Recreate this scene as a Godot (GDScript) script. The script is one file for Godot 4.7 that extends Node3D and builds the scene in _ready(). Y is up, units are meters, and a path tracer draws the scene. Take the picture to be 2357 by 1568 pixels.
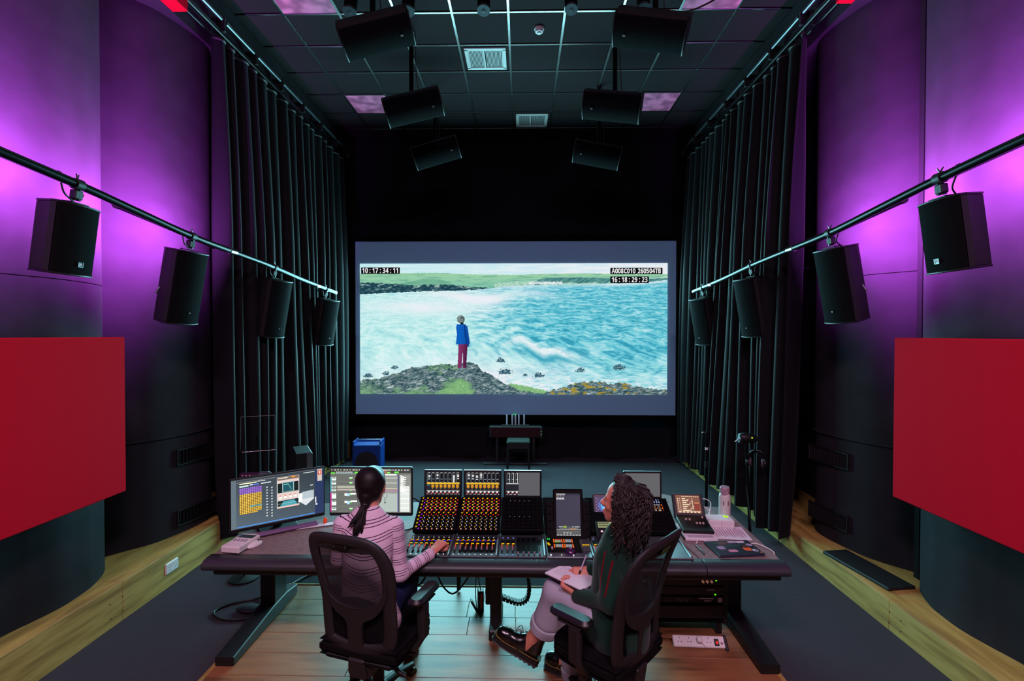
extends Node3D
# A film mixing stage: cinema screen, curtains, side wall bays with purple light, mixing desk and two people.

var M := {}
var taken := {}
var rng := RandomNumberGenerator.new()

func _ready() -> void:
	rng.seed = 11
	set_camera_and_light()
	make_materials()
	build_floor()
	build_walls()
	build_ceiling()
	build_screen()
	build_curtains()
	build_rails()
	build_ceiling_gear()
	build_red_panels()
	build_far_end()
	build_desk()
	build_console()
	build_monitors()
	build_right_wing()
	build_under_desk()
	build_stands()
	build_chairs()
	build_left_person()
	build_right_person()

func set_camera_and_light() -> void:
	var cam := Camera3D.new(); cam.name = "camera"
	add_child(cam)
	cam.fov = 68.46
	cam.near = 0.05
	cam.basis = Basis(Vector3.UP, 0.020142) * Basis(Vector3.RIGHT, -0.014057) * Basis(Vector3.BACK, 0.001068)
	cam.position = Vector3(0, 2.15, 0)
	cam.current = true
	var we := WorldEnvironment.new(); we.name = "environment"
	var e := Environment.new()
	e.background_mode = Environment.BG_COLOR
	e.background_color = Color(0, 0, 0)
	e.tonemap_mode = Environment.TONE_MAPPER_LINEAR
	e.tonemap_exposure = 1.0
	e.sdfgi_enabled = true; e.ssao_enabled = true; e.ssil_enabled = true
	we.environment = e
	add_child(we)
	# the projected picture's own light, as large as the picture
	area("screen_glow", Vector3(-0.157, 2.225, -8.36), Vector3(0, 2.0, 0), Vector2(5.15, 2.19), Color(0.60, 0.95, 1.0), 5.0)
	# unseen pinkish ceiling lights behind the camera, placed to light people and floor
	area("unseen_ceiling_light_a", Vector3(-1.3, 5.44, 1.3), Vector3(-1.3, 0.0, 0.6), Vector2(1.1, 0.55), Color(1.0, 0.80, 0.92), 34.0)
	area("unseen_ceiling_light_b", Vector3(1.0, 5.44, 1.3), Vector3(1.0, 0.0, 0.6), Vector2(1.1, 0.55), Color(1.0, 0.80, 0.92), 34.0)

func area(called: String, at: Vector3, to: Vector3, size: Vector2, col: Color, energy: float, up := Vector3.UP) -> void:
	var l := AreaLight3D.new(); l.name = called
	l.area_size = size
	l.area_normalize_energy = false
	l.light_color = col
	l.light_energy = energy
	l.shadow_enabled = true
	l.area_range = 25.0
	l.area_attenuation = 2.0
	add_child(l, true)
	l.look_at_from_position(at, to, up)

# ---------------------------------------------------------------- shapes
class Shape:
	var v := PackedVector3Array()
	var n := PackedVector3Array()
	var uv := PackedVector2Array()
	var ix := PackedInt32Array()
	var t := Transform3D.IDENTITY

	func at(o: Vector3, b := Basis.IDENTITY) -> Shape:
		t = Transform3D(b, o); return self

	func tri_ix(a: int, b: int, c: int) -> void:
		ix.append(a); ix.append(c); ix.append(b)

	# flat polygon, counter-clockwise seen from outside
	func face(p: Array, uvs := []) -> void:
		var q := []
		for x in p: q.append(t * (x as Vector3))
		var nn := Vector3.ZERO
		for i in q.size():
			nn += (q[i] as Vector3 - q[0]).cross((q[(i + 1) % q.size()] as Vector3) - q[0])
		nn = nn.normalized()
		var k := v.size()
		for i in q.size():
			v.append(q[i]); n.append(nn)
			uv.append(uvs[i] if uvs.size() else Vector2.ZERO)
		for i in range(1, q.size() - 1): tri_ix(k, k + i, k + i + 1)

	# smooth surface through rows of points: columns run counter-clockwise round the direction of the rows
	func grid(rows: Array, closed := true, uvs := []) -> void:
		var nr := rows.size(); var nc: int = rows[0].size()
		var k := v.size()
		for i in nr:
			for j in nc:
				var i0 := maxi(i - 1, 0); var i1 := mini(i + 1, nr - 1)
				var j0 := (j - 1 + nc) % nc if closed else maxi(j - 1, 0)
				var j1 := (j + 1) % nc if closed else mini(j + 1, nc - 1)
				var du: Vector3 = rows[i1][j] - rows[i0][j]
				var dv: Vector3 = rows[i][j1] - rows[i][j0]
				if dv.length() < 1e-7: dv = rows[i1][j1] - rows[i1][j0] + rows[i0][j1] - rows[i0][j0]
				v.append(t * (rows[i][j] as Vector3)); n.append((t.basis * dv.cross(du)).normalized())
				uv.append(uvs[i][j] if uvs.size() else Vector2(float(j) / (nc - 1), float(i) / (nr - 1)))
		for i in nr - 1:
			for j in (nc if closed else nc - 1):
				var a := k + i * nc + j; var b := k + i * nc + (j + 1) % nc
				tri_ix(a, b, b + nc); tri_ix(a, b + nc, a + nc)

	func box(c: Vector3, s: Vector3, bev := 0.0) -> Shape:
		var h := s * 0.5
		if bev <= 0.0:
			for ax in 3:
				for sg in [-1.0, 1.0]:
					var d := Vector3.ZERO; d[ax] = sg
					var a := Vector3.ZERO; a[(ax + 1) % 3] = 1.0
					var b := d.cross(a)
					face([c + (d - a - b) * h, c + (d + a - b) * h, c + (d + a + b) * h, c + (d - a + b) * h])
			return self
		bev = minf(bev, minf(h.x, minf(h.y, h.z)) * 0.98)
		var g := h - Vector3.ONE * bev
		for ax in 3:
			for sg in [-1.0, 1.0]:
				var d := Vector3.ZERO; d[ax] = sg * h[ax]
				var a := Vector3.ZERO; a[(ax + 1) % 3] = g[(ax + 1) % 3]
				var b := Vector3.ZERO; b[(ax + 2) % 3] = g[(ax + 2) % 3] * sg
				face([c + d - a - b, c + d + a - b, c + d + a + b, c + d - a + b])
		for ax in 3:
			var i1 := (ax + 1) % 3; var i2 := (ax + 2) % 3
			for s1 in [-1.0, 1.0]:
				for s2 in [-1.0, 1.0]:
					var p := Vector3.ZERO; p[i1] = s1 * h[i1]; p[i2] = s2 * g[i2]
					var q := Vector3.ZERO; q[i1] = s1 * g[i1]; q[i2] = s2 * h[i2]
					var l := Vector3.ZERO; l[ax] = g[ax]
					face(_order(c, [c + p - l, c + p + l, c + q + l, c + q - l]))
		for sx in [-1.0, 1.0]:
			for sy in [-1.0, 1.0]:
				for sz in [-1.0, 1.0]:
					var m := Vector3(sx, sy, sz)
					face(_order(c, [c + m * Vector3(h.x, g.y, g.z), c + m * Vector3(g.x, h.y, g.z), c + m * Vector3(g.x, g.y, h.z)]))
		return self

	func _order(c: Vector3, p: Array) -> Array:
		var nn = (p[1] as Vector3 - p[0]).cross(p[2] as Vector3 - p[0])
		var m := Vector3.ZERO
		for x in p: m += x
		if nn.dot(m / p.size() - c) < 0: p.reverse()
		return p

	# a tube through points; radius a number or one per point; flat squeezes it along the given direction
	func tube(pts: Array, r, sides := 8, closed := false, caps := true, flat := 1.0, hint := Vector3.UP) -> Shape:
		var rows := []
		var cnt := pts.size()
		var u := Vector3.ZERO
		for i in cnt:
			var p0: Vector3 = pts[(i - 1 + cnt) % cnt] if closed else pts[maxi(i - 1, 0)]
			var p1: Vector3 = pts[(i + 1) % cnt] if closed else pts[mini(i + 1, cnt - 1)]
			var tg := (p1 - p0).normalized()
			if u == Vector3.ZERO or flat != 1.0:
				u = hint - tg * hint.dot(tg)
				if u.length() < 0.05: u = tg.cross(Vector3.RIGHT) if absf(tg.x) < 0.9 else tg.cross(Vector3.UP)
			u = (u - tg * u.dot(tg)).normalized()
			var w := tg.cross(u)
			var rr: float = r[i] if r is Array or r is PackedFloat32Array else r
			var row := PackedVector3Array()
			for j in sides:
				var a := TAU * j / sides
				row.append((pts[i] as Vector3) + u * (cos(a) * rr * flat) + w * (sin(a) * rr))
			rows.append(row)
		if closed: rows.append(rows[0])
		grid(rows)
		if caps and not closed:
			var e: Array = Array(rows[rows.size() - 1]); face(e)
			var s: Array = Array(rows[0]); s.reverse(); face(s)
		return self

	# turned shape round y; profile (radius, height) from the bottom up
	func lathe(prof: Array, sides := 20, hard := true) -> Shape:
		var rows := []
		for p in prof:
			var row := PackedVector3Array()
			for j in sides:
				var a := TAU * j / sides
				row.append(Vector3(sin(a) * p.x, p.y, cos(a) * p.x))
			rows.append(row)
		if hard:
			for i in rows.size() - 1: grid([rows[i], rows[i + 1]])
		else: grid(rows)
		if prof[0].x > 1e-5:
			var s := Array(rows[0]); s.reverse(); face(s)
		if prof[-1].x > 1e-5: face(Array(rows[-1]))
		return self

	# polygon (counter-clockwise in x, y) pushed from z = 0 to z = d, edges chamfered by bev
	func prism(poly: Array, d: float, bev := 0.0) -> Shape:
		var cnt := poly.size()
		var rings := []
		var ins := []
		for i in cnt:
			var a: Vector2 = poly[(i - 1 + cnt) % cnt]; var b: Vector2 = poly[i]; var c: Vector2 = poly[(i + 1) % cnt]
			var n1 := (b - a).normalized().orthogonal(); var n2 := (c - b).normalized().orthogonal()
			var m := (n1 + n2).normalized()
			ins.append(b - m * bev / maxf(0.35, m.dot(n1)))
		var lev := [[ins, 0.0], [poly, bev], [poly, d - bev], [ins, d]] if bev > 0.0 else [[poly, 0.0], [poly, d]]
		for l in lev:
			var row := []
			for p in l[0]: row.append(Vector3(p.x, p.y, l[1]))
			rings.append(row)
		for i in rings.size() - 1:
			for j in cnt:
				var k := (j + 1) % cnt
				face([rings[i][j], rings[i][k], rings[i + 1][k], rings[i + 1][j]])
		var pk := PackedVector2Array()
		for p in lev[0][0]: pk.append(p)
		var tr := Geometry2D.triangulate_polygon(pk)
		if tr.is_empty():
			for k in cnt: pk[k] = poly[k]
			tr = Geometry2D.triangulate_polygon(pk)
		for i in range(0, tr.size(), 3):
			var a := pk[tr[i]]; var b := pk[tr[i + 1]]; var c := pk[tr[i + 2]]
			if (b - a).cross(c - a) < 0:
				var s := b; b = c; c = s
			face([Vector3(a.x, a.y, d), Vector3(b.x, b.y, d), Vector3(c.x, c.y, d)])
			face([Vector3(c.x, c.y, 0), Vector3(b.x, b.y, 0), Vector3(a.x, a.y, 0)])
		return self

	func ball(c: Vector3, r: Vector3, seg := 12) -> Shape:
		var rows := []
		for i in seg / 2 + 1:
			var th := PI * i / (seg / 2) - PI / 2
			var row := PackedVector3Array()
			for j in seg:
				var a := TAU * j / seg
				row.append(c + Vector3(sin(a) * cos(th), sin(th), cos(a) * cos(th)) * r)
			rows.append(row)
		grid(rows)
		return self

	# a flat picture, w wide and h high, facing +z, centred on c
	func card(c: Vector3, w: float, h: float) -> Shape:
		face([c + Vector3(-w / 2, -h / 2, 0), c + Vector3(w / 2, -h / 2, 0), c + Vector3(w / 2, h / 2, 0), c + Vector3(-w / 2, h / 2, 0)],
			[Vector2(0, 1), Vector2(1, 1), Vector2(1, 0), Vector2(0, 0)])
		return self

	func merge(o: Shape) -> void:
		var k := v.size()
		v.append_array(o.v); n.append_array(o.n); uv.append_array(o.uv)
		for i in o.ix: ix.append(i + k)

	func mesh() -> ArrayMesh:
		var a := []; a.resize(Mesh.ARRAY_MAX)
		a[Mesh.ARRAY_VERTEX] = v; a[Mesh.ARRAY_NORMAL] = n; a[Mesh.ARRAY_TEX_UV] = uv; a[Mesh.ARRAY_INDEX] = ix
		var m := ArrayMesh.new()
		if v.size(): m.add_surface_from_arrays(Mesh.PRIMITIVE_TRIANGLES, a)
		return m

static func rrect(w: float, h: float, r: float, seg := 5) -> Array:
	var p := []
	for c in [[1, 1, 0.0], [-1, 1, 0.5], [-1, -1, 1.0], [1, -1, 1.5]]:
		for i in seg + 1:
			var a: float = PI * (c[2] + 0.5 * i / seg)
			p.append(Vector2(c[0] * (w / 2 - r) + cos(a) * r, c[1] * (h / 2 - r) + sin(a) * r))
	return p

static func smooth(pts: Array, per := 6, closed := false) -> Array:
	var out := []
	var c := pts.size()
	for i in (c if closed else c - 1):
		var p0 = pts[(i - 1 + c) % c] if closed else pts[maxi(i - 1, 0)]
		var p1 = pts[i]; var p2 = pts[(i + 1) % c]
		var p3 = pts[(i + 2) % c] if closed else pts[mini(i + 2, c - 1)]
		for k in per:
			out.append(p1.cubic_interpolate(p2, p0, p3, float(k) / per))
	if not closed: out.append(pts[-1])
	return out

# ---------------------------------------------------------------- objects
func numbered(called: String) -> String:
	var k: int = taken.get(called, 0)
	taken[called] = k + 1
	return called if k == 0 else "%s_%03d" % [called, k]

func tag(o: Node3D, label: String, category: String, group := "") -> Node3D:
	o.set_meta("label", label); o.set_meta("category", category)
	if group != "": o.set_meta("group", group)
	return o

func thing(called: String, label: String, category: String, at := Vector3.ZERO, b := Basis.IDENTITY, group := "") -> Node3D:
	var o := Node3D.new(); o.name = numbered(called)
	o.transform = Transform3D(b, at)
	add_child(o, true)
	return tag(o, label, category, group)

func part(called: String, s, m: Material, parent: Node3D, at := Vector3.ZERO, b := Basis.IDENTITY, kind := "") -> MeshInstance3D:
	var o := MeshInstance3D.new(); o.name = called
	o.mesh = s.mesh() if s is Shape else s
	o.material_override = m
	o.transform = Transform3D(b, at)
	if kind != "": o.set_meta("kind", kind)
	parent.add_child(o, true)
	return o

func solo(called: String, s, m: Material, label: String, category: String, group := "", at := Vector3.ZERO, b := Basis.IDENTITY) -> MeshInstance3D:
	var o := part(numbered(called), s, m, self, at, b)
	tag(o, label, category, group)
	return o

func struct(called: String, s, m: Material) -> MeshInstance3D:
	return part(called, s, m, self, Vector3.ZERO, Basis.IDENTITY, "structure")

func struct_root(called: String) -> Node3D:
	var o := Node3D.new(); o.name = called; o.set_meta("kind", "structure")
	add_child(o, true); return o

func copy(o: Node3D, label: String, at: Vector3, b := Basis.IDENTITY) -> Node3D:
	var c: Node3D = o.duplicate(); var base := String(o.name)
	c.name = numbered(base)
	add_child(c, true)
	c.transform = Transform3D(b, at); c.set_meta("label", label)
	return c

static func yaw(deg: float) -> Basis: return Basis(Vector3.UP, deg_to_rad(deg))
static func pitch(deg: float) -> Basis: return Basis(Vector3.RIGHT, deg_to_rad(deg))
static func roll(deg: float) -> Basis: return Basis(Vector3.BACK, deg_to_rad(deg))
# axes of a thing whose front (+z) looks along f, its top near up
static func facing(f: Vector3, up := Vector3.UP) -> Basis:
	var z := f.normalized(); var x := up.cross(z).normalized()
	return Basis(x, z.cross(x), z)

func wire(pts: Array, r := 0.004, per := 7) -> Shape:
	return Shape.new().tube(smooth(pts, per), r, 6)

func text(s: String, h: float, m: Material, parent: Node3D, at: Vector3, b := Basis.IDENTITY, called := "lettering", bold := true) -> void:
	var tm := TextMesh.new()
	var f := SystemFont.new(); f.font_names = PackedStringArray(["Droid Sans"]); f.font_weight = 700 if bold else 400
	tm.font = f; tm.text = s; tm.font_size = 32; tm.pixel_size = h / 24.0; tm.depth = 0.0008; tm.curve_step = 2.0
	part(called, tm, m, parent, at, b)

# ---------------------------------------------------------------- materials
func mat(c: Color, rough := 0.7, metal := 0.0, spec := 0.5) -> StandardMaterial3D:
	var m := StandardMaterial3D.new()
	m.albedo_color = c; m.roughness = rough; m.metallic = metal; m.metallic_specular = spec
	return m

func lamp(c: Color, e: float) -> StandardMaterial3D:
	var m := mat(Color(0.02, 0.02, 0.02), 0.5)
	m.emission_enabled = true; m.emission = c; m.emission_energy_multiplier = e
	return m

func noise_tex(freq: float, ramp: Array, size := 256, seed_ := 1, octaves := 4, normal := false, strength := 4.0) -> NoiseTexture2D:
	var f := FastNoiseLite.new(); f.seed = seed_; f.frequency = freq; f.fractal_octaves = octaves
	f.noise_type = FastNoiseLite.TYPE_SIMPLEX_SMOOTH
	var t := NoiseTexture2D.new(); t.width = size; t.height = size; t.seamless = true; t.noise = f
	if normal:
		t.as_normal_map = true; t.bump_strength = strength
	elif ramp.size():
		var g := Gradient.new()
		var off := PackedFloat32Array(); var col := PackedColorArray()
		for r in ramp: off.append(r[0]); col.append(r[1])
		g.offsets = off; g.colors = col; t.color_ramp = g
	return t

func tri(m: StandardMaterial3D, tex: Texture2D, sc: Vector3, nrm: Texture2D = null, ns := 0.5, world := true) -> StandardMaterial3D:
	m.albedo_texture = tex; m.uv1_triplanar = true; m.uv1_world_triplanar = world; m.uv1_scale = sc
	if nrm: m.normal_enabled = true; m.normal_texture = nrm; m.normal_scale = ns
	return m

func screen_mat(im: Image, e: float, gloss := 0.35) -> StandardMaterial3D:
	var m := mat(Color(0.01, 0.01, 0.012), gloss)
	var t := ImageTexture.create_from_image(im)
	m.emission_enabled = true; m.emission = Color.WHITE; m.emission_texture = t; m.emission_energy_multiplier = e
	m.emission_operator = BaseMaterial3D.EMISSION_OP_MULTIPLY
	return m

func make_materials() -> void:
	var grain := noise_tex(0.02, [[0.0, Color(0.80, 0.80, 0.80)], [1.0, Color(1, 1, 1)]], 256, 3, 5)
	var fine := noise_tex(0.12, [], 256, 5, 3, true, 3.0)
	var nap := noise_tex(0.3, [[0.0, Color(0.55, 0.55, 0.55)], [1.0, Color(1, 1, 1)]], 256, 8, 3)
	var nap_n := noise_tex(0.3, [], 256, 9, 3, true, 8.0)
	M.wall = tri(mat(Color(0.165, 0.165, 0.18), 0.85, 0, 0.3), grain, Vector3(0.6, 0.6, 0.6))
	M.wall_dark = mat(Color(0.10, 0.10, 0.105), 0.95, 0, 0.2)
	M.wall_front = tri(mat(Color(0.12, 0.13, 0.145), 0.95, 0, 0.15), nap, Vector3(2, 2, 2))
	M.carpet = tri(mat(Color(0.335, 0.335, 0.36), 1.0, 0, 0.1), nap, Vector3(5, 5, 5), nap_n, 0.5)
	M.pine = tri(mat(Color(1.0, 1.0, 1.0), 0.6), noise_tex(0.018, [[0.0, Color(0.50, 0.40, 0.20)], [0.45, Color(0.66, 0.55, 0.27)], [0.75, Color(0.72, 0.62, 0.33)], [1.0, Color(0.60, 0.48, 0.24)]], 256, 21, 4), Vector3(1.6, 3.0, 0.25))
	M.planks = []
	for k in 4:
		var tx := noise_tex(0.012 + 0.003 * k, [[0.0, Color(0.30, 0.18, 0.10)], [0.3, Color(0.47, 0.31, 0.19)], [0.6, Color(0.57, 0.39, 0.25)], [1.0, Color(0.49, 0.33, 0.20)]], 256, 31 + k, 5)
		var m := tri(mat(Color(1, 1, 1), 0.43, 0, 0.5), tx, Vector3(0.22, 1.0, 1.5))
		m.uv1_offset = Vector3(0.3 * k, 0, 0.37 * k)
		M.planks.append(m)
	M.trim_wood = mat(Color(0.52, 0.40, 0.26), 0.5)
	M.tile = tri(mat(Color(0.225, 0.19, 0.20), 0.95, 0, 0.25), nap, Vector3(1.6, 1.6, 1.6))  # pinkish bounce light warmed into the tile colour
	M.grid_bar = mat(Color(0.74, 0.74, 0.74), 0.23, 1.0)
	M.diffuser = tri(mat(Color(0.98, 0.50, 0.68), 0.8), noise_tex(0.02, [[0.2, Color(0.72, 0.68, 0.72)], [0.7, Color(1, 1, 1)]], 256, 44, 2), Vector3(0.8, 0.8, 0.8))  # pink from the purple lamps painted into the panel colour
	M.black = mat(Color(0.055, 0.055, 0.058), 0.5)
	M.black_gloss = mat(Color(0.03, 0.03, 0.032), 0.22)
	M.black_matt = mat(Color(0.035, 0.035, 0.037), 0.9, 0, 0.2)
	M.black_metal = mat(Color(0.10, 0.10, 0.105), 0.3, 0.7)
	M.steel = mat(Color(0.62, 0.63, 0.65), 0.25, 1.0)
	M.aluminium = mat(Color(0.42, 0.45, 0.47), 0.32, 0.85)
	M.white = mat(Color(0.85, 0.84, 0.83), 0.45)
	M.paper = mat(Color(0.86, 0.84, 0.86), 0.8)
	M.red = tri(mat(Color(0.95, 0.0, 0.17), 0.9, 0, 0.2), nap, Vector3(6, 6, 6), nap_n, 0.08)
	M.curtain = mat(Color(0.032, 0.042, 0.055), 0.75, 0, 0.3)
	M.curtain.rim_enabled = true; M.curtain.rim = 0.45
	M.grille = tri(mat(Color(0.098, 0.102, 0.108), 0.85, 0, 0.12), nap, Vector3(9, 9, 9), nap_n, 0.5, false)
	M.cabinet = tri(mat(Color(0.17, 0.165, 0.17), 0.7, 0, 0.4), nap, Vector3(6, 6, 6), null, 0.5, false)
	M.blue = mat(Color(0.02, 0.21, 0.50), 0.4)
	M.desk = tri(mat(Color(0.55, 0.49, 0.475), 0.58, 0, 0.3), grain, Vector3(4, 4, 4))
	M.bumper = mat(Color(0.165, 0.18, 0.19), 0.45)
	M.panel_black = mat(Color(0.022, 0.022, 0.024), 0.6, 0, 0.25)
	M.fader_plate = mat(Color(0.22, 0.25, 0.26), 0.40, 0.3)
	M.plate_screen_lit = mat(Color(0.50, 0.54, 0.55), 0.30, 0.75)  # brighter copy of the fader plate, screen reflection put into its colour
	M.screen_spill_blue = mat(Color(0.53, 0.76, 0.88), 0.95, 0, 0.1)  # bluish projector spill painted into the fabric colour
	M.chair = tri(mat(Color(0.105, 0.10, 0.102), 0.6), nap, Vector3(5, 5, 5), null, 0.4, false)
	M.chair_soft = tri(mat(Color(0.085, 0.083, 0.087), 0.95, 0, 0.2), nap, Vector3(5, 5, 5), nap_n, 0.4, false)
	M.mesh_net = mat(Color(0.06, 0.05, 0.06), 0.9); M.mesh_net.transparency = BaseMaterial3D.TRANSPARENCY_ALPHA; M.mesh_net.albedo_color = Color(0.045, 0.038, 0.045, 0.80)
	M.skin = mat(Color(0.78, 0.50, 0.41), 0.5); M.skin.subsurf_scatter_enabled = true; M.skin.subsurf_scatter_strength = 0.15
	M.lips = mat(Color(0.66, 0.32, 0.30), 0.4)
	M.eye = mat(Color(0.85, 0.84, 0.82), 0.2)
	M.iris = mat(Color(0.12, 0.09, 0.07), 0.15)
	M.hair = mat(Color(0.055, 0.042, 0.038), 0.5, 0, 0.35); M.hair.rim_enabled = true; M.hair.rim = 0.3
	M.hair_brown = mat(Color(0.105, 0.068, 0.05), 0.6); M.hair_brown.rim_enabled = true; M.hair_brown.rim = 0.1
	M.denim_blue = tri(mat(Color(0.19, 0.24, 0.40), 0.9, 0, 0.2), nap, Vector3(18, 18, 18), nap_n, 0.2, false)
	M.denim_pale = tri(mat(Color(0.84, 0.85, 0.90), 0.9, 0, 0.2), nap, Vector3(18, 18, 18), nap_n, 0.2, false)
	M.leather = mat(Color(0.03, 0.03, 0.032), 0.22, 0, 0.6)
	M.sole = mat(Color(0.10, 0.085, 0.075), 0.6)
	M.stitch = mat(Color(0.6, 0.5, 0.2), 0.7)

# ---------------------------------------------------------------- room
const CEIL := 5.55
const BACK := -8.75
const NEAR := 2.2
const XL := -3.75
const XR := 3.45

func build_floor() -> void:
	var fl := struct_root("floor")
	part("carpet", Shape.new().box(Vector3((XL + XR) / 2, -0.06, (BACK + NEAR) / 2), Vector3(XR - XL + 0.4, 0.12, NEAR - BACK + 0.4)), M.carpet, fl)
	# low timber platform under the desk: boards run across, joints staggered
	var x0 := -1.96; var x1 := 1.60; var zb := -4.165
	var w := 0.2215
	part("platform_base", Shape.new().box(Vector3((x0 + x1) / 2, 0.004, (zb - 0.6) / 2), Vector3(x1 - x0 - 0.02, 0.008, -zb - 0.62)), M.trim_wood, fl)
	var ends := [[-0.3], [-0.415, -0.05], [-0.39, -0.045], [0.75], [-1.1], [0.45], [-0.7, 0.9], [0.1], [-1.2, 0.6], [-0.2], [0.8], [-0.9, 0.3], [0.2], [-0.5], [0.5]]
	var k := 0
	for r in 15:
		var z1 := zb + w * r
		var xs: Array = [x0] + ends[r] + [x1]
		for i in xs.size() - 1:
			var a: float = xs[i]; var b: float = xs[i + 1]
			var s := Shape.new().box(Vector3((a + b) / 2, 0.014, z1 + w / 2), Vector3(b - a - 0.003, 0.012, w - 0.003), 0.0015)
			part("plank", s, M.planks[(r * 3 + i * 2) % 4], fl)
			k += 1
	part("nosing", Shape.new().tube([Vector3(x0 - 0.012, 0.012, zb - 0.012), Vector3(x1 + 0.012, 0.012, zb - 0.012)], 0.016, 10), M.pine, fl)
	for x in [x0 - 0.012, x1 + 0.012]:
		part("nosing", Shape.new().box(Vector3(x, 0.012, (zb - 0.85) / 2), Vector3(0.03, 0.024, -zb - 0.85), 0.006), M.pine, fl)

func bay(pts: Array, y0: float, y1: float, deep: float) -> Shape:
	# convex wall bay: profile (x, z) pushed up, closed at the ends; thick behind
	var p := smooth(pts, 8)
	var s := Shape.new()
	var lo := PackedVector3Array(); var hi := PackedVector3Array()
	for q in p:
		lo.append(Vector3(q.x, y0, q.y)); hi.append(Vector3(q.x, y1, q.y))
	var r := [lo, hi] if (p[-1].y - p[0].y) * signf(deep) > 0 else [hi, lo]
	s.grid(r, false)
	var top := []
	for q in p: top.append(q)
	top.append(Vector2(p[-1].x + deep, p[-1].y)); top.append(Vector2(p[0].x + deep, p[0].y))
	var poly := []
	for q in top: poly.append(Vector2(q.x, -q.y))
	var area_ := 0.0
	for i in poly.size(): area_ += (poly[i] as Vector2).cross(poly[(i + 1) % poly.size()])
	if area_ < 0: poly.reverse()
	for y in [y0, y1 - 0.002]:
		var c := Shape.new().at(Vector3(0, y, 0), Basis(Vector3.RIGHT, -PI / 2)).prism(poly, 0.002)
		s.merge(c)
	return s

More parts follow.
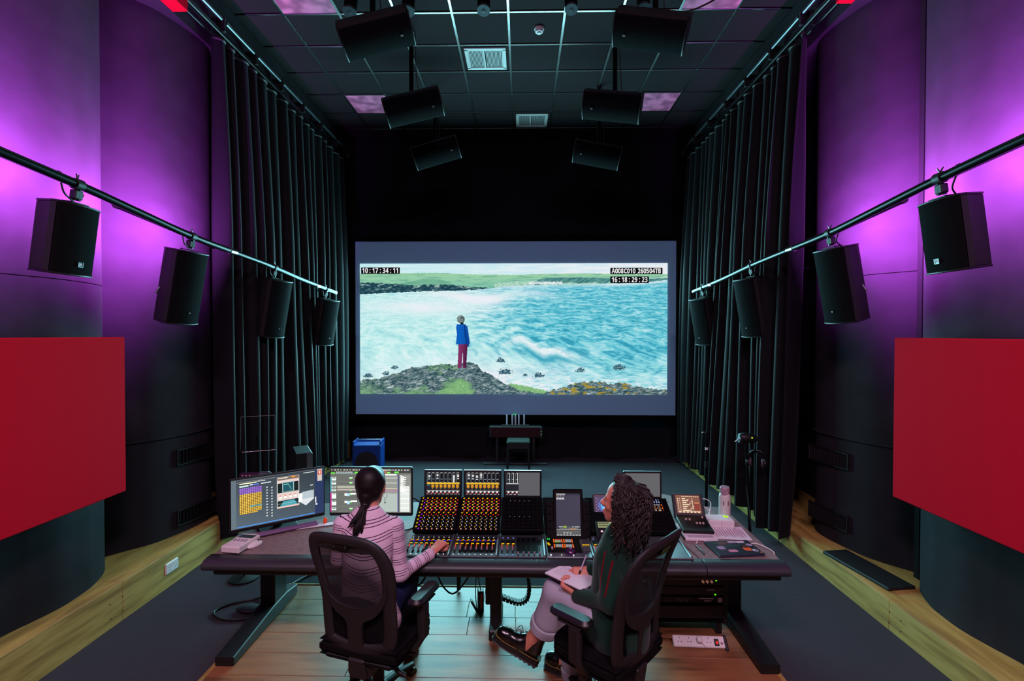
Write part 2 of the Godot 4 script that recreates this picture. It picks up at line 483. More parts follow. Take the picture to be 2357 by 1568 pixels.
func build_walls() -> void:
	# shell
	for side in [-1, 1]:
		var x := XL if side < 0 else XR
		var w := struct_root("wall_left" if side < 0 else "wall_right")
		part("panel", Shape.new().box(Vector3(x + side * 0.1, CEIL / 2, (BACK + NEAR) / 2), Vector3(0.2, CEIL + 0.4, NEAR - BACK + 0.4)), M.wall_dark, w)
		var sx := 1.0 if side < 0 else -1.0
		# bulkhead over the bays and curtain
		var bx := -3.092 if side < 0 else 2.832
		part("bulkhead", Shape.new().box(Vector3((x + bx) / 2, 5.3, (BACK + NEAR) / 2), Vector3(absf(x - bx), 0.62, NEAR - BACK)), M.wall, w)
		# curved bays
		var off := 0.0 if side < 0 else 0.245   # mirror about x = -0.13
		var nearbay := [Vector2(-3.62, -1.35), Vector2(-3.40, -1.9), Vector2(-3.26, -2.45), Vector2(-3.183, -2.966), Vector2(-3.146, -3.137), Vector2(-3.12, -3.306), Vector2(-3.133, -3.486), Vector2(-3.16, -3.61), Vector2(-3.245, -3.80), Vector2(-3.37, -3.95)]
		var farbay := [Vector2(-3.62, -3.90), Vector2(-3.465, -4.05), Vector2(-3.35, -4.19), Vector2(-3.235, -4.349), Vector2(-3.16, -4.58), Vector2(-3.118, -4.834), Vector2(-3.145, -5.0), Vector2(-3.25, -5.12), Vector2(-3.45, -5.22), Vector2(-3.66, -5.26)]
		for b in [nearbay, farbay]:
			var q := []
			for p in b: q.append(p if side < 0 else Vector2(-p.x - 0.25, p.y))
			var far: bool = b == farbay
			if far:
				if side < 0: part("curved_panel", bay(q, 1.215, 5.0, -0.1 * sx), M.wall, w)
				else:
					part("curved_panel", bay(q, 1.215, 2.655, -0.1 * sx), M.wall, w)
					part("curved_panel", bay(q, 2.659, 5.0, -0.1 * sx), M.wall, w)
				var lo := []
				for p in q: lo.append(Vector2(p.x - 0.012 * sx, p.y))
				part("lower_panel", bay(lo, 0.2, 1.20, -0.1 * sx), M.wall, w)
				var led := []
				for p in smooth(q, 4): led.append(Vector3(p.x + 0.004 * sx, 1.207, p.y))
				part("ledge", Shape.new().tube(led, 0.010, 6), M.wall, w)
			else:
				if side > 0: part("curved_panel", bay(q, 0.2, 5.0, -0.1 * sx), M.wall, w)
				else:
					part("curved_panel", bay(q, 2.515, 5.0, -0.1 * sx), M.wall, w)
					part("curved_panel", bay(q, 0.2, 2.511, -0.1 * sx), M.wall, w)
		# thin dark upright in the gap between the bays
		var gx := -3.36 if side < 0 else 3.12
		if side > 0: part("joint_strip", Shape.new().box(Vector3(gx - 0.05 * sx, 2.6, -4.0), Vector3(0.10, 4.8, 0.05)), M.wall_dark, w)
		# timber plinth: face board and top board
		var pl := struct_root("baseboard_left" if side < 0 else "baseboard_right")
		var fx := -2.985 if side < 0 else 2.665
		var ph := 0.29 if side < 0 else 0.215
		var cuts := [-8.6, -6.2, -3.66, -1.4, 1.0]
		for i in cuts.size() - 1:
			part("face_board", Shape.new().box(Vector3(fx - 0.009 * sx, ph / 2, (cuts[i] + cuts[i + 1]) / 2), Vector3(0.018, ph, cuts[i + 1] - cuts[i] - 0.002), 0.002), M.pine, pl)
			part("top_board", Shape.new().box(Vector3((fx + x) / 2 - 0.009 * sx, ph - 0.009, (cuts[i] + cuts[i + 1]) / 2), Vector3(absf(fx - x) - 0.018, 0.018, cuts[i + 1] - cuts[i] - 0.002), 0.002), M.pine, pl)
		var sc := Shape.new()
		for z in [-2.55, -2.6, -3.55, -3.66, -4.75, -5.0]:
			for y in [0.25, 0.62]:
				sc.box(Vector3(fx + 0.0005 * sx, ph * y, z + 0.01 * y), Vector3(0.002, 0.007, 0.008))
		part("screw_hole", sc, M.black_matt, pl, Vector3.ZERO, Basis.IDENTITY, "stuff")
		# white plinth socket on the left, grilles in the far bays
		for g in 2:
			var gy := 1.0 if g == 0 else 0.44
			gx = -3.128 if side < 0 else 2.878
			var gr := thing("wall_grille", "%s black slatted vent set in the curved wall bay, %s" % ["upper" if g == 0 else "lower", "left of the left monitor" if side < 0 else "behind the black slab"], "vent", Vector3(gx, gy, -4.74), facing(Vector3(sx, 0, 0.22)), "vents low in the wall bays")
			var fr := Shape.new()
			for d in [[0, 0.07, 0.44, 0.014], [0, -0.07, 0.44, 0.014], [0.22, 0, 0.014, 0.154], [-0.22, 0, 0.014, 0.154]]:
				fr.box(Vector3(d[0], d[1], 0.008), Vector3(d[2], d[3], 0.02), 0.003)
			part("frame", fr, M.black, gr)
			part("back_plate", Shape.new().box(Vector3(0, 0, -0.002), Vector3(0.43, 0.14, 0.006)), M.black_matt, gr)
			for i in 11:
				part("slat", Shape.new().at(Vector3(-0.19 + 0.038 * i, 0, 0.006), yaw(25)).box(Vector3.ZERO, Vector3(0.030, 0.126, 0.003)), M.wall_dark, gr)
	var so := thing("wall_socket", "white double power socket on the left timber plinth", "socket", Vector3(-2.983, 0.165, -4.18), facing(Vector3(1, 0, 0)))
	part("plate", Shape.new().at(Vector3.ZERO).prism(rrect(0.146, 0.086, 0.008), 0.009, 0.003), M.white, so)
	part("back_box", Shape.new().box(Vector3(0, 0, -0.002), Vector3(0.15, 0.09, 0.006), 0.002), M.white, so)
	for s in [-1, 1]:
		part("switch", Shape.new().box(Vector3(0.016 * s, 0.02, 0.010), Vector3(0.010, 0.016, 0.006), 0.002), M.white, so)
		var hl := Shape.new()
		for h in [[0.0, 0.006, 0.004, 0.009], [-0.011, -0.016, 0.008, 0.004], [0.011, -0.016, 0.008, 0.004]]:
			hl.box(Vector3(0.042 * s + h[0], h[1], 0.0092), Vector3(h[2], h[3], 0.001))
		part("socket_hole", hl, M.black_matt, so)
	var f := struct_root("wall_front")
	part("panel", Shape.new().box(Vector3((XL + XR) / 2, CEIL / 2, BACK - 0.1), Vector3(XR - XL + 0.4, CEIL + 0.4, 0.2)), M.wall_front, f)
	var sk := Shape.new()
	var rows := []
	for yy in [[0.62, 0.0], [0.3, 0.012], [0.08, 0.03], [0.0, 0.10]]:
		var row := PackedVector3Array()
		for i in 60:
			var x := -2.75 + 5.3 * i / 59.0
			row.append(Vector3(x, yy[0], BACK + 0.03 + yy[1] * (1.0 + 0.7 * sin(x * 5.0) + 0.4 * sin(x * 13.0))))
		rows.append(row)
	rows.reverse()
	sk.grid(rows, false)
	part("black_drape", sk, M.curtain, f)
	struct("wall_back", Shape.new().box(Vector3((XL + XR) / 2, CEIL / 2, NEAR + 0.1), Vector3(XR - XL + 0.4, CEIL + 0.4, 0.2)), M.wall)

func build_ceiling() -> void:
	var c := struct_root("ceiling")
	part("slab", Shape.new().box(Vector3((XL + XR) / 2, CEIL + 0.17, (BACK + NEAR) / 2), Vector3(XR - XL + 0.4, 0.2, NEAR - BACK + 0.4)), M.black_matt, c)
	var gx := -0.7505; var gz := -5.333
	for i in range(-4, 6):
		for j in range(-2, 6):
			var xa := maxf(gx + 0.6 * i, -3.09); var xb := minf(gx + 0.6 * (i + 1), 2.83)
			var za := maxf(gz - 0.6 * (j + 1), BACK); var zb := gz - 0.6 * j
			if xb - xa < 0.05: continue
			var cc := Vector3((xa + xb) / 2, CEIL + 0.012, (za + zb) / 2)
			var sz := Vector3(xb - xa - 0.026, 0.016, zb - za - 0.026)
			if (i == 0 and j == 1) or (i == 1 and j == 4):
				vent(Vector3(cc.x, CEIL, cc.z), j == 1)
				continue
			if (i == -3 or i == 4) and (j == -1 or j == 3):
				part("light_panel", Shape.new().box(cc - Vector3(0, 0.006, 0), sz, 0.003), M.diffuser, c).set_meta("label", "pale diffuser panel among dark tiles")
			else:
				part("ceiling_tile", Shape.new().box(cc, sz, 0.003), M.tile, c)
	part("ceiling_board", Shape.new().box(Vector3(-0.13, CEIL + 0.02, (-4.133 + NEAR) / 2), Vector3(5.66, 0.02, NEAR + 4.133)), M.tile, c)
	for i in range(-4, 7):
		var x := gx + 0.6 * i
		if x < -2.95 or x > 2.69: continue
		part("grid_bar", Shape.new().box(Vector3(x, CEIL - 0.002, (BACK - 4.0) / 2), Vector3(0.028, 0.012, -BACK - 4.0), 0.002), M.grid_bar, c)
	for j in range(-2, 6):
		part("grid_bar", Shape.new().box(Vector3(-0.13, CEIL - 0.0025, gz - 0.6 * j), Vector3(5.65, 0.011, 0.026), 0.002), M.grid_bar, c)
	# fittings for the unseen ceiling lights, out of view behind the camera
	for x in [-1.3, 1.0]:
		var l := thing("unseen_ceiling_light", "unseen ceiling light panel behind the camera, placed to light people and floor, on the %s" % ("left" if x < 0 else "right"), "light", Vector3(x, CEIL, 1.3), Basis.IDENTITY)
		part("tray", Shape.new().box(Vector3(0, -0.02, 0), Vector3(1.2, 0.05, 0.65), 0.01), M.white, l)
		part("diffuser", Shape.new().box(Vector3(0, -0.052, 0), Vector3(1.1, 0.015, 0.55), 0.004), lamp(Color(1.0, 0.84, 0.92), 0.8), l)

func vent(at: Vector3, near: bool) -> void:
	var v := thing("ceiling_vent", "white slatted ceiling vent %s" % ("nearer the camera, left of the smoke detector" if near else "farther away, near the screen wall"), "vent", at, Basis.IDENTITY, "ceiling vents")
	part("back_tile", Shape.new().box(Vector3(0, 0.014, 0), Vector3(0.574, 0.016, 0.574), 0.003), M.tile, v)
	var fr := Shape.new()
	for d in [[0, 0.215, 0.50, 0.055], [0, -0.215, 0.50, 0.055], [0.2275, 0, 0.045, 0.43], [-0.2275, 0, 0.045, 0.43]]:
		fr.box(Vector3(d[0], -0.004, d[1]), Vector3(d[2], 0.018, d[3]), 0.005)
	part("frame", fr, M.white, v)
	part("centre_bar", Shape.new().box(Vector3(-0.02, -0.004, 0), Vector3(0.022, 0.014, 0.40), 0.003), M.white, v)
	part("duct", Shape.new().box(Vector3(0, 0.004, 0), Vector3(0.42, 0.004, 0.38)), M.black_matt, v)
	for i in 26:
		if i == 12: continue
		part("slat", Shape.new().at(Vector3(-0.20 + 0.016 * i, -0.002, 0), roll(35)).box(Vector3.ZERO, Vector3(0.009, 0.002, 0.385)), M.white, v)

# ---------------------------------------------------------------- projected picture
func lerp_pts(p: Array, x: float) -> float:
	if x <= p[0][0]: return p[0][1]
	for i in p.size() - 1:
		if x < p[i + 1][0]:
			return lerpf(p[i][1], p[i + 1][1], (x - p[i][0]) / (p[i + 1][0] - p[i][0]))
	return p[-1][1]

func sea_picture() -> Image:
	var w := 1060; var h := 452
	var im := Image.create(w, h, false, Image.FORMAT_RGB8)
	var n := FastNoiseLite.new(); n.seed = 4; n.frequency = 1.0; n.fractal_octaves = 4
	var n1 := FastNoiseLite.new(); n1.seed = 9; n1.frequency = 1.0; n1.fractal_octaves = 2
	var ce := FastNoiseLite.new(); ce.seed = 14; ce.frequency = 1.0; ce.noise_type = FastNoiseLite.TYPE_CELLULAR; ce.fractal_octaves = 2
	ce.cellular_return_type = FastNoiseLite.RETURN_DISTANCE2_SUB
	# outlines in units of the picture's width (x 0..1) and height (y 0..1)
	var hill := [[0, .078], [.08, .07], [.17, .072], [.26, .070], [.36, .082], [.5, .086], [.6, .080], [.72, .076], [.85, .080], [1, .082]]
	var shore := [[0, .235], [.1, .222], [.2, .213], [.33, .205], [.42, .192], [.47, .175], [.56, .165], [.62, .165], [.75, .158], [.88, .150], [.93, .142], [1, .128]]
	var cliff_l := [[0, .142], [.06, .147], [.13, .158], [.18, .168], [.22, .160], [.27, .158], [.31, .165], [.36, .176], [.42, .187], [.43, .25]]
	var hump := [[.10, .16], [.17, .135], [.21, .116], [.26, .118], [.29, .14], [.31, .165]]
	var cliff_r := [[.55, .16], [.6, .110], [.66, .106], [.74, .109], [.82, .112], [.9, .120], [1, .112]]
	var rock := [[0, .9], [.03, .885], [.06, .88], [.10, .855], [.14, .82], [.17, .79], [.22, .778], [.27, .768], [.30, .775], [.33, .765], [.355, .755], [.385, .775], [.40, .82], [.43, .85], [.46, .90], [.49, .93], [.52, .97], [.60, 1.0]]
	var grass2 := [[.46, .96], [.49, .915], [.55, .94], [.60, .965], [.63, 1.0], [1, 1.1]]
	var rock_r := [[.58, 1.02], [.62, .975], [.68, .93], [.72, .905], [.77, .90], [.82, .915], [.86, .905], [.90, .935], [1, .965]]
	var crest := [[.43, .70], [.48, .62], [.52, .585], [.545, .61], [.57, .65], [.60, .69], [.64, .68], [.70, .72], [.76, .75]]
	for y in h:
		var v := float(y) / h
		for x in w:
			var u := float(x) / w
			var c: Color
			var hy := lerp_pts(hill, u) + 0.003 * n.get_noise_2d(u * 60, 3)
			var sh := lerp_pts(shore, u) + 0.006 * n.get_noise_2d(u * 50, 9)
			var tex := n.get_noise_2d(u * 90, v * 70)
			if v < hy:
				var cl := clampf(0.5 + 0.9 * n1.get_noise_2d(u * 9, v * 40), 0, 1)
				c = Color(.80, .97, .97).lerp(Color(.97, .97, .99), clampf(u * 0.9 + 0.25 * cl, 0, 1)).lerp(Color(.70, .90, .98), 0.35 * (1 - cl))
			elif v < sh:
				var d := (v - hy) / maxf(sh - hy, 0.01)
				c = Color(.64, .85, .68).lerp(Color(.52, .80, .70), d + 0.25 * tex)
				var band := n1.get_noise_2d(u * 12, v * 70)
				c = c.lerp(Color(.38, .64, .58), clampf(band * 1.3 - 0.1, 0, 0.6))
				if u < .31 and u > .10 and v > lerp_pts(hump, u): c = c.lerp(Color(.40, .66, .54), 0.55)
				var cy := lerp_pts(cliff_l, u) + 0.008 * n.get_noise_2d(u * 60, 2)
				if u < .43 and v > cy:
					var k := clampf(0.35 + 1.1 * n.get_noise_2d(u * 55, v * 60) + 0.9 * n1.get_noise_2d(u * 30 + v * 20, v * 20), 0, 1)
					c = Color(.10, .26, .32).lerp(Color(.62, .74, .70), k * k * clampf(1.2 - (v - cy) * 12.0, 0.25, 1.0))
				var ry := lerp_pts(cliff_r, u)
				if u > .57 and v > ry and v < ry + .038 + 0.012 * n.get_noise_2d(u * 30, 8):
					c = Color(.24, .48, .50).lerp(Color(.42, .66, .62), clampf(0.5 + 1.2 * n.get_noise_2d(u * 70 + v * 40, v * 20), 0, 1))
				elif u > .44 and v > sh - .03 - 0.01 * n1.get_noise_2d(u * 40, 1): c = c.lerp(Color(.86, .92, .88), clampf(0.5 + tex, 0, 0.8))
				if u > .55 and u < .66: c = c.lerp(Color(.97, .97, 1), clampf(1.2 - absf(v - .148) * 90 + tex, 0, 0.95))
			else:
				# open water: teal to the right, pale and washed out to the left, foam along the shore
				var far := clampf((v - 0.13) / 0.87, 0, 1)
				var wob := n1.get_noise_2d(u * 11, v * 9)
				var s1 := n.get_noise_2d(u * lerpf(52, 20, far), v * lerpf(260, 75, far) + 1.2 * wob)
				var s2 := n1.get_noise_2d(u * lerpf(16, 7, far), v * lerpf(70, 26, far) + 0.5 * wob)
				var big := n1.get_noise_2d(u * 4.5 + 7, v * 9)
				var teal := smoothstep(0.28, 0.72, u + 0.12 * big + 0.10 * s2) * (1.0 - 0.55 * smoothstep(0.55, 0.85, v))
				teal = clampf(teal + 0.25 * smoothstep(.3, .55, u) * (1 - far), 0, 1)
				c = Color(.78, .965, .96).lerp(Color(.40, .80, .87), teal)
				c = c.lerp(Color(.14, .58, .70), clampf((s1 * 0.9 + s2 * 0.7) * (0.25 + 1.15 * teal), 0, 0.75))
				c = c.lerp(Color(.93, 1, 1), clampf(-(s1 * 0.8 + s2 * 0.8) * (1.1 - 0.3 * teal), 0, 0.7))
				var foam := exp(-pow((v - .25 - 0.02 * sin(u * 20)) / .04, 2)) * clampf(1.2 - absf(u - .42) * 4.0, 0, 1)
				foam += exp(-pow((v - .335) / .06, 2)) * clampf(1.1 - absf(u - .24) * 3.6, 0, 1) * 0.9
				foam += exp(-pow((v - sh) / .02, 2)) * clampf((u - .3) * 4.0, 0, 1) * 0.8
				foam += smoothstep(.60, .85, v) * clampf(1.0 - absf(u - .36) * 2.2, 0, 1) * 0.8
				foam += smoothstep(.80, .95, v) * clampf(0.45 + 1.6 * n.get_noise_2d(u * 26, v * 40), 0, 1)
				c = c.lerp(Color(.97, .975, 1), clampf(foam * (0.85 + 0.5 * big + 0.4 * s2), 0, 0.93))
				if u > .62 and v < .6:
					c = c.lerp(Color(.98, 1, 1), clampf(n.get_noise_2d(u * 170, v * 190) * 2.4 - 0.65 - (1 - u), 0, 0.8))
				if u > .43 and u < .76:
					var d := v - lerp_pts(crest, u) - 0.015 * s2
					var edge := smoothstep(0, 1, minf((u - .43) * 9, (.76 - u) * 9))
					c = c.lerp(Color(.98, .99, 1), edge * exp(-pow((d + 0.012) / 0.034, 2)) * (0.85 + 0.4 * tex))
					c = c.lerp(Color(.20, .64, .75), edge * 0.8 * smoothstep(.49, .57, u) * exp(-pow((d - 0.045) / 0.022, 2)))
				for q in [[.113, .797, .013], [.46, .742, .016], [.475, .835, .024], [.585, .858, .018], [.845, .797, .022], [.085, .845, .014], [.025, .862, .016], [.54, .85, .009], [.72, .815, .016]]:
					var dd := Vector2(u - q[0], (v - q[1]) * 0.62)
					if dd.y < 0.007 + 0.006 * tex and dd.length() < q[2] * (0.8 + 0.7 * n.get_noise_2d(u * 130, v * 60)):
						c = Color(.16, .34, .42).lerp(Color(.66, .76, .76), clampf(tex * 1.6 + 0.1, 0, 0.8))
			var rk := lerp_pts(rock, u) + 0.016 * n.get_noise_2d(u * 60, 1)
			var gr := v > lerp_pts(grass2, u) + 0.01 * tex and u > .46 and u < .62
			var rr := v > lerp_pts(rock_r, u) + 0.018 * n.get_noise_2d(u * 50, 5) and u > .585
			if v > rk or rr:
				var tilt := u * 0.5 + v
				var f1 := ce.get_noise_2d(u * 34 + tilt * 6, tilt * 44)
				var f2 := ce.get_noise_2d(u * 80, tilt * 90)
				var k := clampf(1.24 + 0.85 * f1 + 0.35 * f2 + 0.40 * tex + 0.3 * n1.get_noise_2d(u * 20, v * 22), 0, 1)
				c = Color(.14, .27, .31).lerp(Color(.80, .85, .84), k)
				var gm := 0.0
				if not rr:
					gm = clampf((v - rk) * 7.0 - 0.95 + 1.9 * n1.get_noise_2d(u * 9, v * 8) + 0.4 * tex - (1.2 if u > .385 else 0.0), 0, 1)
					if u < .09: gm = clampf(gm + (v - rk) * 90 * (.09 - u) + tex * 0.5, 0, 1)
					if v - rk < 0.04 and absf(u - .27) < .05: gm = clampf(0.4 + 2.0 * tex, 0, 0.8)
				c = c.lerp(Color(.60, .80, .54).lerp(Color(.44, .66, .44), clampf(0.5 + tex, 0, 1)), gm)
				if rr: c = c.lerp(Color(.74, .60, .16), clampf(n1.get_noise_2d(u * 24, v * 24) * 2.6 - 0.4, 0, 0.8) * (1.0 if u < .9 else 0.2))
			elif gr:
				c = Color(.62, .82, .56).lerp(Color(.46, .68, .46), clampf(0.5 + tex, 0, 1))
			im.set_pixel(x, y, c)
	# walker on the rocks, seen from behind, looking out and up
	var hw := [[.412, .015], [.42, .019], [.44, .017], [.455, .014]]
	for y in range(int(h * .385), int(h * .80)):
		var v := float(y) / h
		for x in range(int(w * .31), int(w * .365)):
			var u := float(x) / w
			var c := Color(0, 0, 0, 0)
			var d := Vector2((u - .3300) * 2.335, v - .425)
			if d.length() < .030 + 0.002 * n.get_noise_2d(u * 100, v * 100):
				c = Color(.62, .68, .66).lerp(Color(.20, .27, .30), clampf(0.4 + 0.7 * n.get_noise_2d(u * 120, v * 60) + d.x * 10.0, 0, 1))
			if v > .45 and v < .475 and absf(u - .334) < .0055: c = Color(.10, .12, .16)
			var jl := lerp_pts([[.465, .3165], [.49, .315], [.54, .3175], [.60, .3150], [.615, .3145]], v)
			var jr := lerp_pts([[.465, .345], [.48, .352], [.54, .3560], [.60, .3595], [.63, .3560]], v)
			if v > .463 and v < .617 + (0.016 if u > .347 else 0.0) and u > jl and u < jr:
				c = Color(.02, .38, .76).lerp(Color(.01, .22, .55), clampf((u - .334) * 30 + 0.5 * n.get_noise_2d(u * 160, v * 40), 0, 1))
				if absf(u - lerp_pts([[.47, .342], [.56, .345], [.62, .350]], v)) < .0012: c = Color(.01, .16, .42)
			if v > .617 and v < .797:
				var l := lerp_pts([[.617, .3225], [.70, .3215], [.797, .3195]], v); var r := lerp_pts([[.617, .3525], [.70, .3500], [.78, .3480], [.797, .3495]], v)
				var gap := absf(u - lerp_pts([[.64, .337], [.797, .3345]], v)) < lerp_pts([[.66, .0], [.70, .0008], [.78, .0022]], v)
				if u > l and u < r and not gap:
					c = Color(.52, .20, .40).lerp(Color(.32, .10, .27), clampf((u - l) / (r - l) * 1.6 - 0.5 + 0.4 * n.get_noise_2d(u * 200, v * 50), 0, 1))
			if c.a > 0: im.set_pixel(x, y, c)
	return im

func build_screen() -> void:
	var s := thing("projection_screen", "wide grey cinema screen showing a bright film still of a person by the sea", "screen", Vector3(-0.125, 2.24, -8.40))
	var fr := Shape.new()
	var W := 5.375; var H := 2.915
	for d in [[0, H / 2 + 0.05, W + 0.2, 0.1], [0, -H / 2 - 0.05, W + 0.2, 0.1], [W / 2 + 0.05, 0, 0.1, H], [-W / 2 - 0.05, 0, 0.1, H]]:
		fr.box(Vector3(d[0], d[1], 0.0), Vector3(d[2], d[3], 0.06), 0.01)
	part("frame", fr, M.black_matt, s)
	for s_ in [[-2.2, 1.2], [2.2, 1.2], [-2.2, -1.2], [2.2, -1.2]]:
		part("wall_bracket", Shape.new().box(Vector3(s_[0], s_[1], -0.185), Vector3(0.08, 0.08, 0.33), 0.006), M.black_matt, s)
	var sc := part("screen_fabric", Shape.new().box(Vector3(0, 0, -0.015), Vector3(W, H, 0.02)), M.screen_spill_blue, s)
	var pic := sea_picture()
	var pm := screen_mat(pic, 0.92, 0.95)
	part("projected_picture", Shape.new().card(Vector3(-0.032, -0.015, 0.006), 5.152, 2.196), pm, sc)
	var W_ := lamp(Color(1, 1, 1), 0.85); var tcb := mat(Color(0.06, 0.07, 0.11), 0.9)
	for t in [["10 : 17 : 34 : 11", -2.258, 0.965, 0.655, 0.108], ["A008C010_260504TB", 2.026, 0.952, 0.865, 0.108], ["16 : 18 : 29 : 23", 1.914, 0.808, 0.64, 0.108]]:
		var b := part("timecode_box", Shape.new().card(Vector3(t[1], t[2], 0.010), t[3], t[4]), tcb, sc)
		var tm := TextMesh.new()
		var f := SystemFont.new(); f.font_names = PackedStringArray(["Droid Sans"]); f.font_weight = 700
		tm.font = f; tm.text = t[0]; tm.font_size = 32; tm.depth = 0.001; tm.curve_step = 2.0
		tm.pixel_size = 0.0038
		if t[0].begins_with("A"): tm.pixel_size = 0.0036
		var wd := tm.get_aabb().size.x
		part("timecode_text", tm, W_, sc, Vector3(t[1], t[2], 0.012), Basis.IDENTITY.scaled(Vector3((t[3] - 0.05) / maxf(wd, 0.01), 0.95, 1)))
	part("status_light", Shape.new().box(Vector3(-0.0, -H / 2 + 0.012, 0.02), Vector3(0.05, 0.012, 0.01)), lamp(Color(0.1, 0.9, 0.3), 0.8), s)

# ---------------------------------------------------------------- curtains and their tracks
func build_curtains() -> void:
	for side in [-1, 1]:
		var left: bool = side < 0
		var r := RandomNumberGenerator.new(); r.seed = 5 if left else 17
		var cu := thing("curtain", "long black velvet curtain in deep folds %s" % ("on the left wall, behind the left loudspeaker rail" if left else "on the right wall, behind the right loudspeaker rail"), "curtain", Vector3.ZERO, Basis.IDENTITY, "black side curtains")
		var folds := [-8.32]
		while folds[-1] < -4.86: folds.append(folds[-1] + r.randf_range(0.055, 0.15))
		var amp := []
		for i in folds.size(): amp.append(r.randf_range(0.045, 0.12) * (1 if i % 2 else -1))
		var zs := []; var ds := []
		for i in folds.size() - 1:
			for k in 7:
				var f := k / 7.0
				zs.append(lerpf(folds[i], folds[i + 1], f))
				ds.append(lerpf(amp[i], amp[i + 1], smoothstep(0.0, 1.0, 0.5 - 0.5 * cos(PI * f))))
		var rows := []
		for lev in 9:
			var q := lev / 8.0
			var row := PackedVector3Array()
			for i in zs.size():
				var z: float = zs[i]
				var top_x := (-2.97 if left else 2.72)
				var bot_x := (-2.895 if left else 2.57)
				var sw := 0.035 * sin(z * 2.1 + q * 2.3) * q + 0.02 * sin(z * 5.0 - q * 4.0) * q
				var x: float = lerpf(top_x, bot_x, q) + (ds[i] * (0.45 + 0.55 * minf(1, q * 3)) + sw) * (1 if left else -1)
				if q > 0.9: x = minf(x, 2.655) if not left else maxf(x, -2.975)
				var yb: float = 0.16 + 0.05 * sin(z * 1.7) + 0.03 * sin(z * 11.0)
				var y := lerpf(5.04, yb, q)
				row.append(Vector3(x, y, z + 0.05 * q * sin(z * 3.0)))
			rows.append(row)
		if not left: rows.reverse()
		var sh := Shape.new(); sh.grid(rows, false)
		rows.reverse()
		var back := []
		for row in rows:
			var b := PackedVector3Array()
			for p in row: b.append(p + Vector3(0.006 if not left else -0.006, 0, 0))
			back.append(b)
		sh.grid(back, false)
		part("cloth", sh, M.curtain, cu)
		var hd := []
		for i in zs.size():
			hd.append(Vector3((-2.97 if left else 2.72) + ds[i] * 0.45 * (1 if left else -1), 5.02, zs[i]))
		part("heading_tape", Shape.new().tube(hd, 0.018, 6), M.black, cu)
		var tr := thing("curtain_track", "black curtain track with bright pipe lengths along the %s ceiling edge" % ("left" if left else "right"), "track", Vector3(-2.99 if left else 2.73, 5.12, 0), Basis.IDENTITY, "curtain tracks")
		part("rail", Shape.new().box(Vector3(0, 0, -5.2), Vector3(0.05, 0.05, 7.0), 0.008), M.black_metal, tr)
		part("lower_rail", Shape.new().box(Vector3(0.05 * side, -0.05, -5.2), Vector3(0.02, 0.02, 7.0), 0.005), M.black_metal, tr)
		for k in 11:
			part("pipe", Shape.new().tube([Vector3(-0.03 * side, 0.12, -8.5 + 0.6 * k), Vector3(-0.03 * side, 0.12, -7.98 + 0.6 * k)], 0.021, 10), M.aluminium, tr)
			part("bracket", Shape.new().box(Vector3(0.02 * side, 0.08, -8.54 + 0.6 * k), Vector3(0.14, 0.14, 0.03), 0.004), M.black, tr)
		for k in 26:
			part("runner", Shape.new().box(Vector3(0, -0.045, -8.55 + 0.15 * k), Vector3(0.012, 0.05, 0.02), 0.004), M.black_metal, tr)

# ---------------------------------------------------------------- loudspeakers
# front +z, long axis y, centre at the origin
func speaker_parts(o: Node3D, L: float, w: float, d: float, badge: float, upright_badge: bool) -> void:
	var b := Basis(Vector3.RIGHT, Vector3(0, 0, -1), Vector3.UP)
	var arc := []
	for i in 11:
		var x := -w / 2 + w * i / 10.0
		arc.append(Vector2(x, -(d / 2 - 0.045 + 0.045 * (1 - pow(2 * x / w, 2)))))
	var poly := [Vector2(w * 0.27, d / 2), Vector2(-w * 0.27, d / 2), Vector2(-w / 2, -d * 0.12), Vector2(-w / 2, -d / 2 + 0.05), Vector2(w / 2, -d / 2 + 0.05), Vector2(w / 2, -d * 0.12)]
	part("cabinet", Shape.new().at(Vector3(0, -L / 2 + 0.012, 0), b).prism(poly, L - 0.024, 0.004), M.cabinet, o)
	var lo := PackedVector3Array(); var hi := PackedVector3Array()
	for i in range(-1, 22):
		var x: float = clampf(-w / 2 + w * i / 20.0, -w / 2, w / 2)
		var z := d / 2 - 0.045 + 0.045 * (1 - pow(2 * x / w, 2))
		if i < 0 or i > 20: z = d / 2 - 0.055
		lo.append(Vector3(x, -L / 2 + 0.010, z)); hi.append(Vector3(x, L / 2 - 0.010, z))
	var gr := Shape.new(); gr.grid([lo, hi], false)
	part("grille", gr, M.grille, o)
	var cp := [Vector2(w * 0.28, d / 2 + 0.002), Vector2(-w * 0.28, d / 2 + 0.002), Vector2(-w / 2 - 0.003, -d * 0.12)]
	for i in 11: cp.append((arc[i] as Vector2) * 1.015 + Vector2(0, -0.004))
	cp.append(Vector2(w / 2 + 0.003, -d * 0.12))
	for y in [-L / 2, L / 2 - 0.012]:
		part("end_plate", Shape.new().at(Vector3(0, y, 0), b).prism(cp, 0.012, 0.003), M.black, o)
	# square maker's badge: open-topped frame with small white lettering
	var bz := d / 2 + 0.003
	var bb := Basis.IDENTITY if upright_badge else roll(90)
	var by := Vector3(0, -L * 0.33, bz)
	var bs := Shape.new().at(by, bb)
	bs.box(Vector3(0, 0, -0.002), Vector3(badge, badge * 0.9, 0.004), 0.001)
	part("badge_plate", bs, M.black_gloss, o)
	var fs := Shape.new().at(by, bb)
	for q in [[0, -0.42, 1.0, 0.09], [-0.46, 0.0, 0.09, 0.9], [0.46, 0.0, 0.09, 0.9]]:
		fs.box(Vector3(q[0] * badge, q[1] * badge, 0.001), Vector3(q[2] * badge, q[3] * badge, 0.003))
	part("badge_frame", fs, M.aluminium, o)
	text("JBL", badge * 0.42, M.white, o, by + Vector3(0, 0, 0.0015), bb, "badge_lettering")

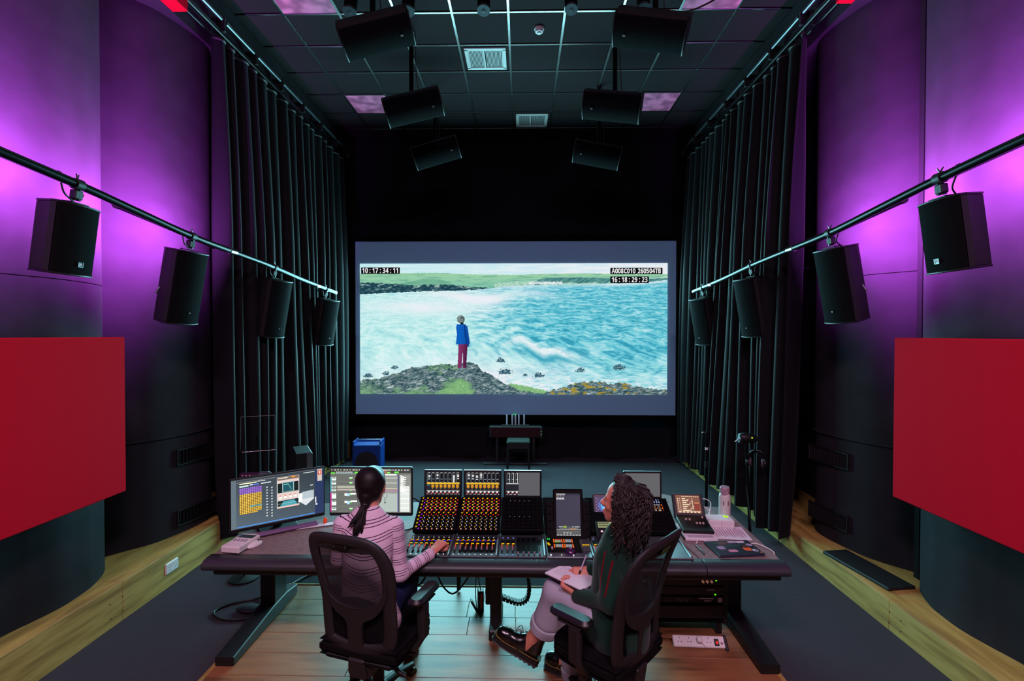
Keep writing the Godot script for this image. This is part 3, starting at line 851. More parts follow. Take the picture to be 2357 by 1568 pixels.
func rail_y(side: int, z: float) -> float:
	return lerp_pts([[-7.3, 2.735], [-6.9, 2.745], [-5.4, 2.868], [-4.04, 2.942], [-3.0, 3.052], [-2.4, 3.10], [-1.0, 3.20]], z) + (0.0 if side < 0 else 0.012)

func build_rails() -> void:
	for side in [-1, 1]:
		var left: bool = side < 0
		var sx := 1.0 if left else -1.0
		var rx := -2.70 if left else 2.45
		var word := "left" if left else "right"
		var pts := []
		for z in [-7.2, -6.2, -5.4, -4.6, -4.04, -3.5, -3.0, -2.4, -1.7, -1.0]: pts.append(Vector3(rx, rail_y(side, z), z))
		var rl := thing("speaker_rail", "long black metal pipe running along the %s wall with four loudspeakers hung from it" % word, "rail", Vector3.ZERO, Basis.IDENTITY, "loudspeaker rails")
		part("pipe", Shape.new().tube(smooth(pts, 4), 0.026, 16), M.black_metal, rl)
		part("end_cap", Shape.new().tube([pts[0] - Vector3(0, 0, 0.004), pts[0] + Vector3(0, 0, 0.03)], 0.0275, 14), M.steel, rl)
		for z in [-6.55, -4.62]:
			var p := Vector3(rx, rail_y(side, z), z)
			part("joint_sleeve", Shape.new().tube([p - Vector3(0, 0, 0.05), p + Vector3(0, 0, 0.05)], 0.0295, 14), M.steel, rl)
		for z in [-7.0, -5.7, -0.95]:
			var p := Vector3(rx, rail_y(side, z), z)
			var wx := -3.75 if left else 3.45
			part("wall_arm", Shape.new().tube([p, Vector3(wx, p.y + 0.05, z - 0.02)], 0.012, 8), M.black, rl)
		# LED battens behind the rail, washing the bays with purple light
		for k in 2:
			var z: float = [-3.92, -2.55][k]
			var y := rail_y(side, z) + 0.031
			var bt := thing("led_batten", "%s purple light batten fixed behind the %s loudspeaker rail" % [["far", "near"][k], word], "light", Vector3(rx - 0.075 * sx, y, z), facing(Vector3(-sx, 0, 0)) * roll(sx * rad_to_deg(atan2(rail_y(side, z + 0.4) - rail_y(side, z - 0.4), 0.8))), "purple wall-washing battens")
			var lw := 1.05
			part("housing", Shape.new().tube([Vector3(-lw / 2, 0, 0), Vector3(lw / 2, 0, 0)], 0.028, 14), M.black_metal, bt)
			part("lens", Shape.new().box(Vector3(0, 0, 0.025), Vector3(lw - 0.06, 0.026, 0.012), 0.004), lamp(Color(0.78, 0.22, 1.0), 1.0), bt)
			for s in [-1, 1]:
				part("end_cap", Shape.new().tube([Vector3(s * lw / 2, 0, 0), Vector3(s * (lw / 2 + 0.02), 0, 0)], 0.031, 14), M.black, bt)
				part("clamp", Shape.new().box(Vector3(s * 0.34, -0.01, -0.045), Vector3(0.03, 0.03, 0.06), 0.006), M.black, bt)
			var c := Vector3(rx - 0.075 * sx - 0.04 * sx, y, z)
			area("batten_light", c, c + Vector3(-sx, 0.30, 0), Vector2(lw - 0.06, 0.03), Color(0.84, 0.33, 1.0), 720.0)
		# four loudspeakers
		var defs := [[-3.0, 0.43, 0.285, 0.24, 0.0, 8.0], [-4.05, 0.60, 0.30, 0.25, 10.0, 11.0], [-5.42, 0.63, 0.30, 0.25, 15.0, 11.0], [-6.85, 0.63, 0.30, 0.25, 20.0, 11.0]]
		var words := ["short black loudspeaker nearest the camera on the %s rail, square badge on its grille", "tall black loudspeaker second from the camera on the %s rail, its side lit purple", "tall black loudspeaker third along the %s rail, in front of the curtain", "tall black loudspeaker farthest along the %s rail, beside the screen"]
		for i in 4:
			var q = defs[i]
			var z: float = q[0]; var L: float = q[1]
			var al := deg_to_rad(q[4]); var tt := deg_to_rad(q[5])
			var f := Vector3(sx * cos(al) * cos(tt), -sin(tt), sin(al) * cos(tt))
			var b := facing(f)
			var top := Vector3(rx + 0.0 * sx, rail_y(side, z) - 0.125, z)
			var c := top - b.y * (L / 2) - b.z * (0.06 if i < 2 else -0.03)
			var o := thing("loudspeaker", words[i] % word, "loudspeaker", c, b, "loudspeakers on the side rails")
			speaker_parts(o, L, q[2], q[3], 0.034 if i == 0 else 0.014, true)
			# hanging bracket: clamp round the pipe, block and top plate
			var inv := b.inverse()
			var rp: Vector3 = inv * (Vector3(rx, rail_y(side, z), z) - c)
			var ax: Vector3 = inv * Vector3(0, 0, 1)
			part("clamp_ring", Shape.new().tube([rp - ax * 0.025, rp + ax * 0.025], 0.034, 14), M.black, o)
			var low := Vector3(rp.x, L / 2 + 0.005, rp.z)
			part("hanger", Shape.new().tube([rp + inv * Vector3(0, -0.028, 0), low + Vector3(0, 0.02, 0)], [0.018, 0.024], 8, false, true), M.black_metal, o)
			part("top_plate", Shape.new().box(low + Vector3(0, 0.004, 0), Vector3(0.12, 0.008, 0.07), 0.002), M.black_metal, o)
			part("hanger_block", Shape.new().box((rp + low) * 0.5 + Vector3(0, -0.004, 0), Vector3(0.055, 0.055, 0.045), 0.006), M.black, o)
			if i == 0 and left:
				part("knob", Shape.new().ball((rp + low) * 0.5 + Vector3(0.028, 0, 0.012), Vector3(0.006, 0.011, 0.011), 10), mat(Color(0.75, 0.03, 0.06), 0.4), o)
			for s in [-1, 1]:
				part("wing_nut", Shape.new().tube([rp + inv * Vector3(0, 0.034, 0), rp + inv * Vector3(0.006 * s, 0.062, 0.016 * s)], [0.006, 0.003], 6), M.steel, o)
			part("cable", wire([rp + ax * 0.11 + inv * Vector3(0, -0.02, 0), rp + ax * 0.085 + inv * Vector3(0, -0.08, 0), Vector3(0.06, L / 2 + 0.004, low.z - 0.03)], 0.005), M.black, o)
			if i == 1:
				part("plug", Shape.new().tube([Vector3(-0.165 if left else 0.165, -0.02, -0.02), Vector3(-0.185 if left else 0.185, -0.075, -0.03)], [0.008, 0.010], 8), M.aluminium, o)

func build_ceiling_gear() -> void:
	var aim := Vector3(-0.15, 1.3, -2.6)
	var list := [[-1.30, 4.83, -4.45], [-1.21, 4.68, -5.55], [-1.18, 4.64, -6.85], [1.13, 4.83, -4.45], [0.99, 4.67, -5.55], [1.02, 4.60, -6.85]]
	var where := ["nearest left", "middle left", "farthest left", "nearest right", "middle right", "farthest right"]
	var extra := ["largest in view, top left beside the spotlight cans", "in front of the left pink ceiling panel", "just above the left half of the screen wall", "largest in view, top right beside the spotlight cans", "in front of the right pink ceiling panel", "just above the right half of the screen wall"]
	for i in 6:
		var c := Vector3(list[i][0], list[i][1], list[i][2])
		var f := (aim - c).normalized()
		f = (f + Vector3(0, 0.05, -0.12)).normalized()
		var b := facing(f)
		# long axis across the room, inner end higher
		var lean: float = [-38.0, -24.0, -22.0, 33.0, 17.0, 17.0][i]
		b = b * roll((90.0 if i < 3 else -90.0) - lean)
		var o := thing("ceiling_speaker", "%s ceiling loudspeaker, black and tilted, %s" % [where[i], extra[i]], "loudspeaker", c, b, "loudspeakers hung from the ceiling")
		speaker_parts(o, 0.63, 0.31, 0.27, 0.026, false)
		var inv := b.inverse()
		var back := c - b.z * 0.14
		var up: Vector3 = inv * (Vector3(back.x, CEIL - 0.01, back.z) - c)
		var lo := Vector3(0, 0, -0.14)
		part("pole", Shape.new().tube([up, lo + (up - lo).normalized() * 0.03], 0.025, 10), M.black_matt, o)
		part("ceiling_plate", Shape.new().tube([up, up + (lo - up).normalized() * 0.02], 0.034, 12), M.black, o)
		part("swivel", Shape.new().ball(lo + Vector3(0, 0, -0.01), Vector3(0.045, 0.045, 0.045), 10), M.black, o)
		part("cable", wire([up + inv * Vector3(0.045, 0, 0), lo + inv * Vector3(0.06, 0.25, 0.02), lo + inv * Vector3(0.075, 0.03, 0.02), Vector3(0.0, 0.08, -0.13)], 0.0045), M.black, o)
	var cans := [[-1.585, "leftmost"], [-1.05, "second from left"], [-0.355, "middle"], [0.443, "second from right"], [1.10, "rightmost"]]
	for q in cans:
		var o := thing("spotlight_can", "%s of five unlit black spotlight cans at the top edge" % q[1], "spotlight", Vector3(q[0], 5.095, -4.6), pitch(-18), "unlit spotlight cans under the ceiling")
		part("body", Shape.new().lathe([Vector2(0.058, 0.0), Vector2(0.058, 0.24), Vector2(0.045, 0.26), Vector2(0.0, 0.262)], 22), M.black_matt, o)
		part("front_ring", Shape.new().lathe([Vector2(0.048, -0.004), Vector2(0.060, -0.004), Vector2(0.060, 0.018), Vector2(0.058, 0.02)], 22), M.aluminium, o)
		part("lens", Shape.new().lathe([Vector2(0.0, -0.006), Vector2(0.047, -0.002), Vector2(0.047, 0.004)], 22, false), mat(Color(0.30, 0.34, 0.35), 0.25, 0.2), o)
		part("stem", Shape.new().tube([Vector3(0, 0.25, 0), Vector3(0, 0.455, -0.02)], 0.012, 8), M.black, o)
	var sd := thing("smoke_detector", "small white smoke detector on a ceiling tile right of the near vent", "smoke detector", Vector3(0.185, CEIL, -5.63))
	part("base", Shape.new().lathe([Vector2(0.05, -0.022), Vector2(0.055, -0.016), Vector2(0.055, 0.004)], 22), M.white, sd)
	part("head", Shape.new().lathe([Vector2(0.0, -0.062), Vector2(0.022, -0.060), Vector2(0.026, -0.05), Vector2(0.042, -0.044), Vector2(0.046, -0.022)], 22), M.white, sd)
	var cable := solo("ceiling_cable", wire([Vector3(1.30, 5.02, -4.55), Vector3(1.55, 5.03, -4.5), Vector3(1.80, 5.14, -4.35), Vector3(1.98, 5.5, -4.2)], 0.009), M.black, "thick black cable drooping from the ceiling above the nearest right ceiling loudspeaker", "cable")
	var ls := thing("led_strip", "thin glowing magenta light strip behind the nearest right ceiling loudspeaker", "light", Vector3(1.29, 5.50, -5.02))
	part("channel", Shape.new().box(Vector3(0, 0.012, 0), Vector3(0.50, 0.024, 0.03), 0.004), M.black, ls)
	part("tube", Shape.new().box(Vector3(0, -0.004, 0.0), Vector3(0.47, 0.012, 0.016), 0.004), lamp(Color(0.75, 0.10, 0.85), 0.8), ls)
	area("led_strip_light", Vector3(1.29, 5.48, -5.02), Vector3(1.29, 4.0, -5.02), Vector2(0.46, 0.016), Color(0.85, 0.15, 0.9), 3.0, Vector3.BACK)

func build_red_panels() -> void:
	for side in [-1, 1]:
		var left: bool = side < 0
		var px := -2.91 if left else 2.71
		var far := -3.55 if left else -3.635
		var yb := 1.008 if left else 0.982
		var o := thing("acoustic_panel", "large red fabric acoustic panel on the %s wall at eye height" % ("left" if left else "right"), "acoustic panel", Vector3(px, 0, 0), Basis.IDENTITY, "large red wall panels")
		part("fabric", Shape.new().box(Vector3(0, (yb + 2.122) / 2, (far - 1.45) / 2), Vector3(0.10, 2.122 - yb, -far - 1.45), 0.006), M.red, o)
		for z in [far + 0.25, -1.8]:
			part("standoff", Shape.new().box(Vector3(side * (0.13 if left else 0.105), 1.9, z), Vector3(0.16 if left else 0.11, 0.08, 0.05), 0.004), M.black, o)
			part("standoff", Shape.new().box(Vector3(side * (0.13 if left else 0.105), 1.2, z), Vector3(0.16 if left else 0.11, 0.08, 0.05), 0.004), M.black, o)
		var bx := -3.02 if left else 2.76
		var t := solo("acoustic_panel", Shape.new().box(Vector3(0, 0.27, -3.0), Vector3(0.14, 0.54, 2.8), 0.006), M.red, "small red panel end high on the %s bulkhead at the top edge of the view" % ("left" if left else "right"), "acoustic panel", "red panels on the bulkheads", Vector3(bx, 4.985, 0))

# ---------------------------------------------------------------- far end of the room
func build_far_end() -> void:
	# blue fan box
	var h := thing("heater", "square blue metal heater with a round black grille standing left below the screen", "heater", Vector3(-2.33, 0, -7.55), yaw(4))
	var w := 0.42; var H := 0.46
	var body := Shape.new()
	body.box(Vector3(0, H / 2 + 0.02, 0), Vector3(w, H, 0.30), 0.012)
	part("body", body, M.blue, h)
	var top := Shape.new()
	for s in [-1, 1]:
		top.box(Vector3(s * (w / 2 - 0.012), H + 0.045, 0), Vector3(0.022, 0.055, 0.28), 0.005)
	top.box(Vector3(0, H + 0.03, -0.13), Vector3(w, 0.06, 0.02), 0.004)
	part("top_tray", top, M.blue, h)
	part("handle", Shape.new().tube([Vector3(-w / 2 + 0.02, H + 0.07, 0), Vector3(w / 2 - 0.02, H + 0.07, 0)], 0.009, 8), M.steel, h)
	part("fan_ring", Shape.new().at(Vector3(0, 0.215, 0.15), pitch(90)).lathe([Vector2(0.150, 0.0), Vector2(0.168, 0.0), Vector2(0.168, 0.02), Vector2(0.150, 0.02)], 28), M.black, h)
	part("fan_back", Shape.new().at(Vector3(0, 0.215, 0.151), pitch(90)).lathe([Vector2(0.0, 0.0), Vector2(0.15, 0.0), Vector2(0.15, 0.002)], 28), M.black_matt, h)
	var gw := Shape.new()
	for i in 9:
		var q := -0.132 + 0.033 * i; var l := sqrt(maxf(0.0, 0.15 * 0.15 - q * q))
		gw.tube([Vector3(q, 0.215 - l, 0.166), Vector3(q, 0.215 + l, 0.166)], 0.0022, 5)
		gw.tube([Vector3(-l, 0.215 + q, 0.169), Vector3(l, 0.215 + q, 0.169)], 0.0022, 5)
	part("wire_guard", gw, M.black_metal, h)
	for s in [[-1, -1], [1, -1], [-1, 1], [1, 1]]:
		part("foot", Shape.new().lathe([Vector2(0.02, 0), Vector2(0.02, 0.022)], 10), M.black, h, Vector3(s[0] * 0.17, 0, s[1] * 0.11))
	# keyboard stool and what stands behind it
	var st := thing("stool", "black square-topped stool standing below the middle of the screen", "stool", Vector3(-0.055, 0, -7.75))
	part("seat", Shape.new().box(Vector3(0, 0.475, 0), Vector3(0.36, 0.05, 0.32), 0.012), mat(Color(0.12, 0.16, 0.14), 0.3), st)
	part("apron", Shape.new().box(Vector3(0, 0.42, 0), Vector3(0.34, 0.06, 0.30), 0.004), M.black, st)
	for s in [[-1, -1], [1, -1], [-1, 1], [1, 1]]:
		part("leg", Shape.new().tube([Vector3(s[0] * 0.155, 0.40, s[1] * 0.13), Vector3(s[0] * 0.17, 0, s[1] * 0.14)], [0.02, 0.015], 8), M.black, st)
	var bench := thing("speaker_bar", "long dark red cloth-fronted bar on a low black stand behind the stool", "speaker bar", Vector3(-0.11, 0, -8.25))
	part("cloth_front", Shape.new().box(Vector3(0, 0.53, 0.06), Vector3(0.80, 0.17, 0.02), 0.006), mat(Color(0.17, 0.035, 0.06), 0.9), bench)
	part("case", Shape.new().box(Vector3(0, 0.53, -0.03), Vector3(0.86, 0.18, 0.16), 0.01), M.black, bench)
	part("end_plate", Shape.new().box(Vector3(0.425, 0.53, 0.06), Vector3(0.035, 0.18, 0.03), 0.004), mat(Color(0.20, 0.23, 0.26), 0.4), bench)
	for y in [0.50, 0.545]:
		part("led", Shape.new().ball(Vector3(0.425, y, 0.077), Vector3(0.006, 0.006, 0.004), 8), lamp(Color(0.6, 1.0, 0.5), 0.7), bench)
	for s in [-1, 1]:
		part("leg", Shape.new().box(Vector3(s * 0.3, 0.22, -0.03), Vector3(0.05, 0.44, 0.12), 0.006), M.black, bench)
	part("foot_bar", Shape.new().box(Vector3(0, 0.015, 0.05), Vector3(1.05, 0.03, 0.08), 0.008), M.aluminium, bench)
	var rods := thing("rod_rack", "five pale upright rods standing on the dark red bar under the screen", "rack", Vector3(-0.105, 0.62, -8.27))
	part("base", Shape.new().box(Vector3(0, 0.01, 0), Vector3(0.45, 0.02, 0.1), 0.004), M.black, rods)
	var xs := [-0.145, -0.055, -0.003, 0.052, 0.14]
	for i in 5:
		part("rod", Shape.new().tube([Vector3(xs[i], 0.02, 0), Vector3(xs[i], 0.185, 0)], 0.012, 8), mat(Color(0.82, 0.90, 0.96), 0.35), rods)
	# things standing by the left curtain
	var ms := thing("music_stand", "black music stand with thin bright edges in front of the left curtain", "music stand", Vector3(-2.47, 0, -4.62), yaw(24))
	for s in [-1, 1]: part("side_rod", Shape.new().at(Vector3(s * 0.143, 1.22, 0), pitch(-12)).tube([Vector3(0, -0.15, 0), Vector3(0, 0.15, 0)], 0.003, 6), M.black, ms)
	part("top_lip", Shape.new().at(Vector3(0, 1.37, -0.03), pitch(-12)).box(Vector3.ZERO, Vector3(0.29, 0.006, 0.012), 0.002), M.steel, ms)
	part("shelf_lip", Shape.new().at(Vector3(0, 1.075, 0.055), pitch(-12)).box(Vector3.ZERO, Vector3(0.30, 0.006, 0.05), 0.002), M.black_metal, ms)
	part("shelf_edge", Shape.new().tube([Vector3(-0.12, 1.065, 0.085), Vector3(0.15, 1.065, 0.085)], 0.004, 6), M.steel, ms)
	part("pole", Shape.new().tube([Vector3(0, 0.02, -0.02), Vector3(0, 1.2, -0.01)], 0.012, 8), M.black_metal, ms)
	for k in 3:
		var a := TAU * k / 3 + 0.4
		part("leg", Shape.new().tube([Vector3(0, 0.25, -0.02), Vector3(sin(a) * 0.24, 0.01, -0.02 + cos(a) * 0.24)], 0.009, 6), M.black_metal, ms)
	var mc := thing("microphone", "dark side-address microphone on a stand behind the left monitor, purple light put into its colour", "microphone", Vector3(-2.33, 0, -4.32), yaw(8))
	part("body", Shape.new().at(Vector3(-0.13, 0.905, 0), roll(-90)).lathe([Vector2(0.0, 0.0), Vector2(0.026, 0.003), Vector2(0.028, 0.02), Vector2(0.028, 0.16)], 16), mat(Color(0.22, 0.10, 0.20), 0.35, 0.3), mc)  # purple light painted into the body colour
	part("head_grille", Shape.new().at(Vector3(0.03, 0.905, 0), roll(-90)).lathe([Vector2(0.029, 0.0), Vector2(0.034, 0.01), Vector2(0.034, 0.075), Vector2(0.02, 0.1), Vector2(0.0, 0.104)], 16), mat(Color(0.30, 0.33, 0.36), 0.5, 0.4), mc)
	for k in 3:
		part("switch", Shape.new().box(Vector3(-0.10 + 0.03 * k, 0.912, 0.027), Vector3(0.012, 0.008, 0.004), 0.001), mat(Color(0.9, 0.7, 0.85), 0.3), mc)
	part("pole", Shape.new().tube([Vector3(-0.1, 0.02, 0), Vector3(-0.1, 0.885, 0)], 0.01, 8), M.black_metal, mc)
	part("base", Shape.new().lathe([Vector2(0.12, 0), Vector2(0.12, 0.015), Vector2(0.02, 0.03)], 18), M.black, mc, Vector3(-0.1, 0, 0))
	var pc := thing("computer_tower", "narrow black computer tower on its own low table behind the left monitor", "computer", Vector3(-2.04, 0, -4.62), yaw(30))
	part("case", Shape.new().box(Vector3(0, 0.86, -0.12), Vector3(0.15, 0.36, 0.36), 0.01), M.black, pc)
	part("front_panel", Shape.new().box(Vector3(-0.03, 0.86, 0.063), Vector3(0.085, 0.35, 0.012), 0.003), M.black_gloss, pc)
	part("front_strip", Shape.new().box(Vector3(0.045, 0.86, 0.063), Vector3(0.05, 0.36, 0.016), 0.004), M.aluminium, pc)
	part("power_button", Shape.new().ball(Vector3(-0.03, 0.80, 0.069), Vector3(0.018, 0.018, 0.004), 12), M.black_metal, pc)
	part("table_top", Shape.new().box(Vector3(0, 0.66, -0.12), Vector3(0.30, 0.03, 0.45), 0.006), M.black, pc)
	for s in [[-1, -1], [1, -1], [-1, 1], [1, 1]]:
		part("table_leg", Shape.new().box(Vector3(s[0] * 0.13, 0.325, -0.12 + s[1] * 0.2), Vector3(0.025, 0.65, 0.025), 0.003), M.black, pc)
	# slab on the right plinth
	var sl := solo("black_slab", Shape.new().at(Vector3(0, 0, 0)).box(Vector3(0, 0.0125, 0), Vector3(0.235, 0.025, 0.66), 0.006), mat(Color(0.05, 0.055, 0.06), 0.6), "thin black slab lying on the right timber plinth beside the curved bay", "slab", "", Vector3(2.815, 0.2155, -4.13), yaw(9))

# ---------------------------------------------------------------- desk
func build_desk() -> void:
	var d := thing("mixing_desk", "long dark studio desk on black T-shaped legs, carrying the mixing console and monitors", "desk")
	var up := Basis(Vector3.RIGHT, -PI / 2)      # prism x, y -> x, -z ; depth -> y
	var centre := [Vector2(-1.97, 3.10), Vector2(1.12, 3.10), Vector2(1.06, 3.46), Vector2(1.40, 3.90), Vector2(1.37, 4.20), Vector2(1.29, 4.38), Vector2(1.18, 4.44), Vector2(1.10, 4.36), Vector2(1.09, 3.84), Vector2(-0.78, 3.84), Vector2(-0.82, 4.15), Vector2(-1.30, 4.15), Vector2(-2.02, 4.05)]
	part("desk_top", Shape.new().at(Vector3(0, 0.70, 0), up).prism(centre, 0.04, 0.006), M.desk, d)
	var wing := [Vector2(1.128, 3.10), Vector2(1.615, 3.10), Vector2(1.635, 4.08), Vector2(1.46, 4.10), Vector2(1.405, 3.90), Vector2(1.068, 3.455)]
	part("wing_top", Shape.new().at(Vector3(0, 0.70, 0), up).prism(wing, 0.042, 0.006), M.desk, d)
	# padded front edge, three lengths; profile runs back to front
	for s in [[-1.975, -0.80], [-0.798, 1.118], [1.122, 1.62]]:
		part("front_bumper", edge_pad(s[0], s[1]), M.bumper, d)
	part("apron", Shape.new().box(Vector3(-0.17, 0.672, -3.10), Vector3(3.50, 0.05, 0.10), 0.008), M.black, d)
	part("rear_beam", Shape.new().box(Vector3(-0.17, 0.655, -3.80), Vector3(3.45, 0.08, 0.10), 0.008), M.black, d)
	for q in [[-1.90, -3.12, -4.04, 0.125], [1.555, -3.12, -4.0, 0.125]]:
		part("leg", Shape.new().box(Vector3(q[0], 0.36, -3.77), Vector3(q[3] - 0.012, 0.60, 0.19), 0.008), M.black, d)
		var ft := [Vector2(3.13, 0.0), Vector2(4.04, 0.0), Vector2(4.04, 0.07), Vector2(3.86, 0.10), Vector2(3.66, 0.10), Vector2(3.13, 0.055)]
		part("foot", Shape.new().at(Vector3(q[0] - q[3] / 2, 0.025, 0), Basis(Vector3(0, 0, -1), Vector3.UP, Vector3(1, 0, 0))).prism(ft, q[3], 0.006), M.black, d)
		for z in [-3.22, -3.95]:
			part("levelling_foot", Shape.new().lathe([Vector2(0.03, 0), Vector2(0.03, 0.02), Vector2(0.012, 0.026)], 12), M.black, d, Vector3(q[0], 0.0, z))
	part("leg", Shape.new().box(Vector3(-0.185, 0.36, -3.62), Vector3(0.08, 0.62, 0.20), 0.008).box(Vector3(-0.245, 0.40, -3.74), Vector3(0.05, 0.54, 0.10), 0.006), M.black, d)
	part("foot", Shape.new().box(Vector3(-0.185, 0.06, -3.61), Vector3(0.085, 0.075, 0.38), 0.008), M.black, d)
	part("levelling_foot", Shape.new().lathe([Vector2(0.03, 0), Vector2(0.03, 0.03)], 12), M.black, d, Vector3(-0.185, 0.0, -3.46))

func flip_x(p: Array) -> Array:
	var q := []
	for v in p: q.append(Vector2(-v.x, v.y))
	q.reverse(); return q

func edge_pad(xa: float, xb: float) -> Shape:
	# rounded front pad as a closed sweep along x
	var prof := [Vector2(-3.125, 0.682), Vector2(-3.035, 0.682), Vector2(-3.018, 0.692), Vector2(-3.012, 0.708), Vector2(-3.020, 0.726), Vector2(-3.045, 0.741), Vector2(-3.08, 0.7465), Vector2(-3.125, 0.747)]
	var rows := []
	for x in [xa, xa + 0.006, xb - 0.006, xb]:
		var row := PackedVector3Array()
		var k := 0.93 if (x == xa or x == xb) else 1.0
		for p in prof: row.append(Vector3(x, 0.715 + (p.y - 0.715) * k, -3.07 + (p.x + 3.07) * k))
		rows.append(row)
	# columns must run counter-clockwise seen from +x
	for i in rows.size():
		var r := Array(rows[i]); r.reverse(); rows[i] = PackedVector3Array(r)
	var s := Shape.new()
	s.grid(rows)
	s.face(Array(rows[3])); var e := Array(rows[0]); e.reverse(); s.face(e)
	return s

# ---------------------------------------------------------------- console
const CX := -0.758
const MW := 0.3045

func rects(im: Image, list: Array) -> Image:
	for r in list: im.fill_rect(Rect2i(r[0], r[1], r[2], r[3]), r[4])
	return im

func blank(w: int, h: int, c: Color) -> Image:
	var im := Image.create(w, h, false, Image.FORMAT_RGB8); im.fill(c); return im

func meter_picture(kind: int) -> Image:
	var im := blank(240, 166, Color(.16, .16, .19))
	var r := RandomNumberGenerator.new(); r.seed = 40 + kind
	var wh := Color(.95, .95, .95)
	var cols := 8 if kind < 2 else 3
	for i in cols:
		var x := 6 + 29 * i
		im.fill_rect(Rect2i(x + 9, 6, 16, 66), Color(.07, .07, .10))
		for y in range(10, 72, 4): im.fill_rect(Rect2i(x + 2, y, 3, 2), Color(.6, .66, .7))
		for y in range(8, 76, 6): im.fill_rect(Rect2i(x + 6, y, 2, 4), Color(.25, .45, .42) if y > 24 else Color(.7, .55, .25))
		im.fill_rect(Rect2i(x + 9, 4, 15, 4), wh)
		im.fill_rect(Rect2i(x + 9, 50, 16, 2), wh)
		if kind < 2:
			if i in [0, 2] or (kind == 0 and i in [6, 7]) or (kind == 1 and i in [1, 3]):
				var yy := r.randi_range(10, 24)
				im.fill_rect(Rect2i(x + 11, yy, 13, r.randi_range(12, 22)), wh)
				im.fill_rect(Rect2i(x + 11, yy + 26, 13, 6), wh)
			if kind == 0 and i == 6: im.fill_rect(Rect2i(x + 12, 22, 10, 54), wh)
			im.fill_rect(Rect2i(x, 76, 29, 11), Color(.98, .78, .18))
			im.fill_rect(Rect2i(x + 8, 73, 12, 3), Color(.95, .9, .8))
			if not (kind == 0 and i == 0):
				im.fill_rect(Rect2i(x + 4, 90, 19, 22), Color(.90, .62, .16)); im.fill_rect(Rect2i(x + 11, 112, 3, 14), Color(.85, .55, .2))
			else: im.fill_rect(Rect2i(x + 5, 94, 16, 3), Color(.5, .8, .95))
		else:
			im.fill_rect(Rect2i(x + 18, 6, 4, 70), wh)
			im.fill_rect(Rect2i(x, 78, 29, 6), Color(.9, .9, .9))
		im.fill_rect(Rect2i(x, 134, 29, 3), wh); im.fill_rect(Rect2i(x + 8, 137, 13, 11), wh)
		im.fill_rect(Rect2i(x + 2, 148, 14, 6), Color(.85, .18, .16))
		im.fill_rect(Rect2i(x + 3, 157, 5, 4), wh); im.fill_rect(Rect2i(x + 22, 157, 6, 4), wh)
	if kind == 2:
		for y in 166:
			for x in range(92, 240): im.set_pixel(x, y, Color(.40, .40, .42) * (1.0 + 0.05 * sin(x * 0.9)) )
	if kind == 3:
		im.fill(Color(.42, .42, .43))
		for i in 5: im.fill_rect(Rect2i(46 * i + 46, 0, 1, 166), Color(.48, .48, .49))
		im.fill_rect(Rect2i(0, 80, 240, 1), Color(.48, .48, .49))
	return im

func tablet_picture() -> Image:
	var im := blank(150, 232, Color(.30, .28, .36))
	var w := Color(.95, .95, .95)
	rects(im, [[0, 0, 150, 10, Color(.22, .22, .30)], [2, 2, 56, 5, w], [2, 12, 8, 5, Color(.9, .7, .3)], [14, 12, 5, 4, w], [24, 12, 8, 4, w], [38, 12, 14, 4, Color(.7, .7, .8)], [2, 22, 50, 3, Color(.8, .8, .85)], [3, 27, 14, 7, w], [20, 27, 14, 7, w], [37, 27, 14, 7, w],
		[14, 180, 130, 8, Color(.36, .38, .40)], [44, 179, 18, 9, Color(.70, .85, .25)], [16, 182, 12, 3, w], [30, 182, 10, 3, w], [98, 182, 10, 3, w], [114, 182, 28, 3, w], [22, 190, 110, 3, Color(.6, .6, .6)], [0, 196, 150, 4, Color(.75, .75, .74)], [82, 194, 40, 5, Color(.9, .6, .35)], [0, 200, 150, 32, Color(.46, .46, .47)]])
	for i in 8: rects(im, [[19 * i, 201, 1, 24, Color(.12, .12, .12)], [19 * i + 3, 200, 12, 3, Color(.1, .1, .1)], [19 * i + 4, 226, 11, 4, w], [19 * i + 6, 214, 10, 4, w if i in [2, 3, 4] else Color(.3, .3, .3)]])
	return im

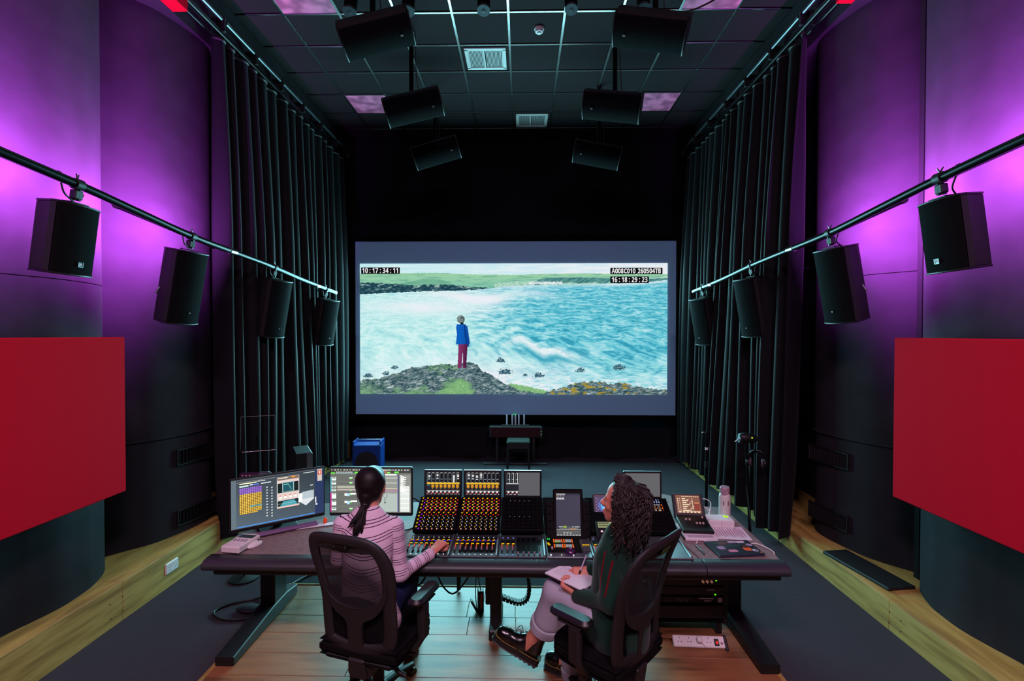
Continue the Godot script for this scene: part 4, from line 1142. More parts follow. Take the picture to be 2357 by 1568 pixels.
func build_console() -> void:
	var c := thing("mixing_console", "wide black mixing console with rows of lit yellow and red buttons and faders", "console")
	var nk := Vector3(0, 0.917, 0.398); var vk := Vector3(0, 0.3975, -0.9175)
	var bk := Basis(Vector3.RIGHT, vk, nk)             # local x right, y up the slope, z out of the panel
	var vf := Vector3(0, 0.018, -0.99984); var nf := Vector3(0, 0.99984, 0.018)
	var bf := Basis(Vector3.RIGHT, vf, nf)
	var r := RandomNumberGenerator.new(); r.seed = 77
	var ly := lamp(Color(1.0, 0.78, 0.05), 0.95); var lr := lamp(Color(1.0, 0.12, 0.18), 0.95); var lm := lamp(Color(0.75, 0.12, 1.0), 0.9)
	var lw := lamp(Color(0.95, 0.95, 1.0), 0.9); var lo := lamp(Color(1.0, 0.42, 0.06), 0.9); var lb := lamp(Color(0.15, 0.2, 1.0), 0.95)
	var lg := lamp(Color(0.1, 0.85, 0.35), 0.8); var lp := lamp(Color(0.7, 0.55, 0.75), 0.3)
	for m in 6:
		var x0 := CX + MW * m
		var ko := Vector3(x0, 0.80, -3.42); var fo := Vector3(x0, 0.755, -3.11)
		# housings
		part("upper_panel", Shape.new().at(ko, bk).box(Vector3(MW / 2, 0.1635, -0.02), Vector3(MW - 0.003, 0.327, 0.04), 0.004), M.panel_black, c)
		part("fader_panel", Shape.new().at(fo, bf).box(Vector3(MW / 2, 0.16, -0.007), Vector3(MW - 0.003, 0.32, 0.013), 0.004), M.fader_plate if m < 3 else M.plate_screen_lit, c)
		part("support_wedge", Shape.new().at(Vector3(x0 + 0.01, 0, 0), Basis(Vector3(0, 0, -1), Vector3.UP, Vector3(1, 0, 0))).prism([Vector2(3.40, 0.7405), Vector2(3.74, 0.7405), Vector2(3.74, 0.880), Vector2(3.44, 0.757), Vector2(3.40, 0.757)], MW - 0.02), M.panel_black, c)
		part("divider", Shape.new().at(fo, bf).box(Vector3(MW - 0.012, 0.16, 0.003), Vector3(0.014, 0.31, 0.010), 0.003), M.plate_screen_lit, c)
		var kn := Shape.new().at(ko, bk); var y_ := Shape.new().at(ko, bk); var r_ := Shape.new().at(ko, bk); var m_ := Shape.new().at(ko, bk)
		var w_ := Shape.new().at(ko, bk); var o_ := Shape.new().at(ko, bk); var p_ := Shape.new().at(ko, bk)
		for i in 8:
			var u := 0.030 + 0.0345 * i
			for row in 9:
				var v := 0.305 - 0.0335 * row - (0.014 if row > 3 else 0.0)
				if m == 3: continue
				kn.at(ko + bk * Vector3(u + 0.008, v - 0.010, 0), bk * pitch(90))
				if m != 3 and not (m == 4 and row < 9): kn.lathe([Vector2(0.0075, 0), Vector2(0.0065, 0.012), Vector2(0.0, 0.0125)], 8)
				if m > 1: continue
				var first: bool = m == 0 and i == 0
				if row < 5 or first:
					y_.box(Vector3(u - 0.006, v, 0.002), Vector3(0.007, 0.008, 0.004)); y_.box(Vector3(u + 0.002, v + 0.0015, 0.002), Vector3(0.006, 0.006, 0.004))
					(m_ if first else r_).box(Vector3(u + 0.012, v - 0.016, 0.002), Vector3(0.009, 0.007, 0.004))
					if not first and row in [1, 2, 3] : w_.box(Vector3(u + 0.005, v - 0.015, 0.002), Vector3(0.006, 0.004, 0.004))
					if row == 3: o_.box(Vector3(u + 0.006, v - 0.028, 0.002), Vector3(0.005, 0.006, 0.004))
				else:
					y_.box(Vector3(u - 0.007, v, 0.002), Vector3(0.0035, 0.004, 0.004))
					p_.box(Vector3(u + 0.001, v, 0.002), Vector3(0.003, 0.008, 0.004)); p_.box(Vector3(u + 0.011, v, 0.002), Vector3(0.003, 0.006, 0.004))
					w_.box(Vector3(u + 0.004, v - 0.017, 0.002), Vector3(0.006, 0.003, 0.004))
					if row == 8: o_.box(Vector3(u + 0.003, v - 0.024, 0.002), Vector3(0.005, 0.006, 0.004))
			if m == 2 and i > 0 and i < 6:
				for v in [0.285, 0.125]: w_.box(Vector3(u, v, 0.001), Vector3(0.002, 0.0025, 0.002))
		if kn.v.size(): part("rotary_knob", kn, M.panel_black, c, Vector3.ZERO, Basis.IDENTITY, "stuff")
		for q in [[y_, ly, "yellow_button"], [r_, lr, "red_button"], [m_, lm, "purple_button"], [w_, lw, "white_button"], [o_, lo, "orange_button"], [p_, lp, "ring_light"]]:
			if q[0].v.size(): part(q[2], q[0], q[1], c, Vector3.ZERO, Basis.IDENTITY, "stuff")
		# fader strips
		if m == 3 or m > 4: continue
		var n := 8 if m < 3 else 2
		var bed := Shape.new().at(fo, bf); var cap := Shape.new().at(fo, bf); var slot := Shape.new().at(fo, bf)
		var fy := Shape.new().at(fo, bf); var fr := Shape.new().at(fo, bf); var fb := Shape.new().at(fo, bf); var fw := Shape.new().at(fo, bf); var fo_ := Shape.new().at(fo, bf)
		var ridge := Shape.new().at(fo, bf)
		for i in n:
			var u := 0.022 + 0.0345 * i
			slot.box(Vector3(u, 0.085, 0.0006), Vector3(0.004, 0.13, 0.002))
			ridge.box(Vector3(u + 0.017, 0.26, 0.001), Vector3(0.004, 0.09, 0.003))
			bed.box(Vector3(u, 0.20, 0.0008), Vector3(0.029, 0.07, 0.002), 0.0008)
			var pos := 0.088 if m < 2 else (0.085 if i < 3 else 0.028)
			cap.box(Vector3(u, pos, 0.010), Vector3(0.012, 0.022, 0.014), 0.003)
			cap.box(Vector3(u, pos, 0.018), Vector3(0.011, 0.003, 0.003))
			if m == 2 and i > 2: continue
			fw.box(Vector3(u, 0.265, 0.004), Vector3(0.007, 0.007, 0.005), 0.002)
			fw.box(Vector3(u, 0.018, 0.004), Vector3(0.009, 0.009, 0.005), 0.003)
			fy.box(Vector3(u + 0.002, 0.175, 0.003), Vector3(0.018, 0.006, 0.004))
			fr.box(Vector3(u - 0.002, 0.135, 0.003), Vector3(0.006, 0.008, 0.004))
			fo_.box(Vector3(u - 0.004, 0.155, 0.003), Vector3(0.005, 0.006, 0.004))
			if m < 2:
				fy.at(fo + bf * Vector3(u + 0.002, 0.228, 0.003), bf * roll(40)); fy.box(Vector3.ZERO, Vector3(0.016, 0.004, 0.004)); fy.at(fo, bf)
				fb.box(Vector3(u + 0.014, 0.216, 0.003), Vector3(0.010, 0.006, 0.004)); fr.box(Vector3(u - 0.008, 0.215, 0.003), Vector3(0.005, 0.006, 0.004))
		part("fader_slot", slot, M.black_matt, c, Vector3.ZERO, Basis.IDENTITY, "stuff")
		part("strip_bed", bed, M.panel_black, c, Vector3.ZERO, Basis.IDENTITY, "stuff")
		part("strip_ridge", ridge, M.aluminium, c, Vector3.ZERO, Basis.IDENTITY, "stuff")
		part("fader_cap", cap, mat(Color(0.50, 0.43, 0.48), 0.4), c, Vector3.ZERO, Basis.IDENTITY, "stuff")
		for q in [[fy, ly, "yellow_button"], [fr, lr, "red_button"], [fb, lb, "blue_button"], [fw, lw if m < 2 else lamp(Color(0.55, 0.65, 1.0), 0.9), "white_button"], [fo_, lo, "orange_button"]]:
			if q[0].v.size(): part(q[2], q[0], q[1], c, Vector3.ZERO, Basis.IDENTITY, "stuff")
	# dark sheets standing in for the upper panel's shade on the fader banks
	for q in [[0, 0.115, 0.185], [1, 0.05, 0.25], [2, 0.115, 0.14]]:
		var fo := Vector3(CX + MW * q[0], 0.755, -3.11)
		part("shade_sheet", Shape.new().at(fo, bf).box(Vector3(q[1] + q[2] / 2, 0.165, 0.0002), Vector3(q[2], 0.225, 0.002)), M.panel_black, c)
	# master section: button islands, four small displays, jog wheel, keypad
	var mo := Vector3(CX + MW * 3, 0.755, -3.11)
	part("master_bed", Shape.new().at(mo, bf).box(Vector3(0.12, 0.185, 0.001), Vector3(0.22, 0.25, 0.004), 0.001), M.panel_black, c)
	var od := Shape.new().at(mo, bf)
	for i in 4:
		var u := 0.085 + 0.068 * (i % 2); var v := 0.225 - 0.075 * (i / 2)
		var im := blank(40, 34, Color(.30, .28, .24))
		for k in 5: im.fill_rect(Rect2i(2 + 8 * k, 3, 5, 28), Color(.75 - .05 * k, .70, .58 + .06 * k))
		im.fill_rect(Rect2i(0, 0, 40, 10), Color(.85, .30, .25) if i == 0 else Color(.55, .55, .62))
		if i == 0: im.fill_rect(Rect2i(0, 26, 30, 8), Color(.5, .75, .1))
		part("small_display", Shape.new().at(mo, bf).card(Vector3(u, v, 0.0045), 0.040, 0.048), screen_mat(im, 0.85), c)
		for s in [-1, 1]:
			for k in 4: od.box(Vector3(u + s * 0.027, v + 0.020 - 0.0135 * k, 0.004), Vector3(0.007, 0.009, 0.004))
		if i < 2:
			for k in 3: od.box(Vector3(u - 0.016 + 0.016 * k, 0.275, 0.004), Vector3(0.006, 0.006, 0.004))
	part("orange_button", od, lo, c, Vector3.ZERO, Basis.IDENTITY, "stuff")
	var gs := Shape.new().at(mo, bf); var ys := Shape.new().at(mo, bf)
	for k in 2:
		for j in 2: gs.box(Vector3(0.018 + 0.012 * k, 0.245 + 0.014 * j, 0.004), Vector3(0.007, 0.007, 0.004))
	part("green_button", gs, lg, c, Vector3.ZERO, Basis.IDENTITY, "stuff")
	for k in 3: ys.box(Vector3(0.018 + 0.004 * k, 0.19 - 0.014 * k, 0.004), Vector3(0.014, 0.006, 0.004))
	for k in 4: ys.box(Vector3(0.247 + 0.012 * k, 0.168, 0.004), Vector3(0.009, 0.007, 0.004))
	part("yellow_button", ys, ly, c, Vector3.ZERO, Basis.IDENTITY, "stuff")
	part("jog_wheel", Shape.new().at(mo + bf * Vector3(0.155, 0.062, 0), bf * pitch(90)).lathe([Vector2(0.034, 0.0), Vector2(0.034, 0.012), Vector2(0.030, 0.018), Vector2(0.026, 0.013), Vector2(0.0, 0.012)], 24), mat(Color(0.28, 0.12, 0.30), 0.25, 0.5), c)
	for i in 16:
		part("key", Shape.new().at(mo, bf).box(Vector3(0.252 + 0.0125 * (i % 4), 0.148 - 0.020 * (i / 4), 0.003), Vector3(0.0105, 0.017, 0.006), 0.002), M.plate_screen_lit, c)
	part("fader_cap", Shape.new().at(mo, bf).box(Vector3(0.04, 0.10, 0.012), Vector3(0.013, 0.024, 0.016), 0.003), mat(Color(0.65, 0.56, 0.60), 0.4), c)
	part("white_button", Shape.new().at(mo, bf).box(Vector3(0.028, 0.02, 0.004), Vector3(0.010, 0.012, 0.006), 0.002).box(Vector3(0.17, 0.018, 0.004), Vector3(0.008, 0.008, 0.005)).box(Vector3(0.095, 0.02, 0.004), Vector3(0.005, 0.005, 0.005)), lw, c, Vector3.ZERO, Basis.IDENTITY, "stuff")
	# sixth upper panel: small screen with orange columns
	var so := Vector3(CX + MW * 5, 0.80, -3.42)
	var dots := Shape.new().at(so, bk); var oc := Shape.new().at(so, bk)
	for i in 12: dots.box(Vector3(0.19 + 0.017 * (i % 4), 0.305 - 0.014 * (i / 4), 0.002), Vector3(0.006, 0.006, 0.004))
	part("white_button", dots, lamp(Color(0.7, 0.75, 1.0), 0.9), c, Vector3.ZERO, Basis.IDENTITY, "stuff")
	for i in 6:
		for s in [-1, 1]: oc.box(Vector3(0.215 + s * 0.036, 0.252 - 0.011 * i, 0.002), Vector3(0.007, 0.007, 0.004))
	part("orange_button", oc, lo, c, Vector3.ZERO, Basis.IDENTITY, "stuff")
	var im6 := blank(40, 50, Color(.42, .29, .22)); rects(im6, [[0, 0, 40, 6, Color(.6, .62, .7)], [4, 40, 12, 7, Color(.85, .8, .75)], [24, 40, 12, 7, Color(.85, .8, .75)]])
	part("small_display", Shape.new().at(so, bk).card(Vector3(0.215, 0.222, 0.003), 0.05, 0.07), screen_mat(im6, 0.8), c)
	# touch screen standing up in the master section
	var ts := thing("touch_screen", "upright portrait touch screen standing in the middle of the console", "touch screen", Vector3(0.318, 0.758, -3.372), pitch(-17))
	part("case", Shape.new().box(Vector3(0, 0.155, -0.018), Vector3(0.205, 0.345, 0.034), 0.006), M.panel_black, ts)
	part("display", Shape.new().card(Vector3(0, 0.160, 0.0005), 0.165, 0.275), screen_mat(tablet_picture(), 0.8, 0.2), ts)
	part("back_housing", Shape.new().box(Vector3(0, 0.05, -0.01), Vector3(0.30, 0.14, 0.02), 0.005), M.panel_black, ts)
	for s in [-1, 1]:
		for i in 5:
			part("side_knob", Shape.new().at(Vector3(s * 0.128, 0.02 + 0.05 * i, -0.01), pitch(90)).lathe([Vector2(0.009, 0), Vector2(0.008, 0.014), Vector2(0.0, 0.0145)], 10), M.black_gloss, ts)
	part("side_housing", Shape.new().box(Vector3(0, 0.12, -0.022), Vector3(0.302, 0.26, 0.02), 0.005), M.panel_black, ts)
	# meter displays along the back of the console
	var nm := ["leftmost meter display on the console, full of white and orange bars", "second meter display on the console, orange bars beside the leftmost one", "third meter display on the console, mostly plain grey", "blank grey display at the right end of the console, behind the curly-haired person"]
	var xs := [-0.612, -0.305, 0.006, 0.928]
	for i in 4:
		var o := thing("meter_display", nm[i], "display", Vector3(xs[i], 0.885, -3.845), pitch(-4), "small displays on the console")
		part("case", Shape.new().box(Vector3(0, 0.10, -0.014), Vector3(0.292, 0.205, 0.026), 0.005), M.black, o)
		part("display", Shape.new().card(Vector3(0, 0.102, 0.0003), 0.264, 0.176), screen_mat(meter_picture(i), 0.85), o)
		part("top_edge", Shape.new().box(Vector3(0, 0.2035, -0.012), Vector3(0.288, 0.003, 0.02), 0.001), M.aluminium, o)
		part("stand", Shape.new().box(Vector3(0, -0.03, -0.03), Vector3(0.09, 0.12, 0.02), 0.004), M.black, o)
		part("stand_base", Shape.new().box(Vector3(0, -0.012, -0.02), Vector3(0.14, 0.012, 0.06), 0.004), M.black, o)
		part("stand_post", Shape.new().box(Vector3(0, -0.075, -0.02), Vector3(0.05, 0.13, 0.03), 0.004), M.black, o)
	# round meter screen and the small unit in front of it
	var mt := thing("meter_screen", "small tilted screen with a blue round meter, left of the curly-haired person's face", "display", Vector3(0.592, 0.82, -3.56), pitch(-25))
	var im := blank(90, 90, Color(.16, .12, .34))
	for y in 90:
		for x in 90:
			var d := Vector2(x - 48, y - 42).length()
			if d < 32: im.set_pixel(x, y, Color(.10, .30, .62).lerp(Color(.3, .8, 1), clampf(1 - absf(d - 18) / 9 + 0.3 * sin(x * 0.4), 0, 1)))
			if absf(d - 30) < 1.2: im.set_pixel(x, y, Color(.35, .55, .95))
	for k in 10: im.fill_rect(Rect2i(4 + 9 * (k % 2), 6 + 8 * k, 3, 3), Color(.9, .9, 1))
	rects(im, [[4, 76, 26, 8, Color(.9, .9, 1)], [42, 50, 14, 18, Color(.85, .95, 1)]])
	part("case", Shape.new().box(Vector3(0, 0.085, -0.014), Vector3(0.155, 0.19, 0.026), 0.005), mat(Color(0.16, 0.15, 0.18), 0.4), mt)
	part("display", Shape.new().card(Vector3(0.0, 0.098, 0.0003), 0.125, 0.125), screen_mat(im, 0.9), mt)
	part("top_edge", Shape.new().box(Vector3(0, 0.181, -0.014), Vector3(0.155, 0.003, 0.022), 0.001), M.aluminium, mt)
	var cu := thing("control_unit", "small black control unit with a pale lit display and two glowing buttons on the console", "control unit", Vector3(0.60, 0.795, -3.34), pitch(-62))
	part("case", Shape.new().box(Vector3(0, 0.03, -0.02), Vector3(0.19, 0.20, 0.05), 0.01), M.black, cu)
	var im2 := blank(80, 30, Color(.66, .68, .50)); rects(im2, [[3, 4, 40, 5, Color(.3, .33, .25)], [3, 16, 36, 5, Color(.3, .33, .25)], [50, 2, 12, 26, Color(.82, .84, .66)], [66, 6, 10, 16, Color(.25, .28, .2)]])
	part("display", Shape.new().card(Vector3(-0.01, 0.09, 0.0055), 0.14, 0.05), screen_mat(im2, 0.75), cu)
	part("white_button", Shape.new().box(Vector3(-0.06, 0.035, 0.006), Vector3(0.016, 0.014, 0.006), 0.003).box(Vector3(-0.015, 0.035, 0.006), Vector3(0.016, 0.014, 0.006), 0.003), lamp(Color(1, 0.85, 0.92), 0.9), cu)
	part("cord", wire([Vector3(-0.015, 0.03, 0.012), Vector3(0.03, 0.032, 0.03), Vector3(0.08, 0.015, 0.03), Vector3(0.14, -0.01, 0.012)], 0.003), mat(Color(0.85, 0.25, 0.08), 0.5), cu)
	var gb := Shape.new().at(Vector3(CX + MW * 4, 0.755, -3.11), bf)
	gb.box(Vector3(0.09, 0.115, 0.004), Vector3(0.009, 0.007, 0.004)); gb.box(Vector3(0.107, 0.115, 0.004), Vector3(0.009, 0.007, 0.004))
	part("green_button", gb, lg, c, Vector3.ZERO, Basis.IDENTITY, "stuff")

# ---------------------------------------------------------------- big monitors and small things on the left
func left_picture() -> Image:
	var w := 480; var h := 284
	var im := blank(w, h, Color(.25, .29, .32))
	for y in h:
		for x in w:
			var k := clampf(0.75 + 0.35 * float(y) / h + 0.25 * (1.0 - float(x) / w), 0, 1.4)
			im.set_pixel(x, y, Color(.22, .26, .29) * k)
	rects(im, [[0, 0, w, 5, Color(.30, .32, .34)], [0, 5, 24, h, Color(.33, .39, .42)], [430, 5, 50, h - 5, Color(.14, .19, .32)], [28, 16, 190, 3, Color(.5, .5, .5)], [40, 24, 84, 6, Color(.9, .88, .7)], [128, 22, 40, 4, Color(.8, .8, .8)], [40, 38, 44, 8, Color(.75, .85, .8)], [90, 36, 14, 6, Color(.8, .85, 1)], [104, 36, 30, 7, Color(.35, .42, .85)], [146, 36, 50, 6, Color(.75, .78, .8)]])
	for r in 17:
		for c in 11:
			if r == 16 and c > 8: continue
			var x := 44 + 10 * c; var y := 56 + 9 * r
			var purple := r < 4
			im.fill_rect(Rect2i(x - 5, y - 4, 10, 9), Color(.34, .22, .52) if purple else Color(.30, .24, .12))
			im.fill_rect(Rect2i(x - 3, y - 3, 7, 6), Color(.55, .42, .72) if purple else (Color(.35, .75, .85) if r == 12 and c > 4 else Color(.93, .74, .30)))
	for k in 11:
		im.fill_rect(Rect2i(172, 64 + 17 * k, 7, 7), Color(.75, .76, .76)); im.fill_rect(Rect2i(197, 70 + 17 * k, 7, 7), Color(.75, .76, .76))
	# plug-in window
	rects(im, [[226, 20, 118, 188, Color(.72, .68, .66)], [228, 22, 114, 18, Color(.42, .36, .32)], [232, 26, 50, 4, Color(.9, .88, .84)], [304, 24, 18, 8, Color(.9, .5, .12)], [230, 44, 110, 12, Color(.80, .70, .68)], [230, 58, 110, 58, Color(.06, .11, .12)], [254, 52, 62, 62, Color(.62, .68, .68)], [258, 58, 54, 54, Color(.10, .30, .34)], [230, 122, 110, 40, Color(.76, .70, .68)], [230, 164, 110, 34, Color(.05, .13, .16)], [230, 200, 110, 8, Color(.82, .66, .62)]])
	for k in 4: rects(im, [[238 + 26 * k, 132, 12, 4, Color(.8, .3, .25)], [238 + 26 * k, 140, 14, 12, Color(.88, .84, .82)]])
	for x in range(232, 338):
		var t := (x - 232) / 106.0
		var y := int(196 - 28 * clampf(minf(t * 6 - 0.6, (1 - t) * 7 - 0.4), 0, 1))
		im.fill_rect(Rect2i(x, y, 1, 198 - y), Color(.25, .55, .60)); im.fill_rect(Rect2i(x, 182, 1, 1), Color(.9, .85, .6))
	for k in 40: im.fill_rect(Rect2i(262 + k, 66 + (0 if k < 22 else (k - 22) * 2), 1, 3), Color(.70, .90, .80))
	# 3-D room model
	for y in range(120, 222):
		for x in range(340, 424):
			var u := x - 340; var v := y - 120
			if u < 20 and v > 20 - u * 0.2 and v < 72 - u * 0.4: im.set_pixel(x, y, Color(.92, .93, .94))
			elif u >= 20 and v < 56 and v > 12 - u * 0.05: im.set_pixel(x, y, Color(.62, .66, .69))
			elif v >= 56 and v < 98 - absf(u - 40) * 0.8: im.set_pixel(x, y, Color(.74, .76, .77))
	rects(im, [[28, h - 10, 400, 4, Color(.25, .55, .95)], [444, 6, 26, 74, Color(.70, .66, .62)], [447, 14, 20, 26, Color(.75, .25, .18)], [453, 18, 8, 16, Color(.92, .8, .75)], [366, 14, 62, 4, Color(.75, .78, .78)], [404, 96, 16, 4, Color(.9, .9, .9)], [432, 176, 5, 36, Color(.95, .95, .95)], [434, 216, 9, 10, Color(.95, .95, .95)]])
	return im

func right_picture() -> Image:
	var w := 480; var h := 284
	var im := blank(w, h, Color(.36, .37, .35))
	var g := Color(.35, .85, .25); var wh := Color(.93, .94, .92)
	rects(im, [[0, 0, w, 30, Color(.22, .22, .20)], [0, 30, w, 8, Color(.40, .41, .38)], [4, 26, 24, 8, g], [144, 22, 40, 9, g], [296, 22, 60, 9, Color(.45, .8, .3)], [380, 20, 26, 9, g], [276, 8, 60, 28, Color(.55, .34, .26)]])
	for k in 26: im.fill_rect(Rect2i(6 + 18 * k, 8, 4 + (k * 7) % 10, 4), wh)
	for k in 10: rects(im, [[34 + 10 * k, 22, 7, 4, wh], [34 + 11 * k, 30, 8, 3, Color(.6, .85, .95)]])
	for k in 9: im.fill_rect(Rect2i(326 + 16 * k, 8, 5, 5), [Color(.6, .7, 1), wh, Color(.6, 1, .6), Color(.9, .6, .9)][k % 4])
	for k in 7:
		var y: int = [54, 84, 112, 130, 156, 206, 250][k]
		var hh: int = [26, 22, 14, 18, 40, 34, 20][k]
		rects(im, [[0, y, 6, hh + 6, Color(.35, .65, .72) if k < 4 else Color(.85, .22, .62)], [8, y + 2, 26, hh - 4, Color(.80, .84, .82)], [12, y + 5, 18, 5, Color(.2, .3, .28)], [40, y + hh + 3, 150, 1, Color(.5, .5, .48)], [112, y + 4, 20, 6, Color(.85, .9, .85)], [116, y + 8, 10, 7, g]])
	rects(im, [[40, 112, 150, 14, Color(.62, .62, .56)], [40, 132, 150, 10, Color(.66, .60, .58)], [84, 160, 14, 16, wh], [98, 160, 16, 18, Color(.6, .75, .9)], [120, 158, 40, 10, wh], [84, 208, 14, 14, wh], [98, 208, 16, 22, Color(.6, .75, .9)], [120, 206, 40, 10, wh]])
	# track area and edit list on the right
	rects(im, [[282, 44, 120, 234, Color(.50, .51, .49)], [288, 60, 110, 2, wh], [288, 92, 110, 2, wh], [288, 128, 110, 3, Color(.8, .78, .6)], [288, 132, 110, 20, Color(.56, .48, .52)], [288, 160, 110, 118, Color(.60, .64, .62)], [290, 36, 104, 8, wh], [400, 44, 6, 234, Color(.22, .26, .45)], [410, 40, 66, 240, Color(.48, .49, .47)], [414, 112, 56, 166, Color(.76, .78, .76)], [284, 44, 4, 234, wh]])
	for k in 18: rects(im, [[416, 44 + 6 * k, 10 + (k * 13) % 28, 4, wh]])
	for k in 5: im.fill_rect(Rect2i(414, 132 + 30 * k, 56, 3), wh)
	return im

func monitor(called_label: String, at: Vector3, b: Basis, w: float, h: float, im: Image, stand: bool) -> Node3D:
	var o := thing("monitor", called_label, "monitor", at, b, "large desk monitors")
	part("case", Shape.new().box(Vector3(0, h / 2, -0.018), Vector3(w, h, 0.03), 0.006), M.black, o)
	part("display", Shape.new().card(Vector3(0, h / 2 + 0.008, -0.0025), w - 0.018, h - 0.034), screen_mat(im, 1.5), o)
	part("back_bulge", Shape.new().box(Vector3(0, h / 2, -0.045), Vector3(w * 0.5, h * 0.5, 0.04), 0.015), M.black, o)
	if stand:
		part("stand_neck", Shape.new().box(Vector3(0, h * 0.2, -0.075), Vector3(0.06, h * 0.55, 0.03), 0.008), M.black, o)
		part("stand_foot", Shape.new().box(Vector3(0, -at.y + 0.746, -0.05), Vector3(0.26, 0.012, 0.20), 0.005), M.black, o)
		part("stand_post", Shape.new().box(Vector3(0, (-at.y + 0.746 + h * 0.2) / 2, -0.075), Vector3(0.055, h * 0.2 + at.y - 0.746, 0.03), 0.006), M.black, o)
	return o

func build_monitors() -> void:
	var a := Vector3(-1.985, 0.78, -3.345); var b := Vector3(-1.478, 0.78, -3.715)
	var dir := (b - a); var w := dir.length()
	monitor("large left monitor angled inward, purple and orange squares on a grey screen", (a + b) / 2, facing(Vector3(-dir.z, 0, dir.x)), w, 0.372, left_picture(), true)
	monitor("large monitor showing an audio timeline, behind the head of the striped person", Vector3(-1.115, 0.80, -3.655), yaw(0.8), 0.615, 0.362, right_picture(), true)
	# slim foot bar under the left monitor, purple light painted into its colour
	solo("slim_bar", Shape.new().at(Vector3.ZERO).box(Vector3(0, 0.011, 0), Vector3(0.40, 0.022, 0.055), 0.009), mat(Color(0.46, 0.36, 0.50), 0.3), "slim bar along the foot of the left monitor, purple light in its colour", "bar", "", Vector3(-1.66, 0.7465, -3.515), yaw(36))
	var ic := thing("intercom_box", "white desk intercom with a dark display, left front corner of the desk", "intercom", Vector3(-1.845, 0.7465, -3.235), yaw(-8))
	part("body", Shape.new().box(Vector3(0, 0.022, 0), Vector3(0.13, 0.044, 0.21), 0.006), M.white, ic)
	part("display", Shape.new().box(Vector3(0, 0.0445, -0.060), Vector3(0.108, 0.002, 0.048)), M.black_gloss, ic)
	for i in 4:
		part("button", Shape.new().at(Vector3(-0.04 + 0.026 * i, 0.045, 0.005)).box(Vector3.ZERO, Vector3(0.012, 0.003, 0.030), 0.001), mat(Color(0.5, 0.46, 0.5), 0.5), ic)
	var mo := thing("mouse", "white computer mouse beside the desk intercom", "mouse", Vector3(-1.765, 0.7465, -3.255), yaw(-22))
	part("shell", Shape.new().ball(Vector3(0, 0.006, 0), Vector3(0.032, 0.021, 0.058), 16), M.white, mo)
	part("wheel", Shape.new().tube([Vector3(-0.004, 0.024, -0.030), Vector3(0.004, 0.024, -0.030)], 0.007, 10), M.black, mo)
	var er := thing("orange_cap", "tiny orange cap lying between the two large monitors", "cap", Vector3(-1.455, 0.7465, -3.66), yaw(20))
	part("cap", Shape.new().lathe([Vector2(0.011, 0), Vector2(0.014, 0.01), Vector2(0.012, 0.035), Vector2(0.0, 0.042)], 12, false), mat(Color(0.95, 0.32, 0.04), 0.5), er)
	part("rim", Shape.new().lathe([Vector2(0.015, 0), Vector2(0.015, 0.006)], 12), mat(Color(0.8, 0.25, 0.03), 0.5), er)
	solo("cable", wire([Vector3(-0.82, 0.93, -3.70), Vector3(-0.755, 0.86, -3.72), Vector3(-0.77, 0.752, -3.62), Vector3(-0.85, 0.750, -3.52), Vector3(-0.95, 0.752, -3.56)], 0.005), M.black, "black cable looping from the editing monitor down to the desk", "cable")
	solo("paper_slip", Shape.new().box(Vector3.ZERO, Vector3(0.26, 0.002, 0.05)), M.paper, "pale paper slip on the desk behind the right end of the left monitor", "paper", "", Vector3(-1.50, 0.7475, -3.60), yaw(24))

